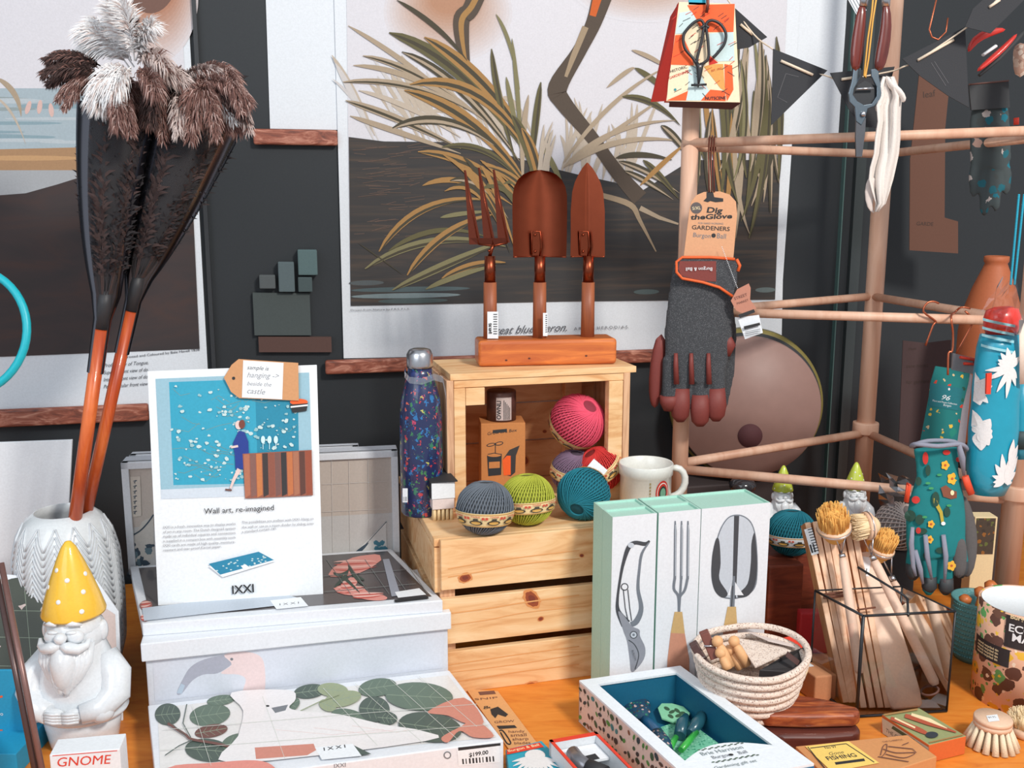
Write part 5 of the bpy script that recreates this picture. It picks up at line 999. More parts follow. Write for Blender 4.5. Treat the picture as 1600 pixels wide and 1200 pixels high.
t4 = thing('mini_tag', 'small crumpled kraft swing tag on a beaded string beside the charcoal gloves', 'tag', PY(1160, 465, GY-.03)); q = Pl((0, GY-.028, 0), (0, -1, 0))
m = MB(); m.prism([q.at(*p) for p in ((1152, 452), (1170, 443), (1173, 450), (1172, 468), (1182, 482), (1165, 492), (1150, 485), (1142, 470))], (0, .0015, 0), mat('tag_pinkbrown', (186, 128, 108), .8)); q.k = 10; q.text(m, 'STREET', (1148, 469), (1168, 462), BRN); q.text(m, 'MARKET', (1152, 476), (1170, 470), BRN); m.obj('tag_board', t4)
m = MB(); a, b, c = q.at(1128, 386), q.at(1139, 410), q.at(1153, 452)
for i in range(26): m.sph(a.lerp(c, i/26), .0008, WHITE, n=6, k=4)
m.obj('bead_string', t4)
m = MB(); m.prism([q.at(*p, -.004) for p in ((1152, 496), (1186, 492), (1192, 520), (1164, 530))], (0, .001, 0), PAPER); q.poly(m, [(1162, 510), (1187, 504), (1188, 508), (1163, 515)], BLACK); q.poly(m, [(1153, 492), (1178, 483), (1180, 488), (1156, 497)], BLACK)
for k in range(3): q.line(m, [(1164, 519+k*3), (1188, 514+k*3)], 1, GREY)
m.obj('white_label', t4)
# ---- newspaper patterned pouch with black scissors
PYY = 1.54; t = thing('patterned_pouch', 'orange, cream and pale blue newspaper-patterned pouch hanging at the top of the rack', 'pouch', PY(1095, 165, PYY)); q = Pl((0, PYY, 0), (0, -1, 0))
OP = mat('pouch_orange', (238, 96, 48), .8, bump=.05); OB = mat('pouch_pale_blue', (196, 216, 218), .8); OC = mat('pouch_cream', (238, 218, 186), .8); OG = mat('pouch_ochre', (216, 156, 84), .8); OR2 = mat('pouch_red', (200, 50, 38), .8)
m = MB(); m.prism([q.at(*p) for p in ((1061, 3), (1148, 6), (1156, 160), (1041, 158))], (0, .022, 0), OC, side=OP)
m.add([q.at(1061, 3), q.at(1041, 158), q.at(1021, 156)+V((0, .03, 0)), q.at(1052, 20)+V((0, .03, 0))], [(0, 1, 2, 3)], OR2)
m.add([q.at(1148, 6), q.at(1152, 20)+V((0, .03, 0)), q.at(1163, 166)+V((0, .04, 0)), q.at(1156, 160)], [(0, 1, 2, 3)], OC); m.obj('pouch_body', t)
m = MB(); q.k = 7
for pts, mm in ((((1074, 8), (1148, 6), (1146, 50), (1098, 50), (1086, 30)), OP), (((1061, 20), (1080, 17), (1088, 30), (1068, 52), (1055, 53)), OB), (((1055, 55), (1066, 54), (1080, 85), (1084, 102), (1048, 101)), OP), (((1108, 52), (1146, 50), (1148, 95), (1122, 96), (1110, 86)), OB),
                (((1048, 104), (1078, 103), (1076, 138), (1042, 157), (1044, 130)), OC), (((1076, 104), (1088, 103), (1108, 142), (1095, 157), (1072, 157), (1075, 140)), OB), (((1100, 104), (1112, 100), (1130, 100), (1133, 142), (1126, 138)), OG), (((1095, 157), (1110, 140), (1133, 142), (1134, 158)), OP), (((1132, 100), (1144, 102), (1146, 140), (1136, 158), (1133, 140)), OP), (((1042, 157), (1075, 142), (1072, 157)), OP), (((1108, 86), (1122, 98), (1108, 102)), OR2)): q.poly(m, pts, mm)
for i in range(60):
    x, y = R.uniform(1050, 1144), R.uniform(12, 150); a = -8 if y < 100 else R.choice((-8, 10)); q.line(m, [(x, y), (x+R.uniform(5, 12), y+a*.7)], .8, BLACK if i % 3 else OR2)
q.text(m, 'NUTSCENE', (1066, 112), (1050, 116), BLACK) if False else q.text(m, 'HISTORIC', (1048, 114), (1074, 106), BLACK); q.text(m, 'NUTSCENE', (1102, 156), (1134, 155), BLACK, thick=.02); q.blob(m, 1055, 140, 2, 2, TEAL)
q.text(m, 'GARDENING', (1046, 124), (1076, 113), OR2); q.text(m, 'EST. 1922', (1112, 112), (1128, 108), OR2); m.obj('printed_pattern', t)
m = MB(); m.prism([q.at(*p, .0) for p in ((1076, -30), (1103, -30), (1103, 8), (1076, 7))], (0, .003, 0), CYAN); m.obj('blue_loop', t)
m = MB(); m.add([q.at(1046, 158), q.at(1158, 161), q.at(1150, 168)+V((0, .03, 0)), q.at(1050, 164)+V((0, .03, 0))], [(0, 1, 2, 3)], mat('pouch_base', (96, 58, 58), .8)); m.obj('pouch_base', t)
t = thing('scissors', 'small black forged snips with butterfly handles on the patterned pouch', 'scissors', q.at(1092, 100, .01)); SB = mat('forged_black', (44, 44, 48), .4, .2); m = MB()
def sc(pts): return [q.at(x, y, .008) for x, y in pts]
def smooth(pts, n=5):
    o = []
    for i in range(len(pts)-1):
        p0, p1, p2, p3 = [V(pts[max(0, min(len(pts)-1, i+k))]) for k in (-1, 0, 1, 2)]
        for j in range(n): u = j/n; o.append(.5*((2*p1)+(p2-p0)*u+(2*p0-5*p1+4*p2-p3)*u*u+(3*p1-p0-3*p2+p3)*u**3))
    return o+[V(pts[-1])]
m.tube(smooth(sc([(1095, 43), (1100, 40), (1096, 32), (1088, 33), (1077, 42), (1068, 56), (1070, 75), (1082, 90), (1088, 98), (1090, 88), (1096, 65), (1100, 42)])), .0023, SB, 8)
m.tube(smooth(sc([(1108, 43), (1103, 40), (1106, 34), (1114, 32), (1126, 38), (1134, 52), (1132, 68), (1122, 82), (1114, 90)])), .0023, SB, 8); m.tube(smooth(sc([(1103, 42), (1106, 65), (1107, 90), (1100, 98), (1094, 101)])), .0023, SB, 8)
m.obj('finger_loops', t)
m = MB(); m.tube(sc([(1088, 98), (1092, 104), (1092, 120), (1091, 137)]), [.003, .0042, .003, .0007], SB, 8); m.tube(sc([(1097, 99), (1095, 104), (1093, 120), (1091, 137)]), [.003, .004, .003, .0007], SB, 8); m.sph(q.at(1094, 104, .011), .0024, STEEL, n=10, k=6); m.obj('blades', t)
m = MB(); m.tube(sc([(1080, 133), (1104, 132)]), .0018, SB, 7); m.tube(sc([(1105, -20), (1106, 8), (1104, 20)]), .0024, mat('wire_dark_copper', (112, 58, 46)), 7); m.obj('holding_cord', t)
# ---- bunting
FB = mat('slate_felt', (52, 53, 57), .9, bump=.2, bscale=500); CR = mat('cotton_cord', (226, 208, 186), .8, bump=.3, bscale=900)
BYY = 1.47
def flag(lb, tri, Y, s0, s1, txt=None, thick=.0015, yaw=0):
    c = PY(tri[0][0], tri[0][1], Y); n = V((yaw, -1, 0)).normalized(); q = Pl(c, n)
    t = thing('bunting_flag', lb, 'bunting flag', c, 'slate bunting flags'); m = MB(); m.prism([q.at(*p) for p in tri], -n*thick, FB); m.obj('felt_triangle', t)
    m = MB(); a, b = q.at(*s0, .0016), q.at(*s1, .0016); m.tube([a, b], .0021, CR, 8); m.obj('threaded_cord', t)
    if txt:
        m = MB(); q.k = 3; [q.line(m, l, .6, mat('felt_stitch', (104, 102, 106), .8)) for l in txt]; m.obj('stitching', t)
    return q
flag('black bunting flag half hidden behind the patterned pouch', [(1140, 5), (1199, 58), (1171, 74), (1148, 78)], BYY+.11, (1157, 38), (1176, 54))
flag('large black bunting flag pointing down, second from left', [(1208, 76), (1293, 110), (1205, 196)], BYY+.04, (1220, 95), (1270, 117), [[(1228, 115), (1215, 152), (1230, 160)], [(1228, 115), (1248, 120)]])
flag('black bunting flag behind the steel secateurs', [(1297, 114), (1398, 104), (1372, 200), (1346, 198), (1326, 170)], BYY+.03, (1315, 124), (1335, 121))
flag('large black bunting flag right of the white cloth, under a slanted cord', [(1410, 92), (1508, 42), (1514, 168), (1482, 150), (1437, 118)], BYY-.0, (1434, 94), (1490, 62), [[(1455, 98), (1478, 134)], [(1460, 96), (1482, 130)]])
flag('black bunting flag cut by the top edge at right', [(1520, 14), (1562, -24), (1610, -10), (1548, 52), (1508, 42)], BYY-.03, (1546, 11), (1562, 0))
t = MB(); P3 = lambda x, y, Y: PY(x, y, Y)
t.tube(smooth([P3(1130, -10, BYY+.115), P3(1178, 54, BYY+.105), P3(1209, 78, BYY+.06), P3(1240, 104, BYY+.047), P3(1290, 118, BYY+.04), P3(1316, 124, BYY+.038), P3(1390, 112, BYY+.02), P3(1412, 104, BYY+.006), P3(1436, 93, BYY+.004), P3(1506, 46, BYY-.01), P3(1530, 26, BYY-.02), P3(1548, 9, BYY-.028), P3(1575, -15, BYY-.035)]), .0012, CR, 6); tag(t.obj('cotton_string'), 'cream cord the slate bunting flags are threaded on', 'cord')
# ---- secateurs with red-brown handles
SY = 1.43; k = SY/F; t = thing('secateurs', 'steel secateurs with glossy red-brown wooden handles hanging blade down from the rack', 'secateurs', PY(1360, 100, SY)); SH = wood('secateur_handle', (104, 40, 33), (78, 33, 31), .25, (40, 40, 4), c3=(132, 56, 44), coat=.5); BS = mat('blue_steel', (110, 122, 132), .28, .9)
for pts, rs in (([(1348, 4), (1344, 40), (1338, 80), (1337, 112)], [6, 10, 11, 8]), ([(1384, 2), (1386, 40), (1378, 85), (1372, 112)], [6, 9, 11, 8])): m = MB(); T(m, pts, rs, SH, SY, .6); m.obj('handle', t, subd=1)
for pts in ([(1352, -30), (1351, -4), (1349, 10)], [(1384, -30), (1385, -4), (1384, 10)]): m = MB(); T(m, pts, [6, 7, 6.5], STEEL, SY, .6); m.obj('handle_cap', t)
m = MB(); q = Pl((0, SY, 0), (0, -1, 0))
m.prism([q.at(*p) for p in ((1334, 108), (1346, 106), (1345, 120), (1335, 138), (1333, 148), (1340, 158), (1350, 164), (1362, 162), (1370, 150), (1370, 136), (1362, 120), (1361, 108), (1373, 107), (1374, 122), (1379, 142), (1376, 156), (1366, 166), (1356, 170), (1352, 185), (1346, 196), (1338, 190), (1336, 168), (1328, 160), (1326, 146), (1331, 128))], (0, .004, 0), BS); m.obj('steel_frame', t, bevel=.001)
m = MB(); m.prism([q.at(*p, -.005) for p in ((1334, 150), (1337, 135), (1352, 126), (1368, 134), (1371, 150), (1360, 168), (1344, 168))], (0, .003, 0), mat('spring_black', (46, 48, 52), .35, .3)); m.tube([q.at(1339, 139, .001), q.at(1365, 138, .001)], .0016, STEEL, 8); m.obj('spring', t)
m = MB(); m.prism([q.at(*p, -.001) for p in ((1338, 188), (1353, 184), (1352, 205), (1347, 245), (1338, 245), (1337, 215))], (0, .004, 0), mat('blade_dark', (84, 86, 92), .4, .6)); m.sph(q.at(1349, 178, .002), (.004, .003, .004), STEEL, n=12, k=8); m.obj('blade', t)
m = MB(); m.tube([q.at(*p, .012) for p in ((1366, -20), (1362, 20), (1356, 60), (1350, 118), (1352, 122), (1357, 92), (1364, 30), (1372, -20))], .0013, mat('mustard_cord', (214, 160, 72), .6), 6); m.obj('mustard_cord', t)
t = MB(); q2 = Pl((0, SY-.02, 0), (.2, -1, .2)); t.prism([q2.at(*p) for p in ((1320, -10), (1336, -14), (1354, 16), (1340, 26))], (0, .001, 0), PAPER); q2.k = 10
for a in range(4): q2.line(t, [(1324+a*5, -8), (1340+a*4, 22-a*2)], 1, GREY)
tag(t.obj('swing_label'), 'white checked paper label at the top beside the secateurs', 'label')
# ---- white cloth tied on the dowel
CYY = 1.44; t = thing('white_cloth', 'crumpled off-white cotton cloth tied and hanging from the top dowel', 'cloth', PY(1385, 215, CYY)); CW = mat('cotton_cloth', (222, 214, 208), .9, bump=.3, bscale=500); m = MB()
rows = [(120, 1380, 1396), (135, 1374, 1402), (150, 1376, 1408), (165, 1369, 1407), (190, 1371, 1406), (215, 1367, 1406), (240, 1365, 1404), (262, 1359, 1400), (280, 1357, 1396), (300, 1362, 1390), (318, 1368, 1384), (331, 1358+8, 1372)]
vs = []; n = 14
for i, (y, a, b) in enumerate(rows):
    for j in range(n+1): u = j/n; vs.append(PY(a+(b-a)*u, y, CYY-.006*math.sin(u*9+i*.35)-.005*math.sin(u*17+1)))
m.add(vs, [(i*(n+1)+j, i*(n+1)+j+1, (i+1)*(n+1)+j+1, (i+1)*(n+1)+j) for i in range(len(rows)-1) for j in range(n)], CW, True); m.obj('hanging_length', t, solid=.0015)
m = MB(); T(m, [(1384, 118), (1392, 134), (1404, 142), (1414, 156), (1410, 160)], [4, 8, 8, 6, 3], CW, CYY-.005, .7); T(m, [(1377, 160), (1369, 168), (1373, 176)], [5, 6, 3], CW, CYY-.003, .7); m.obj('tied_corner', t, subd=1)
m = MB(); T(m, [(1364, 275), (1358, 300), (1358, 325), (1366, 333)], [8, 9, 4, 1.5], mat('cloth_tail', (206, 194, 188), .9), CYY+.004, .4); m.obj('tail', t, subd=1)
# ---- wire hooks and small things at the upper right
t = thing('copper_hook', 'bent copper wire hook at the top right above the brown packet', 'hook', PY(1455, 20, 1.7)); m = MB(); m.tube([PY(x, y, 1.68) for x, y in ((1470, -30), (1452, 46), (1456, 58), (1466, 62), (1478, 50), (1481, 28))], .0014, COPPERW, 7); m.obj('wire_loop', t)
q = Pl((0, 1.50, 0), (0, -1, 0)); RH = mat('red_grip', (204, 52, 44), .35, coat=.3)
t = thing('red_pruners', 'pair of red-handled pruners slanting behind the bunting at upper right', 'pruners', q.at(1550, 80))
for pts, rs in (([(1512, 82), (1522, 62), (1545, 50), (1572, 46)], [3, 7, 7, 3]), ([(1526, 112), (1545, 96), (1568, 76), (1590, 52)], [5, 8, 8, 4])): m = MB(); T(m, pts, rs, RH, 1.5, .6); m.obj('grip', t, subd=1)
m = MB(); T(m, [(1530, 118), (1560, 92), (1600, 50)], [4, 6, 5], DARK, 1.507, .6); T(m, [(1536, 86), (1556, 72)], [5, 5], WHITE, 1.505, .5); m.obj('pruner_body', t)
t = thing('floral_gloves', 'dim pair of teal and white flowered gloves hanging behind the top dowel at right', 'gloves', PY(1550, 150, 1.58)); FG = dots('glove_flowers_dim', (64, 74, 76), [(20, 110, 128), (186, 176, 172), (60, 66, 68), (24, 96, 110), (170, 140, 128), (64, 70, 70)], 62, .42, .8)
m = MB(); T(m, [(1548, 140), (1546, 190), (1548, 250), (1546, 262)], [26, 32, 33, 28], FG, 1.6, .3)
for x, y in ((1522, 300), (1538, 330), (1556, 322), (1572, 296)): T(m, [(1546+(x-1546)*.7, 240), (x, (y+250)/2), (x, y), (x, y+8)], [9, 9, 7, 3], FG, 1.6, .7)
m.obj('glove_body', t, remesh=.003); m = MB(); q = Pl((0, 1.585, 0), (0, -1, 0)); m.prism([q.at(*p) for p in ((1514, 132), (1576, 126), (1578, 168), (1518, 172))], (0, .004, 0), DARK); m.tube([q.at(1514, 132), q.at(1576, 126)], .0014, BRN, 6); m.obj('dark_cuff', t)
t = thing('floral_gloves', 'pale brown shell-patterned glove at the far upper right edge', 'gloves', PY(1592, 90, 1.56)); m = MB(); T(m, [(1594, 66), (1596, 90), (1594, 122)], [11, 14, 10], dots('shell_print', (190, 150, 130), [(222, 200, 184), (160, 120, 104), (205, 175, 155)], 120, .5), 1.56, .4); m.obj('glove_body', t, subd=1)
t = MB(); q = Pl((0, 1.57, 0), (0, -1, 0))
for a, b in (((1592, 305), (1579, 446)), ((1600, 305), (1585, 446))):
    p0, p1 = q.at(*a), q.at(*b); 
    for i in range(60): c = p0.lerp(p1, i/60); t.sph(c, (.0022, .0022, .002), CYAN, n=6, k=4)
tag(t.obj('braided_cord'), 'double turquoise braided cord hanging at the right edge', 'cord')
t = MB(); t.cyl(PY(1588, 195, 1.55), PY(1588, 184, 1.55), .004, RED, 10); tag(t.obj('red_bead'), 'small red bead above the top dowel at right', 'bead')
# ---- teal flowered umbrella bag in clear wrap
UY = 1.40; ua, ub = PY(1545, 772, UY-.01), PY(1563, 522, UY); k = mpp(ua); UM = mat('nylon_teal', (28, 150, 178), .35, bump=.25, bscale=60, coat=.3); t = thing('teal_flower_bag', 'rolled turquoise bag with big white flowers and a red top, hanging at right', 'bag', ua)
pts = [ua.lerp(ub, i/12) for i in range(13)]; rs = [k*r for r in (24, 33, 37, 38, 37, 38, 37, 36, 37, 36, 35, 34, 30)]
m = MB(); m.tube(pts, rs, UM, 28, flat=.7); m.obj('rolled_bag', t)
axu = (ub-ua).normalized(); xu = V((1, 0, 0))-axu*axu.x; xu.normalize(); yu = V((0, -1, 0))-axu*(-axu.y); yu.normalize(); L = (ub-ua).length
def on_bag(u, v):      # u across (-1..1), v along (0..1)
    r = k*37.6; a = max(-1.45, min(1.45, u*1.2)); return ua+axu*(v*L)+xu*(r*math.sin(a))+yu*(r*.72*math.cos(a)+.0006)
def uv(x, y): v = ((PY(x, y, UY)-ua).dot(axu))/L; c = ua+axu*(v*L); return math.asin(max(-.99, min(.99, (PY(x, y, UY-.02)-c).dot(xu)/(k*37.6))))/1.2, v
m = MB(); FW_ = mat('flower_white', (226, 224, 224), .5); FP_ = mat('flower_grey', (190, 192, 196), .5)
def petal_flower(cx, cy, petals, mm, lay=0):
    c0_ = uv(cx, cy)
    for a, L_, w_ in petals:
        a = math.radians(a); n = 7; vs = []
        for i in range(n+1):
            q_ = i/n; h = w_*math.sin(PI*min(.98, .12+q_*.88))**.8
            for s_ in (-1, 0, 1): vs.append(on_bag(*uv(cx+math.cos(a)*L_*q_-math.sin(a)*h*s_, cy+math.sin(a)*L_*q_+math.cos(a)*h*s_))+yu*(.0006+lay*.0002))
        m.add(vs, [(i*3+j, i*3+j+1, (i+1)*3+j+1, (i+1)*3+j) for i in range(n) for j in (0, 1)], mm)
petal_flower(1575, 570, [(-150, 22, 5), (-125, 26, 5), (-100, 30, 5), (-75, 26, 5), (-45, 22, 5), (170, 36, 4), (150, 40, 4), (100, 48, 4), (120, 44, 4), (75, 30, 4), (60, 20, 4), (-165, 20, 5)], FW_)
petal_flower(1530, 672, [(-100, 34, 7), (-60, 26, 8), (-20, 16, 9), (20, 16, 9), (60, 20, 8), (90, 26, 8), (-130, 10, 5)], FW_); petal_flower(1528, 610, [(-90, 30, 6), (-60, 26, 6), (-30, 22, 5), (80, 20, 6), (50, 20, 5), (10, 12, 5)], FW_)
petal_flower(1562, 742, [(-70, 46, 5), (-50, 44, 6), (-95, 40, 5), (-120, 28, 5), (-160, 20, 4), (170, 18, 4), (150, 20, 4), (20, 14, 5), (-25, 24, 6)], FW_); petal_flower(1572, 720, [(-80, 40, 6), (-60, 34, 6), (100, 30, 8)], FW_, 1)
for y in (500, 513, 524, 540): 
    vs = []
    for i in range(9): u = -.95+i*.14; v = uv(1545, y+i*1.2)[1]; vs += [on_bag(u, v), on_bag(u, v+.016)]
    m.add(vs, [(2*i, 2*i+1, 2*i+3, 2*i+2) for i in range(8)], mat('bag_stripe_pale', (150, 205, 216), .5))
m.obj('flower_print', t)
m = MB(); q = Pl(ua.lerp(ub, .8)-V((0, .031, 0)), (0, -1, 0)); m.prism([q.at(*p) for p in ((1542, 584), (1550, 583), (1548, 616), (1541, 616))], (0, .004, 0), RED); m.obj('red_tab', t)
m = MB(); T(m, [(1564, 524), (1565, 510), (1566, 496), (1566, 484), (1566, 480)], [22, 27, 28, 24, 14], mat('bag_red_cap', (226, 52, 36), .3, coat=.5), UY, .8, 24); m.obj('red_cap', t)
m = MB(); rr = random.Random(8); P_ = []; g_ = [(1533, 1600), (1533, 1600), (1536, 1596), (1545, 1590), (1556, 1588), (1566, 1590)]
for i, (a, b) in enumerate(g_):
    for j in range(8): u = j/7; P_.append(PY(a+(b-a)*u+rr.uniform(-3, 3), 520-i*17+rr.uniform(-5, 5), UY-.035+rr.uniform(-.012, .012)-.015*math.sin(PI*u)))
m.add(P_, [(i*8+j, i*8+j+1, (i+1)*8+j+1, (i+1)*8+j) for i in range(5) for j in range(7)], clear('bag_film', (210, 210, 215), .02, .15)); m.obj('clear_wrap', t)
t = thing('teal_flower_bag', 'second turquoise bag with a dark hem, half cut off at the right edge', 'bag', PY(1600, 640, 1.40)); m = MB(); T(m, [(1600, 590), (1601, 640), (1599, 690), (1600, 716)], [12, 15, 14, 12], UM, 1.40, .6); m.obj('rolled_bag', t); m = MB(); T(m, [(1599, 672), (1598, 700)], [17, 16], mat('bag_hem', (42, 62, 66), .6), 1.40, .6); m.obj('dark_hem', t); m = MB(); T(m, [(1597, 500), (1598, 600)], [5, 5], mat('pale_strap', (226, 208, 194), .7), 1.37, .3); m.obj('pale_strap', t)
# ---- floral glove card and glove
FY = 1.385; t = thing('floral_glove_card', 'teal flowered hang card printed 96, above the teal floral glove', 'hang card', PY(1475, 600, FY)); q = Pl((0, FY, 0), V((.25, -1, 0)))
TF = dots('teal_flowers', (20, 122, 122), [(232, 192, 72), (20, 122, 122), (214, 66, 48), (28, 84, 66), (20, 122, 122), (224, 196, 150)], 78, .27, .6, cols2=[(20, 122, 122), (22, 100, 84), (20, 122, 122), (26, 136, 120)], scale2=44, rad2=.35)
p0 = q.at(1470, 640); q = Pl(p0, V((.2, -1, 0))); m = MB(); m.prism([q.at(*p) for p in ((1462, 572), (1516, 580), (1513, 600), (1503, 640), (1495, 697), (1437, 697), (1452, 620), (1454, 600))], -q.n*.0015, TF); m.obj('card', t)
m = MB(); m.prism([q.at(*p, -.002) for p in ((1510, 580), (1519, 586), (1508, 696), (1495, 697))], -q.n*.02, mat('card_edge_grey', (176, 172, 180), .6)); m.obj('card_side', t)
m = MB(); q.k = 14; q.poly(m, [(1454, 598), (1505, 607), (1498, 642), (1451, 634)], mat('card_teal_plain', (26, 116, 126), .6)); q.blob(m, 1483, 608, 1.6, 2, WHITE); q.text(m, '96', (1471, 624), (1484, 626), WHITE, h=8, italic=.3); q.text(m, 'Flora and Fauna Collection', (1457, 627), (1495, 633), WHITE); q.text(m, 'Burgon', (1474, 634), (1486, 636), WHITE); m.obj('card_lettering', t)
for lb, pts in (('copper wire hook on the middle dowel holding the teal card', ((1481, 586), (1482, 552), (1488, 548), (1489, 520), (1486, 494), (1492, 488), (1502, 480), (1516, 482))), ('copper wire hook looped over the middle dowel above the maroon packet', ((1446, 540), (1458, 508), (1462, 502), (1443, 487), (1448, 474), (1458, 471), (1467, 474))), ('copper wire hook on the middle dowel nearest the red-topped bag', ((1494, 552), (1518, 508), (1522, 500), (1508, 486)))):
    t = thing('copper_hook', lb, 'hook', PY(*pts[0], 1.42)); m = MB(); Yr = [1.375 if (lb.startswith('copper wire hook on the middle dowel hold') and i < 5) else 1.49 for i in range(len(pts))]; m.tube(smooth([PY(x, y, Y) for (x, y), Y in zip(pts, Yr)], 3), .0016, COPPERW, 7); m.obj('wire_loop', t)
t = thing('folded_packet', 'small silver and red zip packet hanging behind the teal card', 'packet', PY(1505, 560, 1.45)); q = Pl((0, 1.45, 0), (0, -1, 0)); m = MB(); m.prism([q.at(*p) for p in ((1490, 552), (1524, 560), (1522, 585), (1488, 578))], (0, .004, 0), mat('packet_silver', (150, 146, 150), .35, .3)); m.tube([q.at(*p, .002) for p in ((1500, 558), (1522, 562), (1521, 569), (1506, 568))], .0022, RED, 8); m.obj('packet', t)
t = thing('floral_glove', 'teal gardening glove with bright flowers and grey trims, hanging from the rack at right', 'glove', PY(1465, 700, FY)); GT = mat('grey_trim', (138, 140, 156), .85, bump=.2); SU = mat('grey_suede', (92, 88, 88), .95, bump=.2)
TG = mat('glove_teal', (18, 122, 126), .85, bump=.2, bscale=80)
m = MB(); T(m, [(1465, 700), (1464, 722), (1465, 742), (1464, 775), (1462, 810), (1462, 850), (1462, 868)], [38, 33, 33, 42, 47, 47, 42], TG, FY, .34, 24)
for x, y in ((1428, 905), (1452, 928), (1478, 928), (1500, 900)): T(m, [(1462+(x-1462)*.85, 840), (x, 880), (x-1, y-6), (x-1, y+2)], [13, 13, 10, 4], TG, FY, .8)
m.obj('glove_body', t, remesh=.0024)
m = MB(); T(m, [(1500, 770), (1512, 810), (1516, 850), (1513, 890), (1509, 902)], [8, 12, 13, 10, 4], SU, FY+.006, .7); T(m, [(1500, 838), (1500, 870), (1498, 905)], [9, 12, 10], SU, FY-.008, .6); m.obj('suede_thumb', t, subd=1)
for pts in ([(1426, 824), (1424, 850), (1427, 885), (1431, 900)], [(1446, 836), (1449, 870), (1456, 905)], [(1474, 836), (1478, 870), (1476, 910)], [(1430, 860), (1438, 890), (1442, 912)]):
    m = MB(); T(m, pts, [3, 4.2, 3.6, 2][:len(pts)] if len(pts) == 4 else [3.5, 4.2, 2], GT, FY-.018, .7, 8); m.obj('grey_trim', t)
for x, y in ((1427, 897), (1452, 918), (1478, 920), (1501, 894)): m = MB(); T(m, [(x, y-18), (x, y), (x-1, y+8)], [11, 11.5, 5], mat('glove_dip', (58, 62, 66), .6), FY-.001, .85); m.obj('dipped_fingertip', t)
m = MB(); c = [PY(*p, Y) for *p, Y in ((1424, 697, FY-.0), (1432, 694, FY-.02), (1465, 697, FY-.026), (1500, 694, FY-.02), (1510, 702, FY), (1490, 690, FY+.018), (1450, 689, FY+.018))]; m.tube(smooth(c+[c[0]], 4), .0034, GT, 8); m.tube([PY(1498, 694, FY-.021), PY(1503, 715, FY-.016), PY(1506, 742, FY-.01)], [.0034, .005, .002], GT, 8); m.obj('cuff_trim', t)
for pts in ([(1418, 757), (1420, 757), (1416, 784)], [(1508, 744), (1512, 757), (1518, 772)]): m = MB(); T(m, pts, [5.5, 6, 5.5], mat('orange_toggle', (222, 76, 44), .6), FY-.012, .6, 8); m.obj('orange_loop', t)
m = MB(); FYc = mat('flower_yellow', (236, 178, 56), .6); FRc = mat('berry_red', (200, 50, 44), .6); FDc = mat('leaf_deep', (30, 70, 58), .7); FOc = mat('mushroom_brown', (128, 74, 54), .7)
from mathutils.bvhtree import BVHTree
def gpt(x, y, o):     # a point just in front of the glove's cloth
    rows = [(700, 38), (722, 33), (742, 33), (775, 42), (810, 47), (850, 47), (868, 44), (930, 40)]
    for (y0, r0), (y1, r1) in zip(rows, rows[1:]):
        if y0 <= y <= y1: r = r0+(r1-r0)*(y-y0)/(y1-y0)
    kk = FY/F*1.0; u = max(-.97, min(.97, (x-1463)/r)); return PY(x, y, FY-(r*.34*math.sqrt(1-u*u)*kk)-.0026-o)
def gp(cx, cy, pts, mm, o=0):
    n = len(pts); ps = [gpt(cx+a, cy+b, o) for a, b in pts]; m.add([gpt(cx, cy, o)]+ps, [(0, 1+i, 1+(i+1) % n) for i in range(n)], mm)
circ = lambda rx, ry, a=0, n=12, pet=0: [(math.cos(2*PI*i/n)*rx*(1+pet*math.cos(5*2*PI*i/n)), math.sin(2*PI*i/n)*ry*(1+pet*math.cos(5*2*PI*i/n))) for i in range(n)]
for x, y, s_ in ((1477, 727, 6), (1488, 748, 7.5), (1455, 819, 5), (1453, 843, 5), (1487, 884, 6.5)): gp(x, y, circ(s_, s_*1.15, n=30, pet=.14), FYc); gp(x, y, circ(2, 2), mat('flower_eye', (190, 92, 50), .6), .0005)
for x, y, a, b in ((1446, 716, 4.5, 10), (1479, 707, 6, 4), (1431, 781, 6.5, 6), (1435, 829, 4, 5), (1497, 718, 3.5, 4)): gp(x, y, circ(a, b), FRc)
for x, y, a, b in ((1422, 806, 9, 9), (1462, 780, 6, 12), (1441, 830, 8, 5), (1450, 735, 4, 9), (1435, 752, 5, 7), (1437, 812, 7, 8), (1480, 800, 5, 8), (1470, 860, 8, 5), (1447, 868, 5, 6)): gp(x, y, circ(a, b), FDc)
gp(1484, 768, [(-14, -6), (-6, -10), (4, -2), (11, 0), (11, 10), (2, 12), (-10, 8)], FOc); gp(1488, 770, circ(3, 4), CREAM, .0006); gp(1467, 790, [(-8, -12), (-3, -8), (6, 10), (8, 26), (4, 29), (1, 12), (-8, -4)], mat('beetle_gold', (186, 166, 60), .5)); gp(1474, 818, circ(3.5, 3), WHITE, .0004)
for x, y in ((1450, 755), (1455, 763), (1468, 742), (1483, 790), (1445, 808)): gp(x, y, circ(4, 2), mat('sprig_green', (60, 150, 96), .6))
m.obj('flower_print', t)
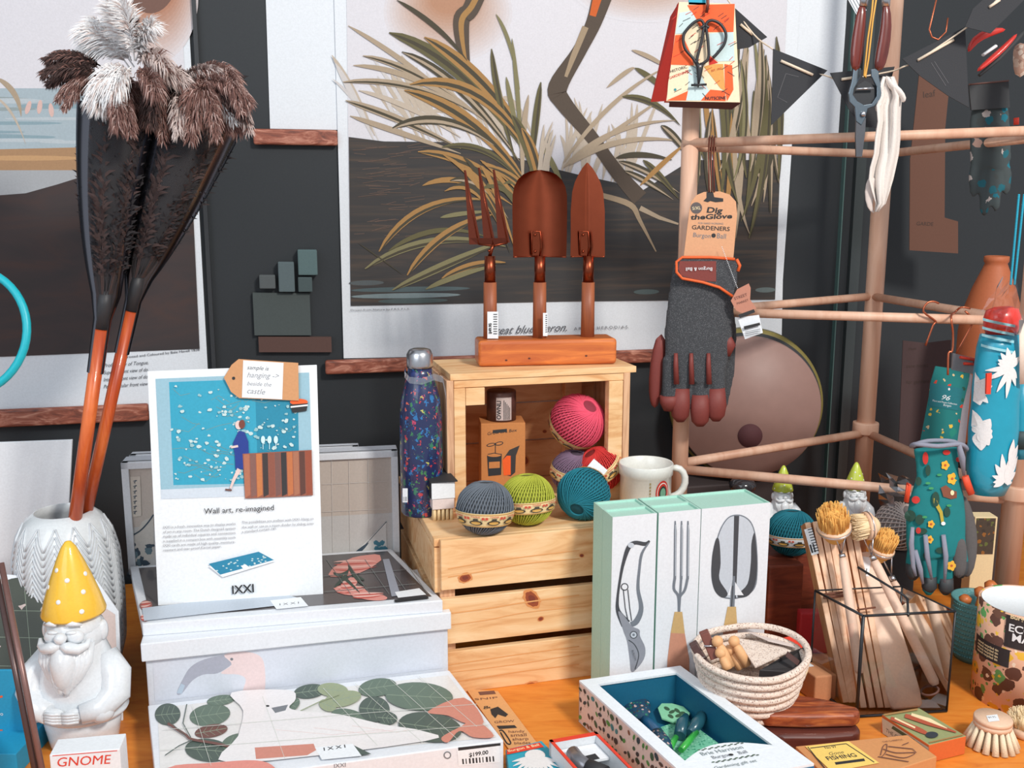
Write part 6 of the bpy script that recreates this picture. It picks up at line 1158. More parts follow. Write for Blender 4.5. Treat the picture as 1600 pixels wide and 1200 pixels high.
# ================================================================ front right
# ---- glass box with black frame
fl, fr_ = PZ(1338, 1122, 0), PZ(1479, 1113, 0); tz_ = .150; bl_t = PZ(1263, 925, tz_); bl = V((bl_t.x+.01, bl_t.y, 0)); br = bl+(fr_-fl); up4 = Z*tz_
AN = {'fl': fl, 'fr': fr_, 'br': br, 'bl': bl}; BF = mat('black_metal_frame', (44, 46, 50), .35, .4)
t = thing('glass_terrarium', 'open glass box with a thin black metal frame holding dish brushes and wood bundles', 'glass box', (fl+br)/2)
L0 = V((0, 0, .0022)); m = MB()
cs = [fl, fr_, br, bl]
for i in range(4):
    a, b = cs[i]+L0, cs[(i+1) % 4]+L0; m.tube([a, b], .0019, BF, 6); m.tube([a+up4, b+up4], .0019 if i in (0, 3) else .0012, BF, 6); m.tube([a, a+up4], .0026 if i == 0 else .0016, BF, 6)
m.tube([PY(1340, 886, bl.y-.005), PY(1412, 930, bl.y-.04), PY(1418, 936, bl.y-.045), PY(1419, 962, fl.y+.004)], .0018, BF, 8); m.obj('metal_frame', t)
gl = clear('terrarium_glass', (235, 240, 240), .02, .05)
for i in range(4):
    a, b = cs[i]+L0, cs[(i+1) % 4]+L0; m = MB(); m.add([a, b, b+up4, a+up4], [(0, 1, 2, 3)], gl); m.obj('glass_pane', t)
m = MB(); m.add([c+L0 for c in cs], [(0, 1, 2, 3)], gl); m.obj('glass_base', t)
# ---- wood bundles and boards leaning in it
BW = wood('beech', (232, 190, 158), (210, 160, 124), .6, (40, 40, 5), c3=(240, 206, 178), bump=.08); BWD = wood('beech_end', (200, 142, 98), (176, 116, 76), .6, (50, 50, 6), c3=(214, 158, 112))
def plank(m, xb, yb, Yb, xt, yt, Yt, w, th, mm, side=None, z0=.005):
    b = PY(xb, yb, Yb); b.z = max(b.z, z0); tpt = PY(xt, yt, Yt); d = (tpt-b).normalized(); n = V((0, -1, 0))-d*(-d.y); n.normalize(); u = n.cross(d).normalized(); k = mpp(b)
    if u.x < 0: u = -u
    m.prism([b-u*w*k/2, b+u*w*k/2, tpt+u*w*k/2, tpt-u*w*k/2], -n*th, mm, side)
def pz_y(x, y, z=.005): return PZ(x, y, z).y
t = thing('spatula_bundle', 'banded bundle of flat beech sticks with a barcode, leftmost in the glass box', 'bundle', PY(1330, 1100, 1.262))
for i, dx in enumerate((0, 12, 23, 33)):
    m = MB(); plank(m, 1322+dx*.75, 1098, 1.275, 1262+dx, 816-i*1.5, 1.40, 9.5, .030, BW, BWD); m.obj('wooden_stick', t, bevel=.0012)
m = MB(); q_ = Pl(PY(1300, 950, 1.3355), V((0, -1, .45)))
m.tube([PY(1287, 934, 1.334), PY(1330, 929, 1.334)], .0024, mat('brown_string', (112, 66, 48), .7), 8); m.tube([PY(1287, 929, 1.336), PY(1329, 924, 1.336)], .0020, MC['brown_string'], 8); m.obj('string_band', t)
m = MB(); p = Pl(PY(1256, 850, 1.3855), V((-.25, -1, .42))); sticker(m, p, (1268, 846), 12, 42, -16, 2)
for k in range(9): p.line(m, [(1262+k*1.2, 828+k*4.2), (1270+k*1.2, 826+k*4.2)], 1.4, BLACK)
m.obj('barcode_sticker', t)
t = thing('spatula_bundle', 'second bundle of beech sticks tied with string, in the middle of the glass box', 'bundle', PY(1375, 1110, 1.262))
for i, dx in enumerate((0, 13, 25, 36)):
    m = MB(); plank(m, 1350+dx*1.05, 1106, 1.262, 1300+dx*.95, 826-i*1, 1.405, 10, .022, BW, BWD); m.obj('wooden_stick', t, bevel=.0012)
m = MB(); m.tube([PY(1339, 953, 1.325), PY(1368, 949, 1.325)], .0014, MC['brown_string'], 8); m.obj('string_band', t)
t = thing('chopping_board', 'broad pale beech paddle board leaning rightwards in the glass box', 'board', PY(1425, 1110, 1.272))
m = MB(); b = PY(1418, 1106, 1.258); b.z = max(b.z, .006); tp_ = PY(1350, 862, 1.40); d = (tp_-b).normalized(); n = V((0, -1, 0))-d*(-d.y); n.normalize(); u = n.cross(d); u = u if u.x > 0 else -u; k = mpp(b); Lb = (tp_-b).length
prof = [(-.0, 21), (.02, 25), (.1, 27), (.3, 27), (.5, 25), (.62, 22), (.72, 20), (.85, 23), (.95, 22), (.99, 16), (1.0, 6)]
pts = [b+d*(Lb*a)+u*(w_*k) for a, w_ in prof]+[b+d*(Lb*a)-u*(w_*k) for a, w_ in prof[::-1]]; m.prism(pts, -n*.009, mat('pale_beech', (234, 204, 182), .6, bump=.03)); m.obj('board', t, bevel=.002)
m = MB(); p = Pl(b+n*.0004, n); sticker(m, p, (1352, 885), 15, 30, 8, 3); m.obj('price_sticker', t)
# ---- dish brushes
def bristle_dome(m, c, up_, r, h, mm, n=220, flare=1.15, seed=0):
    rr = random.Random(seed); M = axisM(up_)
    for i in range(n):
        a = rr.uniform(0, 2*PI); q = rr.random()**.5; p = c+M @ V((r*q*math.cos(a), r*q*math.sin(a), 0)); e = c+M @ V((r*q*flare*math.cos(a+rr.uniform(-.1, .1)), r*q*flare*math.sin(a), h*(1-.35*q*q)*rr.uniform(.85, 1.05))); m.tube([p, e], [.0011, .0007], mm, 4)
    m.sph(c, (r*.96, r*.96, h*.8), mm, M, 20, 10)
GBR = mat('golden_bristle', (226, 172, 92), .8); PBR = mat('pale_bristle', (232, 208, 168), .8)
def dish_brush(lb, disc, r, up_, h, bm, wire, hand, hr, seed):
    c = PY(*disc); t = thing('dish_brush', lb, 'dish brush', c); M = axisM(up_); u = V(up_).normalized(); k = mpp(c)
    m = MB(); m.lathe([(0, -.009), (r*.92, -.009), (r, -.007), (r, -.005), (r*.97, -.004), (r, -.003), (r, 0), (0, 0)], c, BW, 36, M); m.obj('brush_head', t)
    m = MB(); bristle_dome(m, c, up_, r*.86, h, bm, seed=seed); m.obj('bristles', t, kind=None)
    w0 = PY(*wire[0]); w1 = PY(*wire[1]); m = MB()
    for s_ in (-1, 1): m.tube([w1, w0+V((s_*.007, 0, 0)), c-u*.006+(M @ V((s_*r*.9, 0, 0))), c-u*.003+(M @ V((s_*r*1.0, 0, .001)))], .0011, STEEL, 6)
    m.tube([c-u*.0065+M @ V((math.cos(2*PI*i/24)*r*1.005, math.sin(2*PI*i/24)*r*1.005, .002)) for i in range(24)], .0009, STEEL, 5, closed=True); m.obj('wire_bracket', t)
    a, b = PY(*hand[0]), PY(*hand[1]); b.z = max(b.z, .01); m = MB(); m.tube([w1, w1.lerp(a, .9)], [.0044, .0052], STEEL, 12); m.obj('ferrule', t)
    m = MB(); m.tube([a, a.lerp(b, .05), a.lerp(b, .5), a.lerp(b, .97), b], [hr*.8, hr, hr*1.1, hr*1.05, hr*.7], mat('handle_beech', (228, 194, 172), .6, bump=.04), 16); m.obj('handle', t)
    return t
dish_brush('dish brush with golden bristles facing up, leftmost and topmost above the glass box', (1303, 822, 1.36), .0245, (-.25, -.35, 1), .040, GBR, ((1313, 840, 1.35), (1315, 865, 1.345)), ((1317, 872, 1.342), (1343, 1052, 1.262)), .0064, 1)
dish_brush('dish brush turned sideways with pale bristles pointing left, middle of the three', (1352, 822, 1.37), .021, (-1, -.1, -.1), .028, PBR, ((1357, 842, 1.36), (1362, 868, 1.35)), ((1366, 876, 1.345), (1462, 1070, 1.262)), .0068, 2)
dish_brush('dish brush with golden bristles, lowest and rightmost above the glass box', (1379, 856, 1.38), .0185, (.15, -.3, 1), .034, GBR, ((1386, 872, 1.375), (1393, 900, 1.37)), ((1396, 908, 1.368), (1462, 1040, 1.31)), .0056, 3)
m = MB(); c = PY(1453, 1079, 1.255); m.tube([c+V((.011*math.cos(2*PI*i/20), .011*math.sin(2*PI*i/20), .004*math.cos(2*PI*i/20))) for i in range(20)], .0016, mat('leather_loop', (92, 58, 48), .6), 7, closed=True); tag(m.obj('hanging_loop'), 'brown leather hanging loop around a handle low in the glass box', 'loop')
m = MB(); c = PZ(1455, 1108, .004); m.box((c.x-.002, c.y+.014, .0046), (.032, .022, .0008), PAPER); tag(m.obj('paper_label'), 'white paper label lying on the floor of the glass box', 'label')
# ---- rope basket with clips and pegs
bc = PZ(1170, 1098, 0); bc = V((PY(1170, 1080, 1.236).x, 1.236, 0)); t = thing('rope_basket', 'round coiled basket of speckled cream rope holding pegs and clips', 'basket', bc)
RP_ = dots('speckled_rope', (226, 208, 194), [(170, 146, 136), (236, 224, 214), (206, 184, 170)], 420, .42, .9); m = MB(); zt2 = PY(1170, 1018, bc.y).z; nR = 9; k = 86*mpp(V((bc.x, bc.y, .07)))
def rim(a, z): return 0
for i in range(nR):
    q_ = i/(nR-1); rad = k*(.52+.48*q_**.65); z = .004+q_*(zt2-.006); pts = [bc+V((rad*math.cos(w_), rad*math.sin(w_)*.95, z+(.010*q_*q_)*max(0, math.cos(w_-.2))+.004*q_*math.sin(w_))) for w_ in [2*PI*j/40 for j in range(40)]]; m.tube(pts, .0048, RP_, 8, closed=True)
m.lathe([(0, .002), (k*.52, .003), (k*.55, .01), (k*.85, zt2*.5), (k*.97, zt2*.92)], bc, RP_, 40, sy=.95); m.obj('coiled_rope', t)
m = MB(); a = PY(1262, 1022, bc.y); m.tube(smooth([a, PY(1266, 1015, bc.y), PY(1262, 1045, bc.y-.01), PY(1252, 1068, bc.y-.03)]), .0012, CREAM, 6); m.obj('loose_thread', t)
FLR = zt2*.55
DKW = mat('dark_walnut', (74, 44, 40), .45); 
for lb, pts, w_, mm in (('dark brown wooden spring clip at the left of the rope basket', ((1084, 1008), (1108, 1048)), 15, DKW), ('second dark brown spring clip behind the left one in the basket', ((1101, 990), (1118, 1030)), 17, mat('walnut_red', (112, 58, 46), .45))):
    a, b = PY(*pts[0], bc.y-.005), PY(*pts[1], bc.y-.02); t = thing('spring_clip', lb, 'clip', b, 'clips in the rope basket')
    for s_ in (0, 1): mm_ = MB(); d = (a-b).normalized(); u = d.cross(V((0, -1, 0))).normalized(); o = b+V((0, .007*s_, 0)); mm_.bx(o-u*w_*k/200, u*w_*k/100, V((0, .005, 0)), (a-b), mm); mm_.obj('clip_jaw', t, bevel=.0012)
    mm_ = MB(); mm_.tube([a.lerp(b, .45)+V((-.008, -.003, 0)), a.lerp(b, .45)+V((.008, -.003, 0))], .0012, STEEL, 6); mm_.obj('spring', t)
for i, (x, y, x2, y2) in enumerate(((1126, 1020, 1138, 1046), (1121, 1002, 1142, 1042), (1147, 1002, 1168, 1040), (1140, 1016, 1158, 1045), (1106, 1026, 1120, 1050))):
    if i == 4: continue
    a, b = PY(x, y, bc.y-.02+i*.006), PY(x2, y2, bc.y-.03+i*.006); PW_ = mat('peg_wood', (226, 172, 122), .6)
    t = thing('dolly_peg', ['round-headed wooden peg, lowest left in the rope basket', 'round-headed wooden peg standing highest beside the dark clips', 'round-headed wooden peg furthest right in the basket', 'round-headed wooden peg in the middle of the peg cluster'][i], 'peg', b, 'wooden pegs in the rope basket')
    m = MB(); m.sph(a, .0078, PW_, n=16, k=10); d = (b-a).normalized(); m.tube([a+d*.004, a+d*.010, a+d*.018, b], [.004, .0062, .0068, .0060], PW_, 14); m.obj('peg', t)
m = MB(); a = PY(1166, 1050, bc.y-.06)
t = thing('paper_slip', 'folded speckled paper sleeve lying in the rope basket', 'paper sleeve', PY(1200, 1020, bc.y)); Q = lambda x, y, dy=0: PY(x, y, bc.y+dy)
m.add([Q(1150, 998, .04), Q(1212, 1008, .05), Q(1236, 1018, .0), Q(1180, 1044, -.05)], [(0, 1, 2, 3)], RP_); m.obj('sleeve_sheet', t, solid=.0015)
t = thing('black_pouch', 'black leather pouch lying at the right side in the rope basket', 'pouch', Q(1240, 1030, 0)); m = MB(); m.prism([Q(1186, 1047, -.045), Q(1236, 1018, -.01), Q(1258, 1010, .02), Q(1264, 1028, .01), Q(1256, 1042, -.02), Q(1236, 1050, -.04)], (0, .002, -.012), mat('black_leather', (48, 46, 48), .6)); m.obj('pouch_body', t, bevel=.001)
m = MB(); m.bx(Q(1228, 1026, -.035), V((.015, -.004, -.011)), V((0, .002, .001)), V((.003, .002, .005)), DKW); m.obj('leather_tab', t)
t = thing('paper_card', 'long pale paper card lying over the back of the rope basket', 'card', Q(1200, 995, .05)); m = MB(); m.add([Q(1168, 988, .06), Q(1190, 992, .07), Q(1246, 1008, .03), Q(1250, 1014, .015), Q(1200, 1002, .03)], [(0, 1, 2, 3, 4)], mat('blush_card', (218, 204, 198), .7)); m.obj('card_sheet', t, solid=.001)
t = thing('red_tag', 'bright orange-red tag sticking up behind the rope basket', 'tag', Q(1240, 1000, .06)); m = MB(); m.add([Q(1220, 998, .06), Q(1238, 994, .065), Q(1256, 1008, .06), Q(1252, 1014, .05), Q(1246, 1008, .05)], [(0, 1, 2, 3, 4)], RED); m.obj('tag_sheet', t, solid=.0012)
# ---- small kraft block, blue stickered card
p = PZ(1272, 1098, 0); t = thing('kraft_soap_box', 'small kraft wrapped block between the basket and the glass box', 'box', p+V((.015, .02, 0))); m = MB(); m.bx(p, fr(12)[0]*.034, fr(20)[1]*.055, Z*.040, mat('kraft_block', (196, 136, 96), .8, bump=.1)); m.obj('wrapped_block', t, bevel=.002)
m = MB(); a = p+Z*.0405; U1, V1 = fr(12)[0], fr(20)[1]; m.bx(a-U1*.012+V1*.03, U1*.030, V1*.05, Z*.0008, WHITE); m.poly([a-U1*.006+V1*.036+Z*.0011, a+U1*.010+V1*.036+Z*.0011, a+U1*.010+V1*.07+Z*.0011, a-U1*.006+V1*.07+Z*.0011], CYAN); tag(m.obj('blue_sticker_card'), 'white card with a blue sticker on the small kraft block', 'card')
m = MB(); c = PZ(1278, 1040, .0); m.box((c.x+.006, c.y+.05, .035), (.05, .02, .07), mat('crimson', (186, 42, 50), .6)); tag(m.obj('crimson_box', None, bevel=.003), 'crimson box just behind the blue-stickered card', 'box')
# ---- dark carved wooden blocks
def slab(lb, pts, z, th, mm):
    P4 = [PZ(x, y, z+th) for x, y in pts]; t = MB(); t.prism(P4, (0, 0, -th), mm); return tag(t.obj('carved_wood_block', None, bevel=.006, seg=4), lb, 'wooden block', 'dark carved wood blocks')
DWD = wood('rosewood', (148, 70, 40), (78, 38, 30), .35, (9, 90, 60), c3=(196, 112, 60), coat=.3, bump=.2)
slab('dark grained rosewood block, upper of the two stacked beside the glass box', [(1168, 1104), (1184, 1087), (1225, 1080), (1290, 1091), (1342, 1104), (1345, 1112), (1335, 1116), (1260, 1118), (1200, 1116)], .023, .020, DWD)
slab('plain dark wood block under the grained rosewood one', [(1172, 1134), (1186, 1108), (1240, 1104), (1340, 1130), (1346, 1140), (1338, 1146), (1290, 1150), (1220, 1150)], 0.001, .021, wood('dark_rosewood', (92, 46, 38), (62, 34, 32), .4, (5, 60, 30), c3=(110, 58, 44), coat=.2))
# ---- asparagus tin, fishing box
def flatbox(lb, pts, z, th, mm, name, cat, side=None, grp=None):
    P4 = [PZ(x, y, z+th) for x, y in pts]; t = thing(name, lb, cat, (P4[0]+P4[2])/2-Z*th, grp); m = MB(); m.prism(P4, (0, 0, -th), mm, side); m.obj('carton', t, bevel=.001); return t, Pl(P4[0], Z), P4
t, q, P4 = flatbox('small green illustrated match-style box, in front of the glass box', [(1378, 1116), (1436, 1106), (1510, 1150), (1452, 1164)], 0.0005, .026, mat('box_olive', (150, 156, 108), .6), 'illustrated_box', 'box', mat('box_orange_end', (214, 104, 48), .7))
q.k = 88; m = MB(); q.line(m, [(1392, 1122), (1412, 1130), (1440, 1142), (1452, 1148)], [5, 7, 7, 2], mat('print_carrot', (178, 86, 60), .6)); q.line(m, [(1398, 1122), (1430, 1137)], 2.5, CREAM); q.line(m, [(1414, 1118), (1450, 1128), (1494, 1144)], [6, 10, 2], mat('print_carrot', (178, 86, 60))); q.line(m, [(1424, 1116), (1452, 1125), (1480, 1138)], [4, 6, 1], CREAM)
q.line(m, [(1381, 1117), (1434, 1108)], 3, GOLD if False else gold); q.blob(m, 1456, 1148, 10, 5, mat('print_navy', (52, 58, 66), .6)); q.line(m, [(1452, 1160), (1505, 1148)], 2, gold); m.obj('printed_top', t)
fnm = (P4[3]-P4[0]).cross(Z).normalized(); fnm = fnm if fnm.y < 0 else -fnm; q = Pl(P4[0], fnm); m = MB(); q.poly(m, [(1378, 1121), (1451, 1168), (1451, 1190), (1379, 1146)], mat('side_cream', (214, 196, 170), .6)); q.line(m, [(1394, 1136), (1428, 1158)], 5, mat('side_dark_green', (80, 92, 62), .6)); q.text(m, 'THE GARDENER', (1384, 1143), (1432, 1174), BLACK); m.obj('printed_side', t)
t, q, P4 = flatbox('flat kraft box with a yellow fishing label at the bottom right', [(1243, 1166), (1418, 1148), (1464, 1182), (1310, 1232)], 0.0005, .022, mat('kraft_tan', (206, 144, 92), .8, bump=.05), 'fishing_box', 'box')
q.k = 75; m = MB(); q.poly(m, [(1258, 1166), (1326, 1158), (1374, 1192), (1300, 1206)], mat('label_yellow', (240, 206, 112), .6)); q.line(m, [(1266, 1169), (1322, 1162), (1366, 1191)], 1.4, BLACK); q.line(m, [(1262, 1167), (1292, 1204)], 1.4, BLACK)
q.text(m, 'No 97', (1290, 1170), (1308, 1168), BLACK, thick=.02); q.text(m, 'Gone', (1297, 1180), (1320, 1177), BLACK, italic=.4); q.text(m, 'FISHING', (1294, 1188), (1340, 1182), BLACK, thick=.02); q.poly(m, [(1304, 1191), (1350, 1185), (1352, 1189), (1306, 1195)], BLACK)
q.text(m, 'THE CHEERFUL', (1380, 1160), (1412, 1156), BRN)
for l in ([(1376, 1180), (1380, 1166), (1386, 1163), (1384, 1175), (1378, 1182)], [(1380, 1170), (1400, 1176), (1430, 1176), (1412, 1184), (1384, 1178)], [(1388, 1166), (1426, 1170), (1432, 1176)], [(1372, 1182), (1420, 1190)], [(1410, 1164), (1420, 1160)]): q.line(m, l, 1.2, BRN)
m.obj('printed_label', t)
# ---- round pot brushes at right
for x, y, lb, upd in ((1548, 1163, 'round pot brush standing on fat pale bristle tufts, before the flowered tin', 1),):
    c = PZ(x, y, 0); t = thing('pot_brush', lb, 'pot brush', c); m = MB(); k = 28*mpp(c); m.lathe([(0, .040), (k*.95, .040), (k, .038), (k, .0345), (k*.96, .034), (k*.96, .033), (k, .0325), (k*.98, .027), (0, .026)], c, mat('brush_disc', (226, 190, 162), .5, bump=.03), 40); m.obj('brush_disc', t)
    m = MB()
    for ring, n_, r1 in ((.86, 17, 1.32), (.5, 10, .8), (.15, 4, .3)):
        for j in range(n_): a = 2*PI*j/n_; m.tube([c+V((k*ring*math.cos(a), k*ring*math.sin(a), .028)), c+V((k*r1*math.cos(a), k*r1*math.sin(a), .0005))], [.0028, .0046], mat('tuft_cream', (238, 220, 190), .8, bump=.5, bscale=900), 8)
    m.obj('bristle_tufts', t); m = MB(); q = Pl(c+Z*.0402, Z); q.poly(m, [(1541, 1118), (1558, 1116), (1562, 1126), (1545, 1128)], WHITE); q.text(m, '$9.95', (1545, 1122), (1557, 1121), BLACK); m.obj('price_sticker', t)
c = PZ(1604, 1148, 0.0); t = thing('pot_brush', 'round pot brush lying bristles up, cut by the right edge', 'pot brush', c); m = MB(); k = .022; m.lathe([(0, .0005), (k*.9, .0005), (k, .004), (k, .009), (k*.9, .012), (0, .012)], c, MC['brush_disc'], 32); m.obj('brush_disc', t); m = MB(); bristle_dome(m, c+Z*.012, (0, 0, 1), k*.85, .026, PBR, 260, 1.35, 5); m.obj('bristles', t)
# ---- flowered tin
c = PZ(1592, 1088, 0); zt3 = PY(1592, 940, c.y).z; k = 69*mpp(c); t = thing('flowered_tin', 'tall cylinder tin with a brown, yellow and green flower pattern and black ECO label', 'tin', c)
TN = dots('tin_flowers', (226, 178, 150), [(92, 60, 50), (226, 176, 52), (96, 62, 52), (96, 160, 92), (104, 70, 56), (226, 176, 52)], 48, .50, .5, cols2=[(226, 186, 64), (88, 150, 80), (104, 70, 58), (238, 214, 190)], scale2=95, rad2=.30, warp=.25)
m = MB(); m.lathe([(0, 0), (k, 0), (k, zt3), (k*.96, zt3), (k*.95, zt3-.004), (0, zt3-.004)], c, TN, 64); m.obj('tin_body', t); m = MB(); m.lathe([(0, zt3-.0035), (k*.9, zt3-.0035), (k*.92, zt3-.001), (k*.94, zt3-.0005)], c, WHITE, 48); m.obj('lid', t, label='white lid')
g = lambda u, v: c+V(((k+.0008)*math.sin(u-.49), -(k+.0008)*math.cos(u-.49), v)); m = MB()
def wrapq(a0, a1, z0, z1, mm, o=0):
    n = 16
    m.add([g(a0+(a1-a0)*i/n, z)+(g(a0+(a1-a0)*i/n, z)-V((c.x, c.y, z)))*o for z in (z0, z1) for i in range(n+1)], [(i, i+1, n+2+i, n+1+i) for i in range(n)], mm)
zy = lambda y: PY(1592, y, c.y-k*.9).z
BLK = mat('label_black', (46, 44, 48), .5); wrapq(-.42, .75, zy(1018), zy(968), BLK); wrapq(-1.25, -.28, zy(1050), zy(1022), BLK)
def wt(s_, a0, z, w_, mm): m.text(s_, None, None, None, mm, w=w_, fn=lambda u, v: (lambda a: c+V(((k+.0018)*math.sin(a), -(k+.0018)*math.cos(a), z+v)))(a0-.49+u/k), thick=.02)
wt('Burgon', -.33, zy(972), .026, CREAM); wt('ECO', -.34, zy(992), .030, WHITE); wt('MAN', -.26, zy(1006), .034, WHITE)
for i in range(4): wt('natural recycled tin', -1.1, zy(1030+i*5), .038, CREAM)
m.obj('printed_label', t)
# ---- teal textured pot with wooden finials
c = PZ(1530, 1024, 0); c = V((PY(1526, 980, 1.43).x, 1.43, 0)); zt4 = PY(1526, 934, c.y).z; k = 40*mpp(V((c.x, c.y, zt4))); t = thing('teal_pot', 'teal beaded pot half hidden behind the flowered tin', 'pot', c); TP = mat('teal_glaze', (92, 150, 152), .4, bump=.6, bscale=260)
m = MB(); m.lathe([(0, 0), (k*.75, 0), (k*.86, .01), (k*.97, zt4*.6), (k, zt4*.97), (k*1.02, zt4), (k*.94, zt4), (k*.9, zt4*.8), (0, zt4*.78)], c, TP, 48)
for r_ in range(12):
    for j in range(30): a = PI+PI*(j+.5*(r_ % 2))/30; z = .012+r_*zt4*.075; kk = k*(.86+.12*min(1, z/(zt4*.7)))*1.005; m.sph(c+V((kk*math.cos(a), kk*math.sin(a), z)), .0019, TP, n=6, k=4)
m.obj('pot_body', t)
for x, y, lb in ((1508, 938, 'orange turned wooden handle standing left in the teal pot'), (1532, 926, 'orange turned wooden handle knob standing in the teal pot beside the tin'), (1548, 916, 'reddish turned wooden handle furthest right in the teal pot')):
    p = PY(x, y, c.y-.005); t = MB(); W2 = wood('finial_wood', (206, 118, 62), (176, 92, 48), .4, (30, 30, 6)); b = V((p.x, p.y, zt4*.785)); hh = p.z-b.z; t.tube([b, b+Z*hh*.35, b+Z*hh*.6, b+Z*hh*.75, b+Z*hh*.85, p+Z*.004, p+Z*.009], [.005, .0065, .005, .0045, .0085, .0095, .004], W2, 16); tag(t.obj('dibber'), lb, 'handle', 'wooden handles in the teal pot')
# ================================================================ front centre
zt5 = .062; G = [PZ(905, 1063, zt5), PZ(1063, 1040, zt5), PZ(1272, 1193, zt5), PZ(1080, 1230, zt5)]
G[3] = G[0]+(G[2]-G[1]); t = thing('gift_box', 'Brie Harrison gift box with blue interior and botanical sides, lying open in front', 'gift box', (G[0]+G[2])/2-Z*zt5)
GWm = mat('gift_white', (228, 234, 240), .5); BI = mat('gift_blue_lining', (16, 96, 128), .6); u1, v1 = (G[1]-G[0]), (G[3]-G[0]); UL, VL = u1.length, v1.length; u1.normalize(); v1.normalize()
g2 = lambda a, b, z=0: G[0]+u1*a+v1*b+Z*z
fw_ = .018; vw = (PZ(1195, 1151, zt5)-G[0]).dot(v1)
m = MB(); zb5 = -zt5
for a0, b0, a1, b1 in ((0, 0, fw_, VL), (UL-fw_, 0, UL, VL), (fw_, 0, UL-fw_, fw_), (fw_, vw, UL-fw_, VL)): m.prism([g2(a0, b0), g2(a1, b0), g2(a1, b1), g2(a0, b1)], Z*-.003, GWm)
arc = [g2(fw_+(UL-2*fw_)*i/16, vw-.022*math.sin(PI*i/16), .0002) for i in range(17)]; m.prism(arc+[g2(UL-fw_, vw+.004, .0002), g2(fw_, vw+.004, .0002)], Z*-.003, GWm); m.obj('window_frame', t)
BOT = mat('botanic_ground', (222, 196, 184), .6)
m = MB(); 
for a0, b0, a1, b1 in ((0, 0, .002, VL), (UL-.002, 0, UL, VL), (0, 0, UL, .002), (0, VL-.002, UL, VL)): m.prism([g2(a0, b0, -.003), g2(a1, b0, -.003), g2(a1, b1, -.003), g2(a0, b1, -.003)], Z*(.004-zt5), BOT)
m.obj('box_sides', t)
m = MB(); e_ = .0025
for a0, b0, a1, b1 in ((fw_-.004, fw_-.004, fw_-.002, vw), (UL-fw_+.002, fw_-.004, UL-fw_+.004, vw), (fw_-.004, fw_-.004, UL-fw_+.004, fw_-.002), (fw_-.004, vw, UL-fw_+.004, vw+.002)): m.prism([g2(a0, b0, -.0031), g2(a1, b0, -.0031), g2(a1, b1, -.0031), g2(a0, b1, -.0031)], Z*-.050, BI)
m.prism([g2(fw_-.004, fw_-.004, -.053), g2(UL-fw_+.004, fw_-.004, -.053), g2(UL-fw_+.004, vw, -.053), g2(fw_-.004, vw, -.053)], Z*-.003, BI); m.obj('blue_lining', t)
m = MB(); m.prism([g2(.0, .0, -zt5+.0015), g2(UL, 0, -zt5+.0015), g2(UL, VL, -zt5+.0015), g2(0, VL, -zt5+.0015)], Z*-.001, GWm); m.obj('base', t)
m = MB(); ln = v1.cross(Z).normalized(); ln = ln if ln.x < 0 else -ln; q = Pl(G[0], ln); GC = [mat('bot_%d' % i, c_, .6) for i, c_ in enumerate([(62, 92, 66), (44, 62, 72), (128, 80, 58), (84, 60, 56), (60, 128, 132), (52, 70, 54), (62, 56, 60), (80, 140, 70)])]; rr = random.Random(21)
sh = lambda a, z: G[0]+v1*a+Z*z+ln*.0004
for i in range(26):
    for j in range(4):
        if (i+j) % 3 == 2 and rr.random() < .3: continue
        a = .006+i*VL/26+rr.uniform(-.002, .002); z = -.054+j*.0145+rr.uniform(-.003, .003); s_ = rr.uniform(.0035, .0055); w_ = s_*rr.uniform(.45, .8); an = rr.uniform(0, PI); mm = rr.choice(GC)
        m.poly([sh(a+math.cos(t_)*s_*math.cos(an)-math.sin(t_)*w_*math.sin(an), min(-.003, max(-.060, z+math.cos(t_)*s_*math.sin(an)+math.sin(t_)*w_*math.cos(an))))+ln*(.00004*((i*4+j) % 9)) for t_ in [2*PI*q_/9 for q_ in range(9)]], mm)
        if rr.random() < .5: m.poly([sh(a-.0004, z-.006)+ln*.0005, sh(a+.0004, z-.006)+ln*.0005, sh(a+.0008, z+.004)+ln*.0005], mat('bot_0', (62, 92, 66)))
nf = u1.cross(Z).normalized(); nf = nf if nf.y < 0 else -nf; m.poly([g2(0, VL, -.003)+nf*.0006, g2(UL, VL, -.003)+nf*.0006, g2(UL, VL, -zt5+.001)+nf*.0006, g2(0, VL, -zt5+.001)+nf*.0006], mat('gift_front_blue', (20, 110, 160), .6)); m.obj('botanical_print', t)
q = Pl(G[0]+Z*.0008, Z, 4e-5); m = MB(); tc2 = mat('gift_text', (126, 140, 142), .6)
def gt(s_, a, b, w_, mm=tc2, h=None, it=0): m.text(s_, g2(a, b, .0009), u1, -v1, mm, w=w_, h=h, italic=it)
gt('Brie Harrison', UL*.28, vw-.003, UL*.36); gt('Burgon    Ball', UL*.33, vw+.007, UL*.30, GREY); m.poly([g2(UL*.49+.003*math.cos(w_), vw+.005+.0022*math.sin(w_), .0009) for w_ in [2*PI*i/14 for i in range(14)]], BLACK)
gt('Gardening gift set', UL*.26, vw+.027, UL*.36, tc2, it=.3)
for (b_, n_) in ((vw-.0145, 14), (vw+.014, 16)):
    for i in range(n_): a = UL*.3+UL*.4*i/n_; m.poly([g2(a+.0022*math.cos(w_), b_+.0010*math.sin(w_)+.0008*((i % 2)*2-1), .001) for w_ in [2*PI*k_/8 for k_ in range(8)]], GC[i % 2*5])
m.obj('gift_lettering', t)
fz = -.0525   # things inside the box
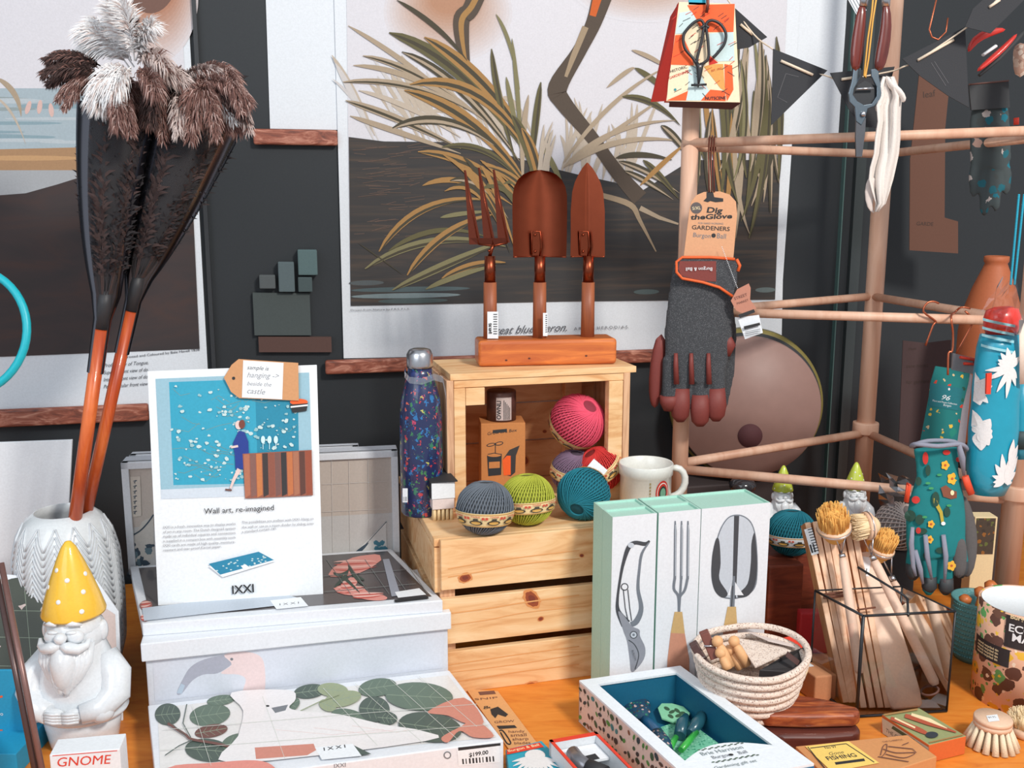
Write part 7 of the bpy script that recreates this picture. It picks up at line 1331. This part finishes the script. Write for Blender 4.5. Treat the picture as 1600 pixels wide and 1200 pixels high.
t = thing('printed_insert', 'green leaf-patterned card lying inside the gift box', 'card', g2(UL*.6, vw*.6, fz)); m = MB(); m.prism([g2(UL*.30, vw*.35, fz), g2(UL*.82, vw*.25, fz), g2(UL-fw_, vw*.98, fz), g2(UL*.35, vw*.98, fz)], Z*.004, dots('leafy_green', (120, 196, 164), [(60, 150, 118), (90, 172, 140), (150, 214, 186)], 240, .4, .6)); m.obj('insert', t)
fz2 = fz+.0045
t = thing('hand_trowel', 'dark blue flowered trowel with leafy handle inside the gift box', 'trowel', g2(UL*.3, vw*.4, fz2)); m = MB(); MF = dots('trowel_flowers', (30, 70, 96), [(44, 120, 96), (206, 176, 170), (30, 60, 80), (70, 60, 60)], 210, .4, .4)
a0 = PZ(985, 1085, .020); a1 = PZ(1007, 1124, .022); a2 = PZ(1040, 1170, .022); m.tube([PZ(972, 1092, .018), a0, PZ(996, 1106, .022), a1], [.008, .022, .022, .008], MF, 18, flat=.35); m.obj('trowel_blade', t, subd=1)
m = MB(); m.tube([a1, PZ(1014, 1132, .022), PZ(1026, 1146, .022), a2], [.006, .0085, .0095, .009], mat('trowel_blue', (18, 84, 126), .4, coat=.4), 16); m.obj('trowel_neck', t); m = MB(); m.tube([PZ(1026, 1148, .024), PZ(1036, 1162, .024), PZ(1042, 1176, .024)], [.010, .011, .009], MF, 16); m.obj('trowel_handle', t)
t = thing('leaf_tag', 'mint green oval tag printed with dark leaves inside the gift box', 'tag', PZ(1052, 1112, .018)); q = Pl((0, 0, .020), Z); m = MB(); pts = [(1028, 1106), (1034, 1099), (1050, 1099), (1068, 1104), (1078, 1114), (1072, 1124), (1052, 1128), (1034, 1122)]; m.prism([q.at(*p) for p in pts], Z*-.002, mat('tag_mint', (140, 206, 164), .6)); 
for x, y in ((1042, 1107), (1050, 1112), (1058, 1110), (1048, 1119), (1060, 1118), (1066, 1114)): q.blob(m, x, y, 5, 2.5, GC[0], R.uniform(-40, 40))
m.obj('oval_tag', t)
t = thing('small_snips', 'folded blue-black snips with bright green grips inside the gift box', 'snips', PZ(1072, 1140, .02)); SN = mat('snip_blue', (34, 82, 96), .3, coat=.4)
m = MB(); m.tube([PZ(1062, 1150, .022), PZ(1066, 1130, .028), PZ(1072, 1118, .030)], [.008, .0085, .004], SN, 12); m.tube([PZ(1078, 1146, .024), PZ(1090, 1130, .028), PZ(1097, 1118, .030)], [.006, .0085, .007], SN, 12); m.obj('snip_blades', t)
for pts in (((1056, 1152), (1050, 1162), (1046, 1172)), ((1088, 1144), (1076, 1158), (1064, 1172))): m = MB(); m.tube([PZ(*p, .024) for p in pts], [.004, .0045, .004], mat('snip_green', (60, 176, 70), .35, coat=.4), 10); m.obj('green_grip', t)
# ---- kraft snip card lying half under the leaf box
t = thing('snip_card', 'kraft SNIP and GROW card lying on the table right of the leaf box', 'card', PZ(770, 1110, .002)); q = Pl((0, 0, .0025), Z)
m = MB(); m.prism([q.at(*p) for p in ((728, 1076), (778, 1080), (840, 1162), (795, 1170))], Z*-.0018, mat('kraft_snip', (222, 164, 108), .8)); m.obj('card_board', t)
m = MB(); q.text(m, 'SNIP', (742, 1094), (778, 1091), BRN, h=6); q.poly(m, [(747, 1081), (772, 1079), (775, 1084), (750, 1086)], BRN); q.text(m, '&', (756, 1108), (768, 1106), BLACK, h=9); q.poly(m, [(766, 1108), (778, 1104), (794, 1116), (790, 1120), (778, 1116), (774, 1122), (768, 1116)], BLACK); q.text(m, 'GROW', (773, 1130), (804, 1128), BRN, h=7)
q.poly(m, [(776, 1134), (804, 1133), (808, 1137), (780, 1139)], BLACK); 
for i, s_ in enumerate(('handy', 'small', 'sharp', 'blades')): q.text(m, s_, (795+i*3, 1145+i*6), (820+i*3, 1144+i*6), BRN)
q.line(m, [(780, 1142), (786, 1142), (798, 1160), (792, 1161), (782, 1144)], 2, BLACK); m.obj('card_lettering', t)
# ---- red, teal and white card and the red-rimmed box at the bottom edge
t, q, P4 = flatbox('turquoise and white flowered box with a red title band at the bottom edge', [(790, 1171), (846, 1157), (900, 1212), (800, 1226)], .0005, .018, mat('flower_box_teal', (34, 158, 182), .5), 'flower_box', 'box'); q.k = 34; m = MB()
q.poly(m, [(792, 1171), (843, 1160), (850, 1167), (792, 1179)], RED); q.text(m, 'Burgon & Ball', (795, 1175), (843, 1165), CREAM, thick=.01)
for i in range(12): a = math.radians(180+i*16); q.blade(m, (838, 1184), (838+16*math.cos(a)*1.0, 1184-9*math.sin(a)), (838+38*math.cos(a), 1190-26*math.sin(a)), 6, FW_)
q.blob(m, 836, 1180, 16, 9, FW_); m.obj('flower_print', t)
za = .040; Rb = [PZ(858, 1156, za), PZ(932, 1143, za), PZ(1010, 1222, za), PZ(920, 1240, za)]; Rb[3] = Rb[0]+(Rb[2]-Rb[1]); t = thing('red_rimmed_box', 'white box with red rim, open with a black-handled grey tool, at the bottom edge', 'box', (Rb[0]+Rb[2])/2-Z*za)
ru1, rv1 = Rb[1]-Rb[0], Rb[3]-Rb[0]; ra_ = lambda a, b, z=0: Rb[0]+ru1*a+rv1*b+Z*z; m = MB(); WI = mat('box_white_inside', (214, 218, 222), .5)
for a0, b0, a1, b1 in ((0, 0, .06, 1), (.94, 0, 1, 1), (0, 0, 1, .05), (0, .95, 1, 1)): m.prism([ra_(a0, b0), ra_(a1, b0), ra_(a1, b1), ra_(a0, b1)], Z*-.0015, RED); m.prism([ra_(a0, b0, -.0015), ra_(a1, b0, -.0015), ra_(a1, b1, -.0015), ra_(a0, b1, -.0015)], Z*(.003-za), WI)
m.prism([ra_(0, 0, -za+.0025), ra_(1, 0, -za+.0025), ra_(1, 1, -za+.0025), ra_(0, 1, -za+.0025)], Z*-.002, WI); m.obj('carton', t)
m = MB(); m.prism([ra_(.06, .06, -.012), ra_(.93, .06, -.012), ra_(.93, .35, -.012), ra_(.06, .35, -.012)], Z*-.003, WHITE); m.prism([ra_(.38, .26, -.0115), ra_(.74, .24, -.0115), ra_(.74, .34, -.0115), ra_(.38, .35, -.0115)], Z*-.001, BLACK); m.obj('inner_tray', t)
t = thing('grey_handled_tool', 'grey and black handled tool lying in the red-rimmed box', 'hand tool', ra_(.4, .6, -.01)); m = MB(); m.tube([PZ(895, 1176, .034), PZ(903, 1188, .034), PZ(925, 1206, .030)], [.009, .0095, .0095], mat('tool_grey', (132, 132, 138), .3, .6), 14); m.obj('grey_head', t); m = MB(); m.tube([PZ(918, 1198, .034), PZ(945, 1212, .032)], [.010, .012], BLACK, 14); m.obj('black_handle', t)
# ---- pieces that belong to a part go one level down
base = lambda o: o.name.split('.')[0]
SUB = {'price_sticker': ('box_lid', 'handle', 'board', 'brush_disc', 'bottle_body'), 'badge_print': ('mug_body',), 'tin_label': ('tin_body',), 'carton_print': ('carton',), 'handwritten_note': ('tag_board',),
       'printed_face': ('card_board',), 'leaf_print': ('box_lid', 'box_face'), 'floral_print': ('box_lid',), 'wave_print': ('box_body',), 'faint_print': ('box_body',), 'printed_title': ('carton',), 'card_lettering': ('card', 'card_board'),
       'printed_tool': ('front_panel',), 'stitching': ('felt_triangle',), 'threaded_cord': ('felt_triangle',), 'dipped_fingertip': ('glove_body',), 'finger_seam': ('glove_body',), 'spring': ('steel_frame',), 'red_tab': ('rolled_bag',),
       'printed_label': ('tin_body', 'carton'), 'printed_top': ('carton',), 'printed_side': ('carton',), 'botanical_print': ('box_sides',), 'gift_lettering': ('window_frame',), 'herringbone_relief': ('vase_body',),
       'wire_bracket': ('brush_head',), 'bristles': ('brush_head', 'brush_disc'), 'wood_pores': ('block',), 'printed_pattern': ('pouch_body',), 'leather_tab': ('pouch_body',), 'grass_print': ('paper',), 'shore_print': ('paper',), 'barcode_sticker': ('wooden_stick',)}
for o in [o for o in bpy.data.objects if o.parent and base(o) in SUB]:
    if len(o.parent.children) < 3: continue
    for c in list(o.parent.children):
        if c is not o and base(c) in SUB[base(o)] and c.type == 'MESH': o.parent = c; break
